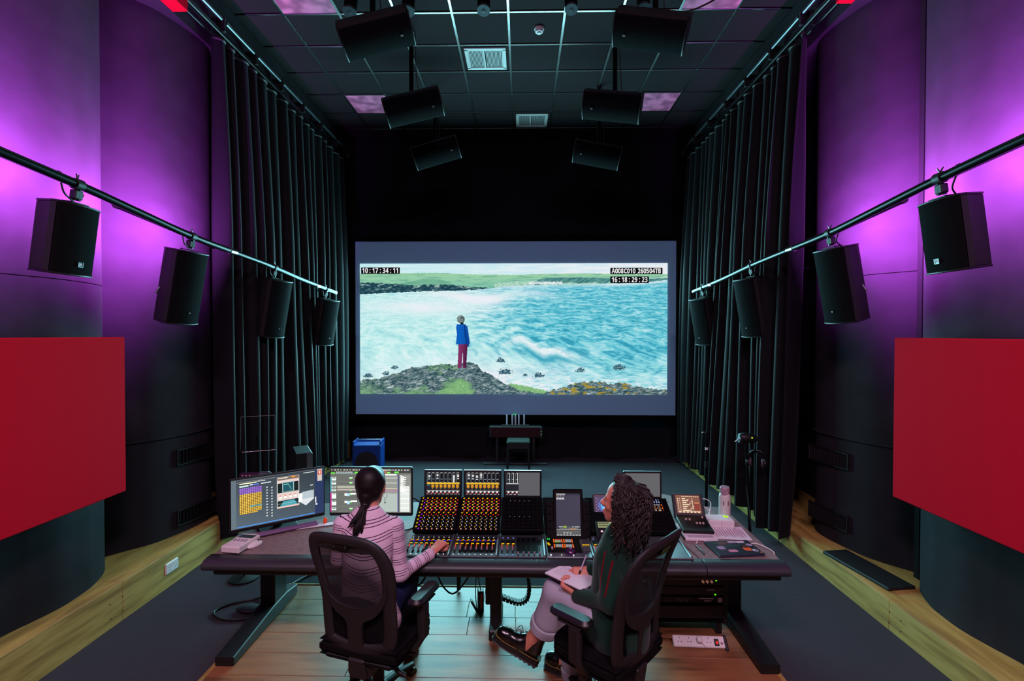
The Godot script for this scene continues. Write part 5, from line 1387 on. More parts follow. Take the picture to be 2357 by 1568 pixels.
# ---------------------------------------------------------------- right wing
func build_right_wing() -> void:
	var y := 0.7435
	var lc := thing("lighting_controller", "black tilted controller with an amber lit display and faders, right wing of desk", "controller", Vector3(1.225, 0.765, -3.47), yaw(-4))
	var pf := [Vector2(0.0, 0.0), Vector2(0.30, 0.0), Vector2(0.30, 0.05), Vector2(0.0, 0.022)]
	part("base", Shape.new().at(Vector3(-0.105, 0, 0), Basis(Vector3(0, 0, -1), Vector3.UP, Vector3(1, 0, 0))).prism(pf, 0.21, 0.005), M.black, lc)
	var hb := Basis(Vector3.RIGHT, deg_to_rad(-38))
	part("screen_case", Shape.new().at(Vector3(0, 0.035, -0.225), hb).box(Vector3(0, 0.085, -0.014), Vector3(0.225, 0.185, 0.028), 0.006), M.black, lc)
	var im := blank(110, 84, Color(.52, .33, .25))
	var wh := Color(1, .92, .78)
	for k in 9: rects(im, [[28 + 9 * k, 5, 6, 3, wh]])
	for k in 7: rects(im, [[6, 16 + 8 * k, 5, 4, wh], [16, 14 + 9 * k, 4, 3, wh], [28, 15 + 9 * k, 16 + (k * 11) % 18, 4, wh], [50 + (k * 17) % 24, 20 + 8 * k, 10, 3, wh]])
	rects(im, [[74, 14, 2, 54, wh], [84, 34, 20, 4, Color(1, .6, .4)], [82, 40, 22, 32, Color(.55, .22, .14)], [4, 74, 102, 2, wh]])
	for k in 6: im.fill_rect(Rect2i(8 + 17 * k, 77, 10, 5), wh)
	part("display", Shape.new().at(Vector3(0, 0.035, -0.225), hb).card(Vector3(0, 0.095, 0.0005), 0.175, 0.135), screen_mat(im, 0.95), lc)
	var sl := atan2(0.028, 0.30)
	for i in 10:
		part("fader_slot", Shape.new().at(Vector3(-0.08 + 0.018 * i, 0.036, -0.115), pitch(rad_to_deg(sl))).box(Vector3.ZERO, Vector3(0.003, 0.002, 0.12)), M.black_gloss, lc)
	for q in [[-0.05, -0.15], [-0.025, -0.15], [0.012, -0.095], [0.034, -0.095], [0.056, -0.095], [0.075, -0.19]]:
		part("fader_cap", Shape.new().box(Vector3(q[0], 0.034 - q[1] * 0.093 - 0.004, q[1]), Vector3(0.014, 0.014, 0.014), 0.003), mat(Color(0.75, 0.68, 0.66), 0.4), lc)
	var pb := thing("binder", "white ring binder of printed pages lying under the black controller", "binder", Vector3(1.225, y, -3.53), yaw(-3))
	part("pages", Shape.new().box(Vector3(0, 0.010, 0), Vector3(0.215, 0.020, 0.27), 0.003), M.paper, pb)
	part("edge", Shape.new().box(Vector3(-0.112, 0.010, 0), Vector3(0.008, 0.021, 0.27), 0.003), M.black, pb)
	var lines := Shape.new()
	for i in 3: lines.box(Vector3(0.0, 0.0205, 0.09 + 0.015 * i), Vector3(0.17, 0.0006, 0.004))
	part("print_line", lines, mat(Color(0.35, 0.30, 0.36), 0.8), pb)
	var ps := thing("paper_sheet", "large printed sheet of lined text spread right of the controller", "paper", Vector3(1.465, y, -3.545), yaw(-6))
	part("page", Shape.new().box(Vector3(0, 0.001, 0), Vector3(0.235, 0.002, 0.235)), M.paper, ps)
	var pl := Shape.new()
	for i in 12: pl.box(Vector3(-0.10 + 0.0175 * i, 0.0022, 0.0), Vector3(0.004, 0.0004, 0.17 - 0.02 * (i % 3)))
	part("print_line", pl, mat(Color(0.45, 0.38, 0.46), 0.8), ps)
	var bx := thing("white_box", "low white box with a glowing yellow-green round button on its lid", "box", Vector3(1.445, y + 0.002, -3.685), yaw(-4))
	part("body", Shape.new().box(Vector3(0, 0.028, 0), Vector3(0.185, 0.056, 0.13), 0.006), M.white, bx)
	part("seam", Shape.new().box(Vector3(0.0, 0.028, 0.0652), Vector3(0.0015, 0.05, 0.001)), mat(Color(0.55, 0.5, 0.5), 0.6), bx)
	part("button", Shape.new().lathe([Vector2(0.0, 0.060), Vector2(0.018, 0.0595), Vector2(0.019, 0.056)], 18), lamp(Color(0.75, 1.0, 0.05), 0.95), bx, Vector3(0.055, 0, -0.02))
	part("button_centre", Shape.new().lathe([Vector2(0.0, 0.0612), Vector2(0.006, 0.061), Vector2(0.006, 0.059)], 12), mat(Color(0.35, 0.5, 0.05), 0.5), bx, Vector3(0.055, 0, -0.02))
	var bo := thing("water_bottle", "white metal water bottle with a screw lid, behind the low white box", "bottle", Vector3(1.545, y, -3.83))
	part("body", Shape.new().lathe([Vector2(0.040, 0.0), Vector2(0.043, 0.006), Vector2(0.043, 0.165), Vector2(0.038, 0.185), Vector2(0.029, 0.192)], 24, false), mat(Color(0.80, 0.78, 0.76), 0.35), bo)
	part("lid", Shape.new().lathe([Vector2(0.031, 0.190), Vector2(0.036, 0.200), Vector2(0.036, 0.232), Vector2(0.032, 0.242), Vector2(0.0, 0.243)], 20), mat(Color(0.62, 0.52, 0.56), 0.35), bo)
	part("loop", Shape.new().at(Vector3(-0.012, 0.215, 0.028), pitch(70)).tube([Vector3(-0.022, 0, 0), Vector3(-0.02, 0, 0.018), Vector3(0, 0, 0.026), Vector3(0.02, 0, 0.018), Vector3(0.022, 0, 0)], 0.006, 8), mat(Color(0.62, 0.52, 0.56), 0.35), bo)
	for s in [-1, 1]:
		part("print", Shape.new().at(Vector3(0, 0.125, 0), yaw(-8 + 22 * s)).box(Vector3(0, 0, 0.0428), Vector3(0.007, 0.035, 0.001)), mat(Color(0.35, 0.28, 0.25), 0.6), bo)
	var lp := thing("laptop", "closed laptop covered in colourful stickers at the front of the right wing", "laptop", Vector3(1.378, y, -3.265), yaw(6))
	part("base", Shape.new().box(Vector3(0, 0.005, 0), Vector3(0.30, 0.009, 0.215), 0.003), mat(Color(0.22, 0.25, 0.28), 0.35, 0.6), lp)
	part("lid", Shape.new().box(Vector3(0, 0.0135, 0), Vector3(0.30, 0.007, 0.215), 0.003), mat(Color(0.24, 0.29, 0.33), 0.3, 0.6), lp)
	var st := [[-0.10, -0.075, 0.05, 0.04, Color(0.12, 0.06, 0.10)], [-0.045, -0.06, 0.06, 0.035, Color(0.35, 0.08, 0.06)], [0.03, -0.08, 0.06, 0.03, Color(0.70, 0.58, 0.68)], [-0.085, 0.0, 0.05, 0.05, Color(0.60, 0.48, 0.62)], [-0.035, -0.015, 0.05, 0.04, Color(0.04, 0.05, 0.12)], [0.03, -0.02, 0.07, 0.045, Color(0.015, 0.015, 0.02)], [-0.03, 0.05, 0.06, 0.035, Color(0.75, 0.48, 0.58)], [0.075, 0.03, 0.05, 0.055, Color(0.85, 0.33, 0.08)], [0.078, -0.005, 0.045, 0.035, Color(0.30, 0.05, 0.03)], [0.115, 0.055, 0.035, 0.03, Color(0.78, 0.75, 0.80)], [0.12, -0.03, 0.04, 0.03, Color(0.62, 0.55, 0.66)], [0.085, -0.075, 0.055, 0.03, Color(0.82, 0.70, 0.78)], [0.135, 0.085, 0.014, 0.014, Color(0.80, 0.45, 0.15)]]
	for q in st:
		part("sticker", Shape.new().at(Vector3(q[0], 0.0172, q[1]), Basis(Vector3.RIGHT, -PI / 2) * roll(fmod(absf(q[0] * 900), 50) - 25)).prism(rrect(q[2], q[3], minf(q[2], q[3]) * 0.35, 3), 0.0006), mat(q[4], 0.5), lp)
	part("sticker", Shape.new().box(Vector3(0.118, 0.0182, 0.056), Vector3(0.016, 0.0008, 0.014)), mat(Color(0.1, 0.1, 0.12), 0.5), lp)
	var pn := thing("pen", "silver pen lying left of the laptop", "pen", Vector3(1.157, y + 0.005, -3.255), yaw(4))
	part("barrel", Shape.new().tube([Vector3(0, 0, 0.065), Vector3(0, 0, -0.05), Vector3(0, 0, -0.072)], [0.005, 0.005, 0.0015], 10), M.aluminium, pn)
	part("clip", Shape.new().box(Vector3(0, 0.0062, 0.04), Vector3(0.003, 0.0015, 0.04)), M.steel, pn)
	for q in [[[Vector3(1.30, 0.86, -3.77), Vector3(1.36, 0.90, -3.80), Vector3(1.45, 0.85, -3.86), Vector3(1.42, 0.752, -3.83)], "white cable arching from behind the controller, upper of two"], [[Vector3(1.30, 0.80, -3.75), Vector3(1.37, 0.84, -3.80), Vector3(1.42, 0.80, -3.80), Vector3(1.39, 0.752, -3.79), Vector3(1.47, 0.751, -3.93)], "white cable arching from behind the controller, lower of two"],
		[[Vector3(1.245, 0.752, -3.37), Vector3(1.20, 0.753, -3.40), Vector3(1.18, 0.752, -3.37), Vector3(1.165, 0.7475, -3.35)], "short white cable loop at the laptop's left side"], [[Vector3(1.515, 0.752, -3.345), Vector3(1.56, 0.752, -3.345), Vector3(1.60, 0.748, -3.30), Vector3(1.622, 0.742, -3.24), Vector3(1.630, 0.70, -3.235)], "white cable leaving the laptop's right side over the desk edge"]]:
		solo("white_cable", wire(q[0], 0.0042), M.white, q[1], "cable", "white cables on the right wing")

# ---------------------------------------------------------------- under the desk
func build_under_desk() -> void:
	var rk := thing("equipment_rack", "black equipment rack under the right side of the desk with small green lights", "rack", Vector3(1.18, 0, -3.62))
	part("cabinet", Shape.new().box(Vector3(0, 0.36, -0.13), Vector3(0.52, 0.50, 0.44), 0.006), M.black_matt, rk)
	for s in [-1, 1]: part("rack_post", Shape.new().box(Vector3(s * 0.248, 0.36, 0.098), Vector3(0.03, 0.50, 0.02), 0.003), M.black, rk)
	var defs := [[0.425, 0.08, M.black], [0.35, 0.06, M.black], [0.288, 0.05, M.black_metal], [0.20, 0.09, M.black]]
	for d in defs:
		part("rack_unit", Shape.new().box(Vector3(0, d[0], 0.105), Vector3(0.465, d[1], 0.025), 0.004), d[2], rk)
	for k in 3: part("knob", Shape.new().at(Vector3(0.085 + 0.03 * k, 0.418, 0.118), pitch(90)).lathe([Vector2(0.009, 0), Vector2(0.008, 0.012), Vector2(0.0, 0.0125)], 12), lamp(Color(0.75, 0.5, 0.4), 0.35), rk)
	for p in [Vector3(0.178, 0.425, 0.119), Vector3(0.172, 0.326, 0.119)]:
		part("green_light", Shape.new().ball(p, Vector3(0.006, 0.006, 0.004), 8), lamp(Color(0.4, 1.0, 0.05), 1.0), rk)
	part("name_strip", Shape.new().box(Vector3(0.14, 0.358, 0.1182), Vector3(0.055, 0.007, 0.001)).box(Vector3(0.11, 0.297, 0.1182), Vector3(0.10, 0.009, 0.001)).box(Vector3(0.12, 0.281, 0.1182), Vector3(0.05, 0.008, 0.001)).box(Vector3(0.205, 0.288, 0.118), Vector3(0.03, 0.032, 0.002)), mat(Color(0.70, 0.68, 0.72), 0.5), rk)
	for k in 5:
		part("socket", Shape.new().at(Vector3(-0.16 + 0.036 * k, 0.288, 0.117), pitch(90)).lathe([Vector2(0.012, 0), Vector2(0.014, 0.002), Vector2(0.012, 0.003), Vector2(0.010, 0.0)], 14), M.steel, rk)
	for s in [-1, 1]: part("foot", Shape.new().box(Vector3(s * 0.22, 0.055, -0.13), Vector3(0.04, 0.11, 0.40), 0.004), M.black, rk)
	var ps := thing("power_strip", "white power strip with a red lit switch on the floor under the rack", "power strip", Vector3(1.205, 0.035, -3.42), (yaw(-2) * pitch(42)).scaled_local(Vector3(0.86, 0.9, 0.86)))
	part("body", Shape.new().box(Vector3(-0.0, 0.02, 0), Vector3(0.40, 0.035, 0.085), 0.006), M.white, ps)
	part("end_block", Shape.new().box(Vector3(0.207, 0.018, 0.005), Vector3(0.024, 0.045, 0.115), 0.005), M.black, ps)
	part("base_strip", Shape.new().box(Vector3(0, 0.004, 0.045), Vector3(0.40, 0.012, 0.02), 0.003), M.black, ps)
	part("switch", Shape.new().box(Vector3(0.135, 0.040, 0.005), Vector3(0.036, 0.008, 0.05), 0.003), M.black, ps)
	part("switch_light", Shape.new().ball(Vector3(0.137, 0.0445, 0.008), Vector3(0.009, 0.004, 0.011), 10), lamp(Color(1.0, 0.16, 0.05), 1.0), ps)
	var hl := Shape.new()
	for s in [-0.15, -0.075, 0.075]:
		for h in [[0.0, -0.022, 0.004, 0.010], [-0.012, 0.006, 0.009, 0.004], [0.012, 0.006, 0.009, 0.004]]:
			hl.box(Vector3(s + h[0], 0.0378, h[1]), Vector3(h[2], 0.001, h[3]))
	part("socket_hole", hl, M.black_matt, ps)
	part("fuse_cap", Shape.new().lathe([Vector2(0.0, 0.040), Vector2(0.010, 0.040), Vector2(0.011, 0.036)], 14), mat(Color(0.55, 0.45, 0.45), 0.5), ps, Vector3(0.175, 0, 0.01))
	var pg := thing("plug", "white plug pushed into the power strip", "plug", ps.position + ps.basis * Vector3(0.0, 0.0375, -0.005), ps.basis)
	part("body", Shape.new().box(Vector3(0, 0.018, 0), Vector3(0.042, 0.036, 0.046), 0.008), M.white, pg)
	part("cord_grip", Shape.new().tube([Vector3(0.018, 0.012, 0.02), Vector3(0.045, 0.006, 0.045)], [0.005, 0.003], 8), M.white, pg)
	# hanging jointed cable chain
	var ch := thing("cable_chain", "black jointed cable chain hanging under the desk and turning toward the left", "cable chain", Vector3(0, 0, -3.75))
	part("strap", Shape.new().tube([Vector3(0.0, 0.66, 0), Vector3(0.02, 0.36, 0)], 0.012, 8), M.black, ch)
	part("strap", Shape.new().tube([Vector3(0.075, 0.66, 0.02), Vector3(0.05, 0.34, 0)], 0.010, 8), M.black, ch)
	part("strap", Shape.new().tube([Vector3(-0.06, 0.64, 0), Vector3(0.01, 0.42, 0)], 0.006, 6), M.black, ch)
	var cp := smooth([Vector3(0.035, 0.36, 0), Vector3(0.052, 0.29, 0), Vector3(0.055, 0.21, 0), Vector3(0.035, 0.145, 0), Vector3(-0.02, 0.12, 0), Vector3(-0.09, 0.138, 0), Vector3(-0.165, 0.168, 0)], 3)
	for i in cp.size() - 1:
		var a: Vector3 = cp[i]; var b: Vector3 = cp[i + 1]
		var mid := (a + b) / 2; var t := (b - a).normalized()
		var bb := Basis(t, Vector3(0, 0, 1).cross(t), Vector3(0, 0, 1))
		part("link", Shape.new().at(mid, bb).box(Vector3.ZERO, Vector3((b - a).length() * 0.80, 0.030, 0.06), 0.004), M.black, ch)
	part("core_cable", Shape.new().tube(cp, 0.012, 8), M.black, ch)
	solo("cable", wire([Vector3(-0.62, 0.665, -3.5), Vector3(-0.60, 0.48, -3.5), Vector3(-0.56, 0.37, -3.5), Vector3(-0.49, 0.312, -3.5), Vector3(-0.42, 0.37, -3.5), Vector3(-0.36, 0.48, -3.5), Vector3(-0.34, 0.665, -3.5)], 0.0065), M.black, "black cable hanging in a U under the desk, left of the middle leg", "cable")
	solo("cable", wire([Vector3(-0.85, 0.67, -3.3), Vector3(-0.74, 0.50, -3.3), Vector3(-0.68, 0.47, -3.32), Vector3(-0.64, 0.55, -3.36), Vector3(-0.66, 0.67, -3.4)], 0.007), M.black, "black cable hanging under the desk behind the striped sleeve", "cable")
	solo("post", Shape.new().box(Vector3(0, 0.33, 0), Vector3(0.032, 0.64, 0.032), 0.004), M.black, "thin black post under the desk behind the hanging cable", "post", "", Vector3(-0.52, 0.022, -4.1))
	var bt := thing("floor_device", "small black device with an orange stripe by the desk's middle leg", "device", Vector3(-0.315, 0.02, -3.80), yaw(10))
	part("body", Shape.new().box(Vector3(0, 0.085, 0), Vector3(0.045, 0.17, 0.07), 0.006), M.black, bt)
	part("stripe", Shape.new().box(Vector3(0.002, 0.095, 0.0352), Vector3(0.010, 0.11, 0.002)), mat(Color(0.95, 0.38, 0.05), 0.5), bt)
	part("foot", Shape.new().at(Vector3(-0.05, 0.05, 0.0), roll(28)).box(Vector3.ZERO, Vector3(0.014, 0.10, 0.05), 0.004), M.black_metal, bt)
	part("lead", wire([Vector3(0.0, 0.17, 0), Vector3(-0.03, 0.30, 0.01), Vector3(-0.04, 0.16, 0.02), Vector3(-0.03, 0.02, 0.03)], 0.004), M.black, bt)
	solo("floor_cable", wire([Vector3(-1.93, 0.62, -3.9), Vector3(-1.975, 0.30, -3.95), Vector3(-2.0, 0.10, -3.93), Vector3(-2.12, 0.012, -3.97), Vector3(-2.30, 0.010, -3.88), Vector3(-2.36, 0.010, -3.76), Vector3(-2.22, 0.010, -3.66), Vector3(-2.02, 0.010, -3.69)], 0.009), M.black, "thick black cable looping on the carpet left of the desk's left leg", "cable")
	var ad := solo("floor_adapter", Shape.new().ball(Vector3(0, 0.02, 0), Vector3(0.11, 0.022, 0.06), 14), mat(Color(0.06, 0.05, 0.08), 0.6), "flat dark adapter on the carpet inside the cable loop", "adapter", "", Vector3(-2.10, 0.0, -3.80))
	solo("floor_cable", wire([Vector3(-1.945, 0.030, -4.16), Vector3(-1.90, 0.012, -4.33), Vector3(-1.80, 0.012, -4.44), Vector3(-1.62, 0.012, -4.47), Vector3(-1.30, 0.012, -4.40)], 0.009), M.black, "black cable curving over the carpet behind the platform's left corner", "cable")

# ---------------------------------------------------------------- microphone stands on the right
func build_stands() -> void:
	var a := thing("mic_stand", "thin black microphone stand before the right curtain, nearer the screen", "mic stand", Vector3(2.10, 0, -5.72), Basis.IDENTITY, "stands before the right curtain")
	part("base", Shape.new().lathe([Vector2(0.13, 0), Vector2(0.13, 0.015), Vector2(0.03, 0.03)], 20), M.black, a)
	part("lower_tube", Shape.new().tube([Vector3(0, 0.02, 0), Vector3(0, 0.65, 0)], 0.016, 10), M.black_matt, a)
	part("upper_tube", Shape.new().tube([Vector3(0, 0.65, 0), Vector3(0, 1.03, 0)], 0.012, 10), M.black_metal, a)
	part("collar", Shape.new().lathe([Vector2(0.022, 0.63), Vector2(0.022, 0.69)], 12), M.black, a)
	part("label_band", Shape.new().lathe([Vector2(0.017, 0.83), Vector2(0.017, 0.855)], 12), M.white, a)
	part("clip_arm", Shape.new().tube(smooth([Vector3(0.0, 1.0, 0), Vector3(-0.02, 1.03, 0), Vector3(-0.055, 1.02, 0)], 4), 0.007, 8), M.steel, a)
	part("tip", Shape.new().tube([Vector3(0.025, 1.0, 0), Vector3(0.03, 1.12, 0)], 0.005, 6), M.black_metal, a)
	var b := thing("mic_stand", "black stand before the right curtain carrying a gooseneck unit and headphones", "mic stand", Vector3(2.30, 0, -5.13), Basis.IDENTITY, "stands before the right curtain")
	part("base", Shape.new().lathe([Vector2(0.14, 0), Vector2(0.14, 0.015), Vector2(0.03, 0.03)], 20), M.black, b)
	part("tube", Shape.new().tube([Vector3(0.03, 0.02, 0), Vector3(0.01, 0.55, 0), Vector3(-0.02, 1.02, 0)], 0.015, 10), M.black_metal, b)
	part("side_strut", Shape.new().tube([Vector3(-0.03, 0.60, 0.04), Vector3(0.03, 0.15, 0.04)], 0.006, 6), M.steel, b)
	part("unit", Shape.new().at(Vector3(-0.02, 1.09, 0), roll(84)).lathe([Vector2(0.035, -0.10), Vector2(0.05, -0.06), Vector2(0.05, 0.02), Vector2(0.038, 0.07), Vector2(0.0, 0.075)], 16, false), M.black, b)
	part("unit_light", Shape.new().ball(Vector3(0.02, 1.10, 0.05), Vector3(0.009, 0.007, 0.005), 8), lamp(Color(0.75, 1.0, 0.05), 1.0), b)
	part("front_cap", Shape.new().at(Vector3(-0.085, 1.075, 0.01), roll(84)).lathe([Vector2(0.036, 0), Vector2(0.036, 0.012), Vector2(0.0, 0.014)], 14), M.aluminium, b)
	part("handle", Shape.new().tube([Vector3(-0.10, 1.085, 0.02), Vector3(-0.14, 1.05, 0.02)], 0.006, 6), M.steel, b)
	part("hook", Shape.new().tube([Vector3(0.0, 0.93, 0), Vector3(0.07, 0.94, 0)], 0.008, 8), M.black, b)
	var hp := thing("headphones", "black headphones hanging from the stand before the right curtain", "headphones", Vector3(2.375, 0.86, -5.10), yaw(-30))
	var arc := []
	for i in 13:
		var t := PI * i / 12.0
		arc.append(Vector3(cos(t) * 0.075, 0.02 + sin(t) * 0.085, 0))
	part("headband", Shape.new().tube(arc, 0.012, 8, false, true, 0.45, Vector3(0, 0, 1)), M.black_gloss, hp)
	for s in [-1, 1]:
		part("ear_cup", Shape.new().at(Vector3(s * 0.078, -0.015, 0), roll(90)).lathe([Vector2(0.0, -0.022), Vector2(0.035, -0.02), Vector2(0.042, 0.0), Vector2(0.038, 0.02), Vector2(0.0, 0.022)], 18, false), M.black, hp)
		part("ear_pad", Shape.new().at(Vector3(s * 0.055, -0.015, 0), roll(90)).lathe([Vector2(0.022, -0.010), Vector2(0.040, -0.008), Vector2(0.043, 0.004), Vector2(0.038, 0.010), Vector2(0.022, 0.010)], 18, false), mat(Color(0.34, 0.27, 0.31), 0.6), hp)
	part("inner_band", Shape.new().tube(arc.slice(2, 11), 0.009, 8, false, true, 0.5, Vector3(0, 0, 1)), M.black_metal, hp, Vector3(0, -0.012, 0))

# ---------------------------------------------------------------- chairs
static func bend_back(s: Shape) -> Shape:
	for i in s.v.size():
		var p := s.v[i]
		if p.y > 0.46: p.y = 0.46 + (p.y - 0.46) * 0.95
		var y := p.y - 0.46
		p.z += 0.20 + 0.17 * y + 0.25 * y * y * 0.4 - 0.55 * p.x * p.x - 0.035 * sin(clampf(y / 0.66, 0, 1) * PI)
		s.v[i] = p
	return s

func make_chair(label: String, at: Vector3, turn: float, right_lever: bool) -> Node3D:
	var c := thing("office_chair", label, "chair", at, yaw(turn), "mesh-backed office chairs")
	var outl := [Vector3(0, 1.135, 0), Vector3(0.11, 1.13, 0), Vector3(0.17, 1.105, 0), Vector3(0.203, 1.04, 0), Vector3(0.215, 0.95, 0), Vector3(0.208, 0.84, 0), Vector3(0.196, 0.74, 0), Vector3(0.196, 0.62, 0), Vector3(0.188, 0.52, 0), Vector3(0.160, 0.475, 0), Vector3(0, 0.458, 0)]
	var loop := outl.duplicate()
	for i in range(outl.size() - 2, 0, -1): loop.append(Vector3(-outl[i].x, outl[i].y, 0))
	part("back_frame", bend_back(Shape.new().tube(smooth(loop, 4, true), 0.037, 12, true, false, 0.5, Vector3(0, 0, 1))), M.chair, c)
	var band := [Vector2(-0.165, 1.115), Vector2(-0.185, 1.06), Vector2(-0.10, 1.062), Vector2(0.0, 1.055), Vector2(0.10, 1.062), Vector2(0.185, 1.06), Vector2(0.165, 1.115), Vector2(0, 1.135)]
	part("top_band", bend_back(Shape.new().at(Vector3(0, 0, -0.012)).prism(band, 0.026, 0.004)), M.chair, c)
	part("hand_grip", bend_back(Shape.new().at(Vector3(0, 1.086, 0.0145)).prism(rrect(0.095, 0.046, 0.022, 6), 0.003, 0.001)), M.black_gloss, c)
	for s in [-1, 1]: part("grip_glint", bend_back(Shape.new().ball(Vector3(s * 0.033, 1.092, 0.018), Vector3(0.004, 0.004, 0.002), 8)), M.aluminium, c)  # two glints on the handle, set as bright metal beads
	# mesh panel as a fine sheet
	var rows := []
	for i in 15:
		var t := i / 14.0
		var y := lerpf(0.70, 1.075, t)
		var hw := lerp_pts([[0.70, 0.055], [0.73, 0.13], [0.78, 0.178], [0.85, 0.192], [0.95, 0.200], [1.03, 0.188], [1.075, 0.160]], y)
		var row := PackedVector3Array()
		for j in 13: row.append(Vector3(-hw + 2 * hw * j / 12.0, y, -0.002))
		rows.append(row)
	var net := Shape.new(); net.grid(rows, false)
	part("mesh_panel", bend_back(net), M.mesh_net, c)
	var half := smooth([Vector2(0.045, 0.60), Vector2(0.062, 0.632), Vector2(0.12, 0.665), Vector2(0.17, 0.725), Vector2(0.200, 0.80), Vector2(0.207, 0.87)], 3) + smooth([Vector2(0.190, 0.83), Vector2(0.155, 0.765), Vector2(0.09, 0.722), Vector2(0.0, 0.708)], 4)
	var yoke := [Vector2(0.045, 0.36)] + half
	for i in range(half.size() - 2, -1, -1): yoke.append(Vector2(-half[i].x, half[i].y))
	yoke.append(Vector2(-0.045, 0.36))
	part("back_yoke", bend_back(Shape.new().at(Vector3(0, 0, 0.0)).prism(yoke, 0.024, 0.0012)), M.chair, c)
	part("spine_box", bend_back(Shape.new().box(Vector3(0, 0.35, 0.005), Vector3(0.105, 0.12, 0.05), 0.010)), M.chair, c)
	part("lumbar_pad", bend_back(Shape.new().ball(Vector3(0, 0.655, -0.03), Vector3(0.155, 0.085, 0.025), 18)), M.chair_soft, c)
	part("lower_net", bend_back(Shape.new().at(Vector3(0, 0, -0.012)).prism([Vector2(-0.17, 0.49), Vector2(0.17, 0.49), Vector2(0.18, 0.62), Vector2(0.16, 0.70), Vector2(-0.16, 0.70), Vector2(-0.18, 0.62)], 0.003)), M.chair_soft, c)
	# seat
	var up := Basis(Vector3.RIGHT, -PI / 2)
	var sp := [Vector2(-0.20, -0.21), Vector2(0.20, -0.21), Vector2(0.235, -0.17), Vector2(0.245, 0.0), Vector2(0.24, 0.16), Vector2(0.20, 0.215), Vector2(0.10, 0.236), Vector2(-0.10, 0.236), Vector2(-0.20, 0.215), Vector2(-0.24, 0.16), Vector2(-0.245, 0.0), Vector2(-0.235, -0.17)]
	part("seat", Shape.new().at(Vector3(0, 0.392, 0), up).prism(smooth(sp, 3, true), 0.078, 0.026), M.chair_soft, c)
	part("seat_shell", Shape.new().at(Vector3(0, 0.37, 0), up).prism([Vector2(-0.20, -0.20), Vector2(0.20, -0.20), Vector2(0.21, 0.16), Vector2(0.10, 0.22), Vector2(-0.10, 0.22), Vector2(-0.21, 0.16)], 0.03, 0.008), M.chair, c)
	part("mechanism", Shape.new().box(Vector3(0, 0.33, 0.04), Vector3(0.15, 0.08, 0.30), 0.015), M.black, c)
	part("gas_column", Shape.new().lathe([Vector2(0.034, 0.09), Vector2(0.034, 0.23), Vector2(0.025, 0.232), Vector2(0.025, 0.36)], 16), M.black_metal, c)
	part("hub", Shape.new().lathe([Vector2(0.055, 0.065), Vector2(0.060, 0.08), Vector2(0.050, 0.135), Vector2(0.036, 0.14)], 16), M.black, c)
	for k in 5:
		var a := TAU * k / 5 + 0.45
		var d := Vector3(sin(a), 0, cos(a))
		part("base_leg", Shape.new().tube([d * 0.04 + Vector3(0, 0.105, 0), d * 0.17 + Vector3(0, 0.098, 0), d * 0.30 + Vector3(0, 0.072, 0)], [0.032, 0.026, 0.019], 8, false, true, 0.75), M.black, c)
		var w := d * 0.29
		var ax := d.cross(Vector3.UP)
		part("caster", Shape.new().tube([w + Vector3(0, 0.028, 0) - ax * 0.022, w + Vector3(0, 0.028, 0) + ax * 0.022], 0.0275, 14), M.black_gloss, c)
		part("caster_fork", Shape.new().tube([w + Vector3(0, 0.035, 0), w + Vector3(0, 0.08, 0)], 0.012, 8), M.black, c)
	for s in [-1, 1]:
		part("arm_post", Shape.new().tube([Vector3(s * 0.16, 0.39, 0.03), Vector3(s * 0.25, 0.40, 0.02), Vector3(s * 0.285, 0.46, 0.01), Vector3(s * 0.285, 0.65, -0.02)], 0.030, 8, false, true, 0.65, Vector3(1, 0, 0)), M.black, c)
		part("arm_sleeve", Shape.new().box(Vector3(s * 0.285, 0.55, -0.006), Vector3(0.045, 0.20, 0.075), 0.012), M.chair, c)
		var pad := []
		for p in rrect(0.09, 0.26, 0.042, 6): pad.append(Vector2(p.x + s * 0.27, p.y + 0.045))
		part("arm_pad", Shape.new().at(Vector3(0, 0.655, 0), up).prism(pad, 0.042, 0.016), mat(Color(0.075, 0.075, 0.08), 0.35), c)
		part("arm_plate", Shape.new().box(Vector3(s * 0.28, 0.650, -0.035), Vector3(0.06, 0.012, 0.15), 0.004), M.black, c)
	var s2 := 1.0 if right_lever else -1.0
	part("lever", Shape.new().tube([Vector3(s2 * 0.07, 0.365, 0.02), Vector3(s2 * 0.19, 0.365, 0.01)], 0.008, 8), M.black, c)
	part("lever_knob", Shape.new().tube([Vector3(s2 * 0.19, 0.365, 0.01), Vector3(s2 * 0.255, 0.365, 0.005)], 0.020, 12), M.black, c)
	part("tilt_handle", Shape.new().tube(smooth([Vector3(s2 * 0.14, 0.36, 0.09), Vector3(s2 * 0.16, 0.33, 0.09), Vector3(s2 * 0.185, 0.30, 0.09), Vector3(s2 * 0.225, 0.285, 0.085)], 4), 0.013, 8), M.black, c)
	return c

func build_chairs() -> void:
	make_chair("black office chair with a mesh back, occupied by the person in stripes", Vector3(-0.822, 0.005, -2.83), -17, true)
	make_chair("black office chair turned sideways, occupied by the curly-haired person in green", Vector3(0.475, 0.005, -2.755), 47, false)

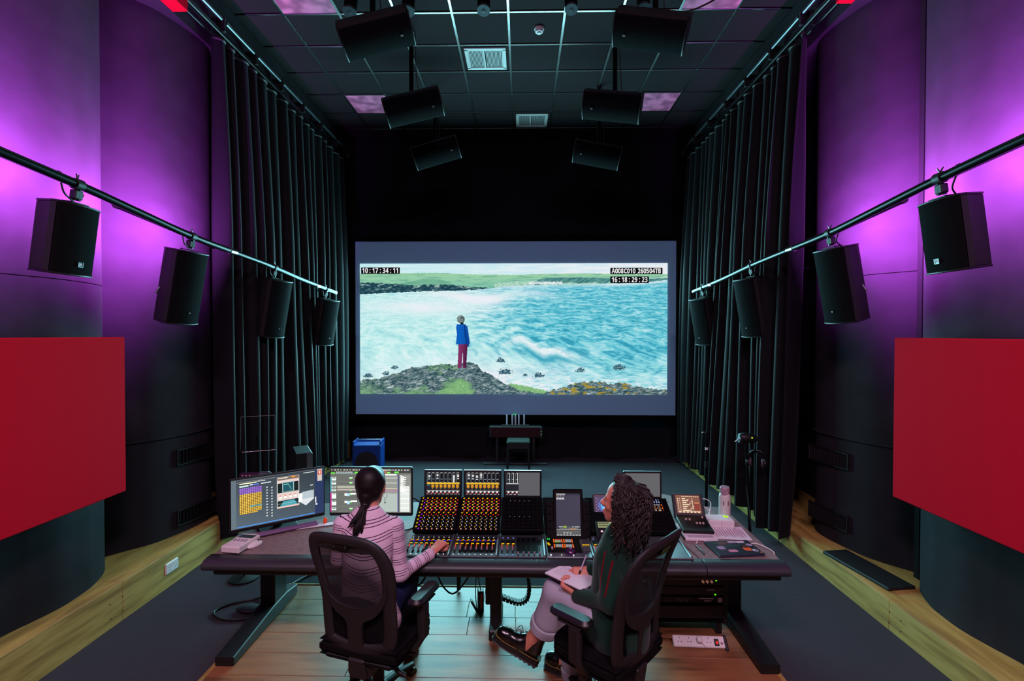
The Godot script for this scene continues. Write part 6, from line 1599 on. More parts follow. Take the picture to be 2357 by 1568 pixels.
# ---------------------------------------------------------------- smooth bodies: tapered bones joined by a soft minimum, meshed as surface nets
func blob(out: Shape, bones: Array, cell: float, k: float) -> int:
	var lo := Vector3.ONE * 1e9; var hi := -lo
	for b in bones:
		var r: float = maxf(b[2], b[3]) + 3.5 * k
		lo = lo.min((b[0] as Vector3).min(b[1]) - Vector3.ONE * r); hi = hi.max((b[0] as Vector3).max(b[1]) + Vector3.ONE * r)
	var nx := int((hi.x - lo.x) / cell) + 2; var ny := int((hi.y - lo.y) / cell) + 2; var nz := int((hi.z - lo.z) / cell) + 2
	var f := PackedFloat32Array(); f.resize(nx * ny * nz)
	var ik := 1.0 / k
	for b in bones:
		var a: Vector3 = b[0]; var ab: Vector3 = b[1] - a; var ra: float = b[2]; var dr: float = b[3] - ra
		var il := 1.0 / maxf(ab.length_squared(), 1e-9)
		var flat: bool = b.size() > 4
		var fn: Vector3 = b[4] if flat else Vector3.ZERO
		var fs: float = (1.0 / b[5] - 1.0) if flat else 0.0
		var r: float = maxf(b[2], b[3]) + 3.5 * k
		var l := (((b[0] as Vector3).min(b[1]) - Vector3.ONE * r - lo) / cell).floor(); var h := (((b[0] as Vector3).max(b[1]) + Vector3.ONE * r - lo) / cell).ceil()
		var x0 := maxi(0, int(l.x)); var x1 := mini(nx, int(h.x) + 1)
		for z in range(maxi(0, int(l.z)), mini(nz, int(h.z) + 1)):
			for y in range(maxi(0, int(l.y)), mini(ny, int(h.y) + 1)):
				var q := (z * ny + y) * nx
				var p := lo + Vector3(x0, y, z) * cell - a
				for x in range(x0, x1):
					var s := p
					if flat: s += fn * (p.dot(fn) * fs)
					var t := clampf(s.dot(ab) * il, 0.0, 1.0)
					var d := (s - ab * t).length() - ra - dr * t
					if d < 3.5 * k: f[q + x] += exp(-maxf(d, -0.1) * ik)
					p.x += cell
	# surface nets
	var vid := {}
	var base := out.v.size()
	var pos := PackedVector3Array()
	var sy := nx; var sz := nx * ny
	var off := [0, 1, sy, sy + 1, sz, sz + 1, sz + sy, sz + sy + 1]
	var cor := [Vector3(0, 0, 0), Vector3(1, 0, 0), Vector3(0, 1, 0), Vector3(1, 1, 0), Vector3(0, 0, 1), Vector3(1, 0, 1), Vector3(0, 1, 1), Vector3(1, 1, 1)]
	var edges := [[0, 1], [2, 3], [4, 5], [6, 7], [0, 2], [1, 3], [4, 6], [5, 7], [0, 4], [1, 5], [2, 6], [3, 7]]
	for z in nz - 1:
		for y in ny - 1:
			var q := (z * ny + y) * nx
			for x in nx - 1:
				var i := q + x
				var c0 := f[i] >= 1.0
				if (f[i + 1] >= 1.0) == c0 and (f[i + sy] >= 1.0) == c0 and (f[i + sz] >= 1.0) == c0 and (f[i + sy + 1] >= 1.0) == c0 and (f[i + sz + 1] >= 1.0) == c0 and (f[i + sz + sy] >= 1.0) == c0 and (f[i + sz + sy + 1] >= 1.0) == c0: continue
				var m := Vector3.ZERO; var n := 0
				for e in edges:
					var fa := f[i + off[e[0]]]; var fb := f[i + off[e[1]]]
					if (fa >= 1.0) != (fb >= 1.0):
						var va := log(maxf(fa, 0.03)); var vb := log(maxf(fb, 0.03))
						m += (cor[e[0]] as Vector3).lerp(cor[e[1]], va / (va - vb)); n += 1
				vid[i] = pos.size()
				pos.append(lo + (Vector3(x, y, z) + m / n) * cell)
	var nrm := PackedVector3Array(); nrm.resize(pos.size())
	for i in vid:
		var c0: bool = f[i] >= 1.0
		for ax in 3:
			var st: int = [1, sy, sz][ax]; var s1: int = [sy, sz, 1][ax]; var s2: int = [sz, 1, sy][ax]
			if (f[i + st] >= 1.0) == c0: continue
			var q := [vid.get(i), vid.get(i - s1), vid.get(i - s1 - s2), vid.get(i - s2)]
			if q.has(null): continue
			if not c0: q.reverse()
			var g: Vector3 = (pos[q[2]] - pos[q[0]]).cross(pos[q[3]] - pos[q[1]])
			for w in q: nrm[w] += g
			for t3 in [[0, 1, 2], [0, 2, 3]]:
				out.tri_ix(base + q[t3[0]], base + q[t3[1]], base + q[t3[2]])
	for i in pos.size():
		out.v.append(pos[i]); out.n.append(nrm[i].normalized())
		out.uv.append(Vector2.ZERO)
	return base

func xf(t: Transform3D, bones: Array) -> Array:
	var r := []
	for b in bones:
		var q := [t * (b[0] as Vector3), t * (b[1] as Vector3), b[2], b[3]]
		if b.size() > 4: q.append((t.basis * (b[4] as Vector3)).normalized()); q.append(b[5])
		r.append(q)
	return r

# face toward +z, centre between the ears
func head_bones() -> Array:
	var b := [
		[Vector3(0, 0.035, -0.030), Vector3(0, 0.042, 0.018), 0.079, 0.070], [Vector3(0, 0.0, -0.045), Vector3(0, 0.0, -0.04), 0.066, 0.066],
		[Vector3(0, 0.0, 0.030), Vector3(0, -0.070, 0.042), 0.060, 0.042], [Vector3(0, -0.101, 0.062), Vector3(0, -0.098, 0.06), 0.017, 0.017],
		[Vector3(0, 0.012, 0.082), Vector3(0, -0.030, 0.106), 0.008, 0.012], [Vector3(-0.040, 0.022, 0.070), Vector3(0.040, 0.022, 0.070), 0.013, 0.013],
		[Vector3(-0.016, -0.064, 0.085), Vector3(0.016, -0.064, 0.085), 0.007, 0.007], [Vector3(-0.013, -0.077, 0.083), Vector3(0.013, -0.077, 0.083), 0.008, 0.008],
		[Vector3(0, -0.08, -0.022), Vector3(0, -0.175, -0.040), 0.050, 0.056]]
	for s in [-1.0, 1.0]:
		b.append([Vector3(s * 0.047, -0.03, 0.0), Vector3(s * 0.018, -0.097, 0.052), 0.024, 0.018])
		b.append([Vector3(s * 0.036, -0.022, 0.062), Vector3(s * 0.038, -0.03, 0.055), 0.020, 0.02])
		b.append([Vector3(s * 0.010, -0.034, 0.097), Vector3(s * 0.010, -0.034, 0.095), 0.008, 0.008])
		b.append([Vector3(s * 0.080, 0.016, -0.012), Vector3(s * 0.079, -0.020, -0.006), 0.019, 0.012, Vector3(1, 0, 0), 0.45])
		b.append([Vector3(s * 0.032, 0.004, 0.066), Vector3(s * 0.032, 0.004, 0.066), 0.0155, 0.0155])
	return b

func eyes(parent: Node3D, t: Transform3D) -> void:
	for s in [-1.0, 1.0]:
		var e := part("eye", Shape.new().at(t * Vector3(s * 0.032, 0.003, 0.0715), t.basis).ball(Vector3.ZERO, Vector3.ONE * 0.0122, 14), M.eye, parent)
		part("iris", Shape.new().at(t * Vector3(s * 0.032, 0.003, 0.0812), t.basis).ball(Vector3.ZERO, Vector3(0.0055, 0.0055, 0.003), 12), M.iris, e)
		part("eyebrow", Shape.new().at(t.origin, t.basis).tube([Vector3(s * 0.016, 0.026, 0.088), Vector3(s * 0.034, 0.031, 0.083), Vector3(s * 0.050, 0.025, 0.068)], [0.003, 0.003, 0.0015], 6), M.hair, parent)
	part("lips", Shape.new().at(t.origin, t.basis).tube([Vector3(-0.021, -0.070, 0.080), Vector3(-0.008, -0.066, 0.0915), Vector3(0, -0.067, 0.092), Vector3(0.008, -0.066, 0.0915), Vector3(0.021, -0.070, 0.080)], [0.002, 0.0045, 0.004, 0.0045, 0.002], 6).tube([Vector3(-0.019, -0.072, 0.080), Vector3(0, -0.077, 0.091), Vector3(0.019, -0.072, 0.080)], [0.002, 0.005, 0.002], 6), M.lips, parent)

# wrist at the origin, fingers along +z, palm toward -y, thumb on the s side; curl per finger (thumb first), radians per joint
func hand_bones(s: float, curl: Array, thumb_in := 0.6) -> Array:
	var b := []
	for i in 4:
		var x: float = s * [0.030, 0.010, -0.010, -0.028][i]
		b.append([Vector3(x * 0.55, 0, 0.005), Vector3(x, 0.002, 0.088), 0.0145, 0.0125, Vector3(0, 1, 0), 0.95])
		var p := Vector3(x, 0.002, 0.088); var ang := 0.0
		var ln: Array = [[0.043, 0.026, 0.021], [0.047, 0.029, 0.022], [0.043, 0.027, 0.021], [0.034, 0.021, 0.019]][i]
		for j in 3:
			ang += curl[i + 1] * (0.9 if j == 0 else 1.1)
			var d := Vector3(x * 0.9 * cos(ang), -sin(ang), cos(ang)).normalized()
			var q: Vector3 = p + d * ln[j]
			b.append([p, q, [0.0098, 0.0090, 0.0082][j], [0.0090, 0.0082, 0.0070][j]])
			p = q
	var p := Vector3(s * 0.022, -0.008, 0.022)
	var d1 := Vector3(s * 0.75, -0.35, 0.75).normalized()
	var q1 := p + d1 * 0.042
	b.append([p, q1, 0.017, 0.0115])
	var d2 := Vector3(s * (0.75 - thumb_in), -0.35 - 0.3 * curl[0], 0.9).normalized()
	var q2 := q1 + d2 * 0.034
	b.append([q1, q2, 0.0112, 0.0100])
	var d3 := Vector3(s * (0.55 - thumb_in * 1.3), -0.35 - 0.5 * curl[0], 0.85).normalized()
	b.append([q2, q2 + d3 * 0.027, 0.0100, 0.0080])
	b.append([Vector3(0, 0, -0.05), Vector3(0, 0, 0.01), 0.023, 0.021, Vector3(0, 1, 0), 0.8])
	return b

func along(p: Vector3, line: Array) -> float:
	var best := 1e9; var res := 0.0; var acc := 0.0
	for i in line.size() - 1:
		var a: Vector3 = line[i]; var ab: Vector3 = line[i + 1] - a
		var t := (p - a).dot(ab) / ab.length_squared()
		var tc := clampf(t, 0 if i > 0 else -1, 1 if i < line.size() - 2 else 2)
		var d := (a + ab * clampf(t, 0, 1) - p).length()
		if d < best: best = d; res = acc + ab.length() * tc
		acc += ab.length()
	return res

func thin(bones: Array, k: float) -> Array:
	var r := []
	for b in bones:
		var q: Array = b.duplicate(); q[2] *= k; q[3] *= k; r.append(q)
	return r

func boot(t: Transform3D, parent: Node3D) -> void:
	var up := Shape.new()
	blob(up, xf(t, [[Vector3(0, 0.075, -0.045), Vector3(0, 0.065, 0.06), 0.040, 0.040], [Vector3(0, 0.062, 0.06), Vector3(0, 0.058, 0.165), 0.042, 0.040], [Vector3(0, 0.06, 0.15), Vector3(0, 0.06, 0.175), 0.042, 0.036], [Vector3(0, 0.10, -0.035), Vector3(0, 0.235, -0.035), 0.044, 0.048], [Vector3(0, 0.08, 0.05), Vector3(0, 0.13, -0.01), 0.038, 0.042]]), 0.008, 0.010)
	var b := part("boot", up, M.leather, parent)
	var so := []
	for q in [[-0.095, 0.0], [-0.10, 0.3], [-0.085, 0.75], [-0.03, 0.85], [0.04, 0.85], [0.10, 1.0], [0.16, 1.0], [0.20, 0.75], [0.216, 0.35], [0.22, 0.0]]: so.append(Vector2(q[1] * 0.049, -q[0]))
	for i in range(so.size() - 2, 0, -1): so.append(Vector2(-so[i].x, so[i].y))
	var sb := Basis(Vector3.RIGHT, -PI / 2)
	var sh := Shape.new(); sh.t = t * Transform3D(sb, Vector3.ZERO)
	sh.prism(so, 0.042, 0.005)
	part("sole", sh, M.sole, b)
	var lug := Shape.new(); lug.t = t
	for i in 10: lug.box(Vector3(0, -0.003, -0.08 + 0.031 * i), Vector3(0.088, 0.010, 0.018), 0.002)
	part("tread", lug, M.sole, b)
	var we := []
	for p in so: we.append(Vector3(p.x * 0.985, 0.043, -p.y * 0.99))
	var ws := Shape.new(); ws.t = t
	part("welt_stitch", ws.tube(we, 0.0022, 5, true, false), M.stitch, b)
	var la := Shape.new(); la.t = t
	for i in 6:
		var y: float = 0.115 + 0.022 * i; var z: float = 0.072 - 0.030 * i if i < 3 else 0.012 + 0.001 * i
		la.tube([Vector3(-0.024, y, z - 0.006), Vector3(0, y + 0.010, z + 0.010), Vector3(0.024, y + 0.004, z - 0.006)], 0.0028, 5)
	la.tube(smooth([Vector3(0, 0.13, 0.06), Vector3(0.02, 0.15, 0.09), Vector3(0.03, 0.13, 0.105), Vector3(0.035, 0.10, 0.10)], 4), 0.0022, 5)
	la.tube(smooth([Vector3(0, 0.13, 0.06), Vector3(-0.02, 0.155, 0.085), Vector3(-0.035, 0.13, 0.10), Vector3(-0.03, 0.10, 0.105)], 4), 0.0022, 5)
	part("lace", la, M.black, b)

# ---------------------------------------------------------------- person in stripes
func build_left_person() -> void:
	var per := thing("person", "person in a striped top with dark tied-back hair, reaching for the faders", "person")
	var pel := Vector3(-0.885, 0.585, -2.82); var waist := Vector3(-0.885, 0.76, -2.82); var chest := Vector3(-0.89, 0.93, -2.87); var nb := Vector3(-0.893, 1.085, -2.90)
	var hc := Vector3(-0.893, 1.238, -2.95)
	var ht := Transform3D(facing(Vector3(0.12, -0.10, -1)), hc)
	var sl := Vector3(-1.045, 1.035, -2.89); var sr := Vector3(-0.745, 1.025, -2.90)
	var er := Vector3(-0.712, 0.742, -2.905); var wr := Vector3(-0.565, 0.785, -3.065)
	var el := Vector3(-1.07, 0.83, -2.90); var wl := Vector3(-1.03, 0.775, -3.12)
	var fw := Vector3(0.1, 0.0, -1).normalized()
	var torso := [[pel, waist, 0.150, 0.128, fw, 0.72], [waist, chest, 0.128, 0.142, fw, 0.70], [chest, nb - Vector3(0, 0.04, 0), 0.142, 0.11, fw, 0.66], [sl, sr, 0.052, 0.052], [nb - Vector3(0, 0.03, 0), nb - Vector3(0, 0.005, 0.0), 0.066, 0.058]]
	var arm_r := [[sr, er, 0.055, 0.045], [er, wr, 0.043, 0.031]]
	var arm_l := [[sl, el, 0.055, 0.045], [el, wl, 0.043, 0.031]]
	var hl := Vector3(-0.965, 0.575, -2.84); var hr := Vector3(-0.79, 0.575, -2.84); var kl := Vector3(-0.985, 0.565, -3.24); var kr := Vector3(-0.745, 0.565, -3.22); var al := Vector3(-0.985, 0.11, -3.28); var ar := Vector3(-0.74, 0.11, -3.30)
	var legs := [[hl, kl, 0.088, 0.068], [hr, kr, 0.090, 0.068], [kl, al, 0.064, 0.048], [kr, ar, 0.064, 0.048], [pel - Vector3(0.06, 0.01, 0), pel + Vector3(0.06, -0.01, 0), 0.115, 0.115], [al, al + Vector3(0, -0.03, -0.14), 0.045, 0.035], [ar, ar + Vector3(0, -0.03, -0.14), 0.045, 0.035]]
	# one body surface under the clothes, finer head and hands added to it
	var body := Shape.new()
	blob(body, thin(torso, 0.86) + thin(arm_r + arm_l, 0.8) + thin(legs, 0.85) + [[nb, hc + Vector3(0, -0.06, 0.03), 0.050, 0.048]], 0.014, 0.014)
	blob(body, xf(ht, head_bones()), 0.0042, 0.005)
	var hb := Basis(Vector3(0.80, -0.1, 0.5).normalized(), Vector3.UP, Vector3.BACK)
	var hz := Vector3(0.50, 0.30, -0.80).normalized()
	hb = Basis(Vector3.UP.cross(hz).normalized(), hz.cross(Vector3.UP.cross(hz).normalized()), hz)
	blob(body, xf(Transform3D(hb, wr + hz * 0.02), hand_bones(1.0, [0.9, 0.95, 1.05, 1.12, 1.2])), 0.0034, 0.004)
	var lz := Vector3(0.25, -0.05, -1).normalized()
	var lb := Basis(Vector3.UP.cross(lz).normalized(), lz.cross(Vector3.UP.cross(lz).normalized()), lz)
	blob(body, xf(Transform3D(lb, wl + lz * 0.02), hand_bones(-1.0, [0.3, 0.3, 0.3, 0.35, 0.4])), 0.0036, 0.004)
	part("body", body, M.skin, per)
	eyes(per, ht)
	# striped top
	var im := blank(8, 256, Color(0.83, 0.74, 0.80))
	for y in [40, 92, 144]: im.fill_rect(Rect2i(0, y, 8, 13), Color(0.20, 0.11, 0.18))
	var cloth := mat(Color(1, 1, 1), 0.9, 0, 0.2)
	cloth.albedo_texture = ImageTexture.create_from_image(im)
	var top := Shape.new()
	var period := 0.082
	var k0 := blob(top, torso, 0.011, 0.016)
	for i in range(k0, top.v.size()):
		var p := top.v[i]
		top.uv[i] = Vector2(0.5, (1.2 - p.y + 0.09 * absf(p.x + 0.89) + 0.02 * sin(p.x * 9)) / period)
	for q in [[arm_r, [sr, er, wr], 0.0085], [arm_l, [sl, el, wl], 0.011]]:
		k0 = blob(top, q[0], q[2], 0.012)
		for i in range(k0, top.v.size()): top.uv[i] = Vector2(0.5, along(top.v[i], q[1]) / (period * 0.8) + 0.35)
	var tp := part("striped_top", top, cloth, per)
	# shirt tail at the right hip
	var tail := Shape.new()
	blob(tail, [[Vector3(-0.80, 0.66, -2.79), Vector3(-0.765, 0.53, -2.80), 0.075, 0.085, Vector3(0, 0, 1), 0.8], [Vector3(-0.95, 0.62, -2.79), Vector3(-0.97, 0.54, -2.80), 0.07, 0.08, Vector3(0, 0, 1), 0.8]], 0.011, 0.02)
	for i in tail.v.size(): tail.uv[i] = Vector2(0.5, (1.2 - tail.v[i].y + 0.5 * (tail.v[i].x + 0.7)) / period)
	part("hem", tail, cloth, tp)
	var cuff := Shape.new()
	var cd := (wr - er).normalized()
	cuff.tube([wr - cd * 0.03, wr + cd * 0.004], [0.037, 0.036], 16)
	part("cuff", cuff, mat(Color(0.80, 0.70, 0.76), 0.9), tp)
	var jeans := Shape.new()
	blob(jeans, legs.slice(0, 5), 0.0125, 0.016)
	part("jeans", jeans, M.denim_blue, per)
	for q in [al, ar]:
		var sh := Shape.new()
		blob(sh, [[q + Vector3(0, -0.045, 0.03), q + Vector3(0, -0.055, -0.15), 0.047, 0.040], [q + Vector3(0, 0.02, 0), q + Vector3(0, -0.05, 0), 0.05, 0.05]], 0.011, 0.01)
		part("shoe", sh, M.leather, per)
	# sleek hair with a low tail
	var hair := Shape.new()
	blob(hair, xf(ht, [[Vector3(0, 0.044, -0.034), Vector3(0, 0.052, 0.012), 0.083, 0.070], [Vector3(0, 0.0, -0.052), Vector3(0, -0.03, -0.058), 0.070, 0.052], [Vector3(-0.045, 0.03, -0.02), Vector3(-0.04, -0.035, -0.045), 0.042, 0.030], [Vector3(0.045, 0.03, -0.02), Vector3(0.04, -0.035, -0.045), 0.042, 0.030], [Vector3(0, -0.05, -0.080), Vector3(-0.004, -0.085, -0.092), 0.036, 0.026]]), 0.0055, 0.008)
	var r := RandomNumberGenerator.new(); r.seed = 3
	var tie := ht * Vector3(-0.004, -0.09, -0.094)
	for i in 30:
		var a := r.randf() * TAU; var o := Vector3(cos(a), 0, sin(a)) * 0.016 * r.randf()
		var endp := Vector3(r.randf_range(-0.075, 0.015), r.randf_range(-0.19, -0.13), r.randf_range(0.02, 0.07))
		if i > 22: endp.x = r.randf_range(-0.085, -0.05); endp.y = r.randf_range(-0.13, -0.10)
		hair.tube(smooth([tie + o + Vector3(0, 0.03, 0), tie + o * 1.3 + endp * 0.3 + Vector3(0, 0, 0.02), tie + o + endp * 0.65 + Vector3(r.randf_range(-0.012, 0.012), 0, 0.03), tie + endp], 4), [0.006, 0.007, 0.007, 0.008, 0.008, 0.008, 0.008, 0.008, 0.007, 0.006, 0.005, 0.003, 0.001], 6)
	var hp := part("hair", hair, M.hair, per)
	part("hair_tie", Shape.new().ball(tie + Vector3(0, 0.012, 0), Vector3(0.027, 0.012, 0.026), 12), M.black, hp)
	part("hair_clip", Shape.new().at(ht * Vector3(0.062, 0.038, -0.055), ht.basis * yaw(60)).box(Vector3.ZERO, Vector3(0.012, 0.040, 0.006), 0.002), mat(Color(0.35, 0.5, 0.5), 0.3, 0.5), hp)
	for s in [-1.0, 1.0]:
		var e := ht * Vector3(s * 0.085, -0.034, -0.004)
		var ear := Shape.new()
		var ring := []
		for i in 16: ring.append(e + Vector3(cos(TAU * i / 16) * 0.0125, -0.014 + sin(TAU * i / 16) * 0.0145, 0))
		ear.tube(ring, 0.0012, 5, true, false)
		ear.tube([e + Vector3(0, -0.028, 0), e + Vector3(0, -0.06, 0)], 0.0012, 5)
		for i in 3: ear.ball(e + Vector3(0, -0.034 - 0.011 * i, 0), Vector3.ONE * (0.0028 if i < 2 else 0.005), 8)
		part("earring", ear, M.steel, per)

# ---------------------------------------------------------------- curly-haired person in green
func build_right_person() -> void:
	var per := thing("person", "person with long curly brown hair and a green jumper, writing in a notebook", "person")
	var f := Vector3(-0.78, 0, -0.62).normalized(); var rt := Vector3(0.62, 0, -0.78).normalized()
	var pel := Vector3(0.525, 0.585, -2.735); var ch := Vector3(0.520, 0.90, -2.725); var nb := Vector3(0.527, 1.045, -2.725)
	var hc := Vector3(0.540, 1.240, -2.692)
	var ht := Transform3D(facing(Vector3(-0.88, 0.16, -0.42)), hc)
	var sl := Vector3(0.462, 0.970, -2.645); var sr := Vector3(0.600, 0.975, -2.815)
	var el := Vector3(0.468, 0.765, -2.575); var wl := Vector3(0.318, 0.680, -2.785)
	var er := Vector3(0.585, 0.765, -2.945); var wr := Vector3(0.420, 0.745, -2.955)
	var torso := [[pel + Vector3(0, -0.03, 0), Vector3(0.525, 0.74, -2.73), 0.172, 0.166, f, 0.76], [Vector3(0.525, 0.74, -2.73), ch, 0.166, 0.150, f, 0.74], [ch, nb - Vector3(0, 0.045, 0), 0.150, 0.105, f, 0.72], [sl, sr, 0.062, 0.062], [nb, nb + Vector3(0, 0.012, 0), 0.064, 0.058]]
	var arms := [[sl, el, 0.066, 0.060], [el, wl, 0.057, 0.042], [sr, er, 0.066, 0.060], [er, wr, 0.056, 0.042]]
	# crossed leg over the other
	var kc := Vector3(0.215, 0.605, -2.985); var ac := Vector3(0.165, 0.405, -3.055)
	var ks := Vector3(0.305, 0.545, -3.03); var as_ := Vector3(0.335, 0.13, -3.065)
	var hip_l := pel - rt * 0.075 + f * 0.07; var hip_r := pel + rt * 0.075 + f * 0.07
	var legs := [[hip_l + Vector3(0, 0.03, 0), kc, 0.088, 0.080], [kc, ac, 0.080, 0.090], [hip_r, ks, 0.098, 0.082], [ks, as_, 0.082, 0.092], [hip_l, hip_r, 0.10, 0.10]]
	var body := Shape.new()
	blob(body, thin(torso, 0.84) + thin(arms, 0.72) + thin(legs, 0.72) + [[nb, hc + Vector3(0.012, -0.07, 0.0), 0.052, 0.049], [ac, Vector3(0.04, 0.20, -3.11), 0.05, 0.045], [as_, as_ + Vector3(-0.1, -0.05, -0.06), 0.05, 0.04]], 0.014, 0.014)
	blob(body, xf(ht, head_bones()), 0.0042, 0.005)
	# writing hand (far) and holding hand (near)
	var z1 := Vector3(-0.85, -0.12, 0.10).normalized()
	var x1 := Vector3(0, 0.75, 0.66).cross(z1).normalized()
	blob(body, xf(Transform3D(Basis(x1, z1.cross(x1), z1), wr + z1 * 0.015), hand_bones(1.0, [0.7, 0.55, 0.62, 0.75, 0.85])), 0.0034, 0.004)
	var z2 := Vector3(-0.62, 0.10, -0.62).normalized()
	var x2 := Vector3(-0.35, -0.55, 0.65).cross(z2).normalized()
	blob(body, xf(Transform3D(Basis(x2, z2.cross(x2), z2), wl + z2 * 0.015), hand_bones(1.0, [0.3, 0.75, 0.8, 0.85, 0.9], 0.2)), 0.0034, 0.004)
	part("body", body, M.skin, per)
	eyes(per, ht)
	# jumper: dark green knit with two red lines down the back
	var im := blank(256, 64, Color(0.085, 0.20, 0.155))
	im.fill_rect(Rect2i(96, 0, 8, 64), Color(0.38, 0.06, 0.09)); im.fill_rect(Rect2i(134, 0, 8, 64), Color(0.38, 0.06, 0.09))
	for y in 64:
		for x in 256:
			if (x / 2 + y) % 3 == 0: im.set_pixel(x, y, im.get_pixel(x, y) * 0.86)
	var knit := mat(Color(1, 1, 1), 0.95, 0, 0.15); knit.albedo_texture = ImageTexture.create_from_image(im)
	knit.rim_enabled = true; knit.rim = 0.25
	var sw := Shape.new()
	blob(sw, torso + [[pel + Vector3(0.0, -0.01, 0) - f * 0.06, pel + Vector3(0, -0.075, 0) - f * 0.05, 0.12, 0.125], [pel - rt * 0.07 + Vector3(0, -0.02, 0), pel - rt * 0.08 + f * 0.06 + Vector3(0, -0.02, 0), 0.115, 0.105]], 0.011, 0.018)
	for i in sw.v.size():
		var q := sw.v[i] - ch
		sw.uv[i] = Vector2(0.08 + 0.05 * q.dot(rt), sw.v[i].y * 10.0)
	var k1 := blob(sw, arms.slice(0, 2), 0.010, 0.014)
	for i in range(k1, sw.v.size()):
		var p := sw.v[i]; var q := p - sl
		if p.y < 0.80 or q.dot(f) > 0.05: sw.uv[i] = Vector2(0.08 + 0.07 * fposmod(p.x * 3.0, 1.0), p.y * 10.0)
		else: sw.uv[i] = Vector2(0.50 + (q.dot(f) + 0.010) * 3.4 + (p.y - 0.9) * 0.25, p.y * 10.0)
	k1 = blob(sw, arms.slice(2, 4), 0.011, 0.014)
	for i in range(k1, sw.v.size()): sw.uv[i] = Vector2(0.1, sw.v[i].y * 10.0)
	var jp := part("jumper", sw, knit, per)
	var rib := Shape.new()
	for q in [[el, wl], [er, wr]]:
		var d: Vector3 = (q[1] - q[0]).normalized()
		rib.tube([q[1] - d * 0.03, q[1] - d * 0.015, q[1] + d * 0.012], [0.044, 0.042, 0.036], 16)
	part("cuff", rib, mat(Color(0.07, 0.17, 0.13), 0.95), jp)
	var jeans := Shape.new()
	blob(jeans, legs, 0.0115, 0.016)
	var jn := part("jeans", jeans, M.denim_pale, per)
	for q in [[kc, ac, 0.100], [ks, as_, 0.098]]:
		var d: Vector3 = (q[1] - q[0]).normalized()
		part("hem", Shape.new().tube([q[1] + d * 0.03, q[1] + d * 0.055, q[1] + d * 0.085], [0.097, q[2], q[2] * 0.99], 20), M.denim_pale, jn)
	var bz := Vector3(-0.86, 0.40, -0.20).normalized(); var by := Vector3(0.42, 0.88, 0.10); by = (by - bz * by.dot(bz)).normalized()
	boot(Transform3D(Basis(by.cross(bz), by, bz), Vector3(0.012, 0.125, -3.118)), per)
	var cz := Vector3(-0.84, 0, -0.54).normalized()
	boot(Transform3D(Basis(Vector3.UP.cross(cz), Vector3.UP, cz), Vector3(0.335, 0.028, -3.065)), per)
	# curls
	var hair := Shape.new()
	blob(hair, xf(ht, [[Vector3(0, 0.044, -0.034), Vector3(0, 0.060, 0.002), 0.084, 0.072], [Vector3(0, 0.0, -0.065), Vector3(0, -0.10, -0.080), 0.074, 0.070], [Vector3(0, -0.10, -0.085), Vector3(0, -0.20, -0.075), 0.066, 0.045], [Vector3(-0.055, 0.03, -0.02), Vector3(-0.058, -0.12, -0.05), 0.032, 0.036], [Vector3(0.055, 0.03, -0.02), Vector3(0.058, -0.12, -0.05), 0.032, 0.036]]), 0.009, 0.014)
	var r := RandomNumberGenerator.new(); r.seed = 21
	for i in 400:
		# root on the crown, falls over the back and sides
		var az := r.randf_range(-2.85, 2.85) + PI            # 0 is the face, leave it free
		var lift := r.randf_range(0.0, 1.0)
		var root := Vector3(sin(az) * 0.085 * (1 - 0.75 * lift), 0.045 + 0.082 * lift, -0.012 + cos(az) * 0.088 * (1 - 0.75 * lift))
		var outv := Vector3(sin(az) * 0.108, 0, cos(az) * 0.098 - 0.045) * r.randf_range(0.86, 1.06)
		if outv.z > -0.02: outv.z = -0.02 + (outv.z + 0.02) * 0.45; outv.x = signf(outv.x) * maxf(absf(outv.x), 0.088)
		var length := r.randf_range(0.16, 0.33)
		if absf(az - PI) > 2.0: length *= 0.62
		var pts := []
		var rad := r.randf_range(0.006, 0.013); var ph := r.randf() * TAU; var tw := r.randf_range(5.0, 9.0)
		var n := 22
		for j in n:
			var t := float(j) / (n - 1)
			var s := smoothstep(0.0, 0.35, t)
			var c := root.lerp(Vector3(outv.x, root.y, outv.z), s)
			c.y = root.y + 0.012 * sin(t * PI) * lift - length * t * t * 0.35 - length * t * 0.65
			c += Vector3(outv.x, 0, outv.z + 0.03) * 0.12 * t
			c += Vector3(cos(ph + TAU * tw * t * 0.5), 0.4 * sin(ph * 2 + TAU * tw * t * 0.5), sin(ph + TAU * tw * t * 0.5)) * rad * (0.35 + 0.65 * t)
			pts.append(ht * c)
		var rr := []
		for j in n: rr.append(lerpf(0.0060, 0.0020, pow(float(j) / (n - 1), 1.5)))
		hair.tube(pts, rr, 5)
	for i in 110:
		# curls swept from the hairline up and back, then down the sides
		var sx := r.randf_range(-1.0, 1.0)
		var a := ht * Vector3(0.060 * sx, 0.108 + 0.016 * (1 - sx * sx), 0.052 - 0.03 * sx * sx)
		var top_ := ht * Vector3(0.075 * sx, 0.140 - 0.03 * sx * sx, r.randf_range(-0.01, 0.045))
		var side := ht * Vector3(signf(sx) * r.randf_range(0.090, 0.108), 0.04, r.randf_range(-0.05, 0.030))
		var low := ht * Vector3(signf(sx) * r.randf_range(0.085, 0.112), r.randf_range(-0.14, -0.03), r.randf_range(-0.06, 0.022))
		var base := smooth([a, top_, side, low], 7)
		var ph := r.randf() * TAU; var rr := []
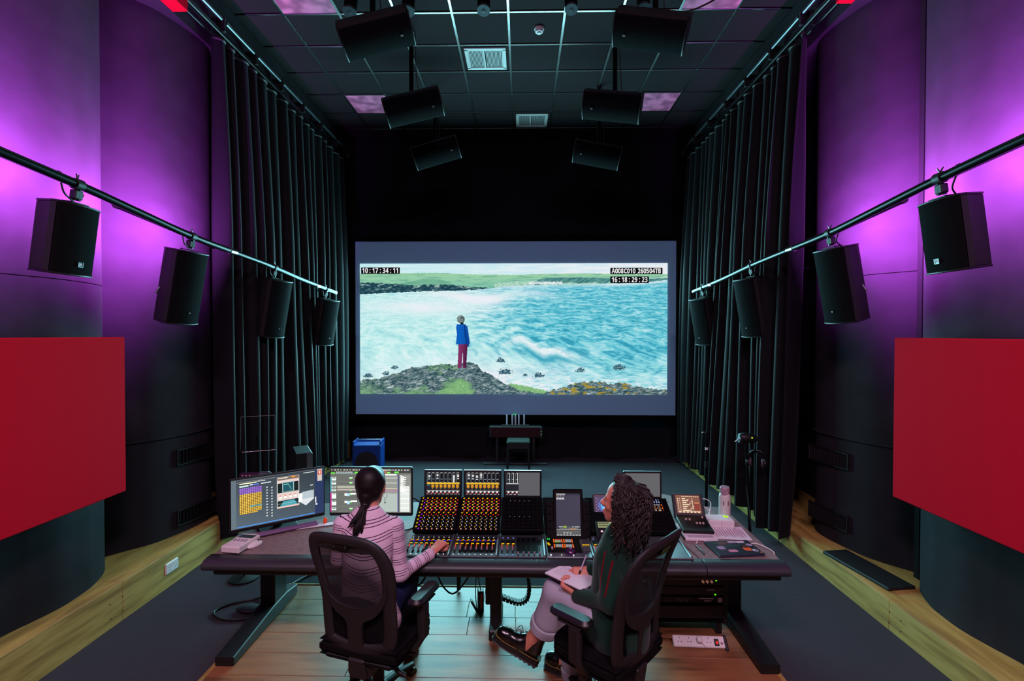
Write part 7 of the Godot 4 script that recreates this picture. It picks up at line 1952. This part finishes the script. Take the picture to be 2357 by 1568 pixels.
		for j in base.size():
			var t := float(j) / (base.size() - 1)
			base[j] += (ht.basis * Vector3(cos(ph + t * 26), sin(ph + t * 26), cos(ph + t * 26))) * 0.0075 * (0.4 + t)
			rr.append(lerpf(0.0062, 0.002, t * t))
		hair.tube(base, rr, 5)
	part("hair", hair, M.hair_brown, per)
	# notebook held on the knee, and the pencil
	var nc := Vector3(0.295, 0.728, -2.91)
	var nx := Vector3(0.155, -0.012, -0.075).normalized()
	var ny := Vector3(-0.20, 0.92, 0.30); ny = (ny - nx * ny.dot(nx)).normalized()
	nx = (Vector3(0.333, 0.695, -2.75) - Vector3(0.171, 0.693, -2.92)).normalized()
	ny = (ny - nx * ny.dot(nx)).normalized()
	var bk := thing("notebook", "open notebook with handwritten lines held over the crossed knee", "notebook", nc, Basis(nx, ny, nx.cross(ny)))
	part("cover", Shape.new().box(Vector3(0, -0.006, 0), Vector3(0.285, 0.006, 0.175), 0.002), M.black, bk)
	part("pages", Shape.new().box(Vector3(-0.071, 0.002, 0), Vector3(0.138, 0.010, 0.170), 0.002), M.paper, bk)
	part("pages", Shape.new().box(Vector3(0.071, 0.002, 0), Vector3(0.138, 0.010, 0.170), 0.002), M.paper, bk)
	var ln := Shape.new()
	for i in 7:
		for j in 4: ln.box(Vector3(-0.100 + 0.026 * j, 0.0074, -0.055 + 0.016 * i), Vector3(0.012 + 0.004 * ((i + j) % 3), 0.0004, 0.0016))
	part("handwriting", ln, mat(Color(0.30, 0.27, 0.42), 0.8), bk)
	var pz := wr + z1 * 0.105 + Vector3(0.01, -0.022, 0.015)
	var pn := thing("pencil", "pale pencil held upright in the writing hand above the notebook", "pencil")
	part("shaft", Shape.new().tube([pz, pz + Vector3(0.055, 0.135, -0.02)], 0.004, 8), mat(Color(0.72, 0.70, 0.78), 0.4), pn)
	part("grip", Shape.new().tube([pz + Vector3(0.010, 0.025, -0.004), pz + Vector3(0.020, 0.048, -0.007)], 0.0065, 8), M.black, pn)
	part("point", Shape.new().tube([pz, pz - Vector3(0.005, 0.012, -0.002)], [0.004, 0.0005], 8), M.black, pn)
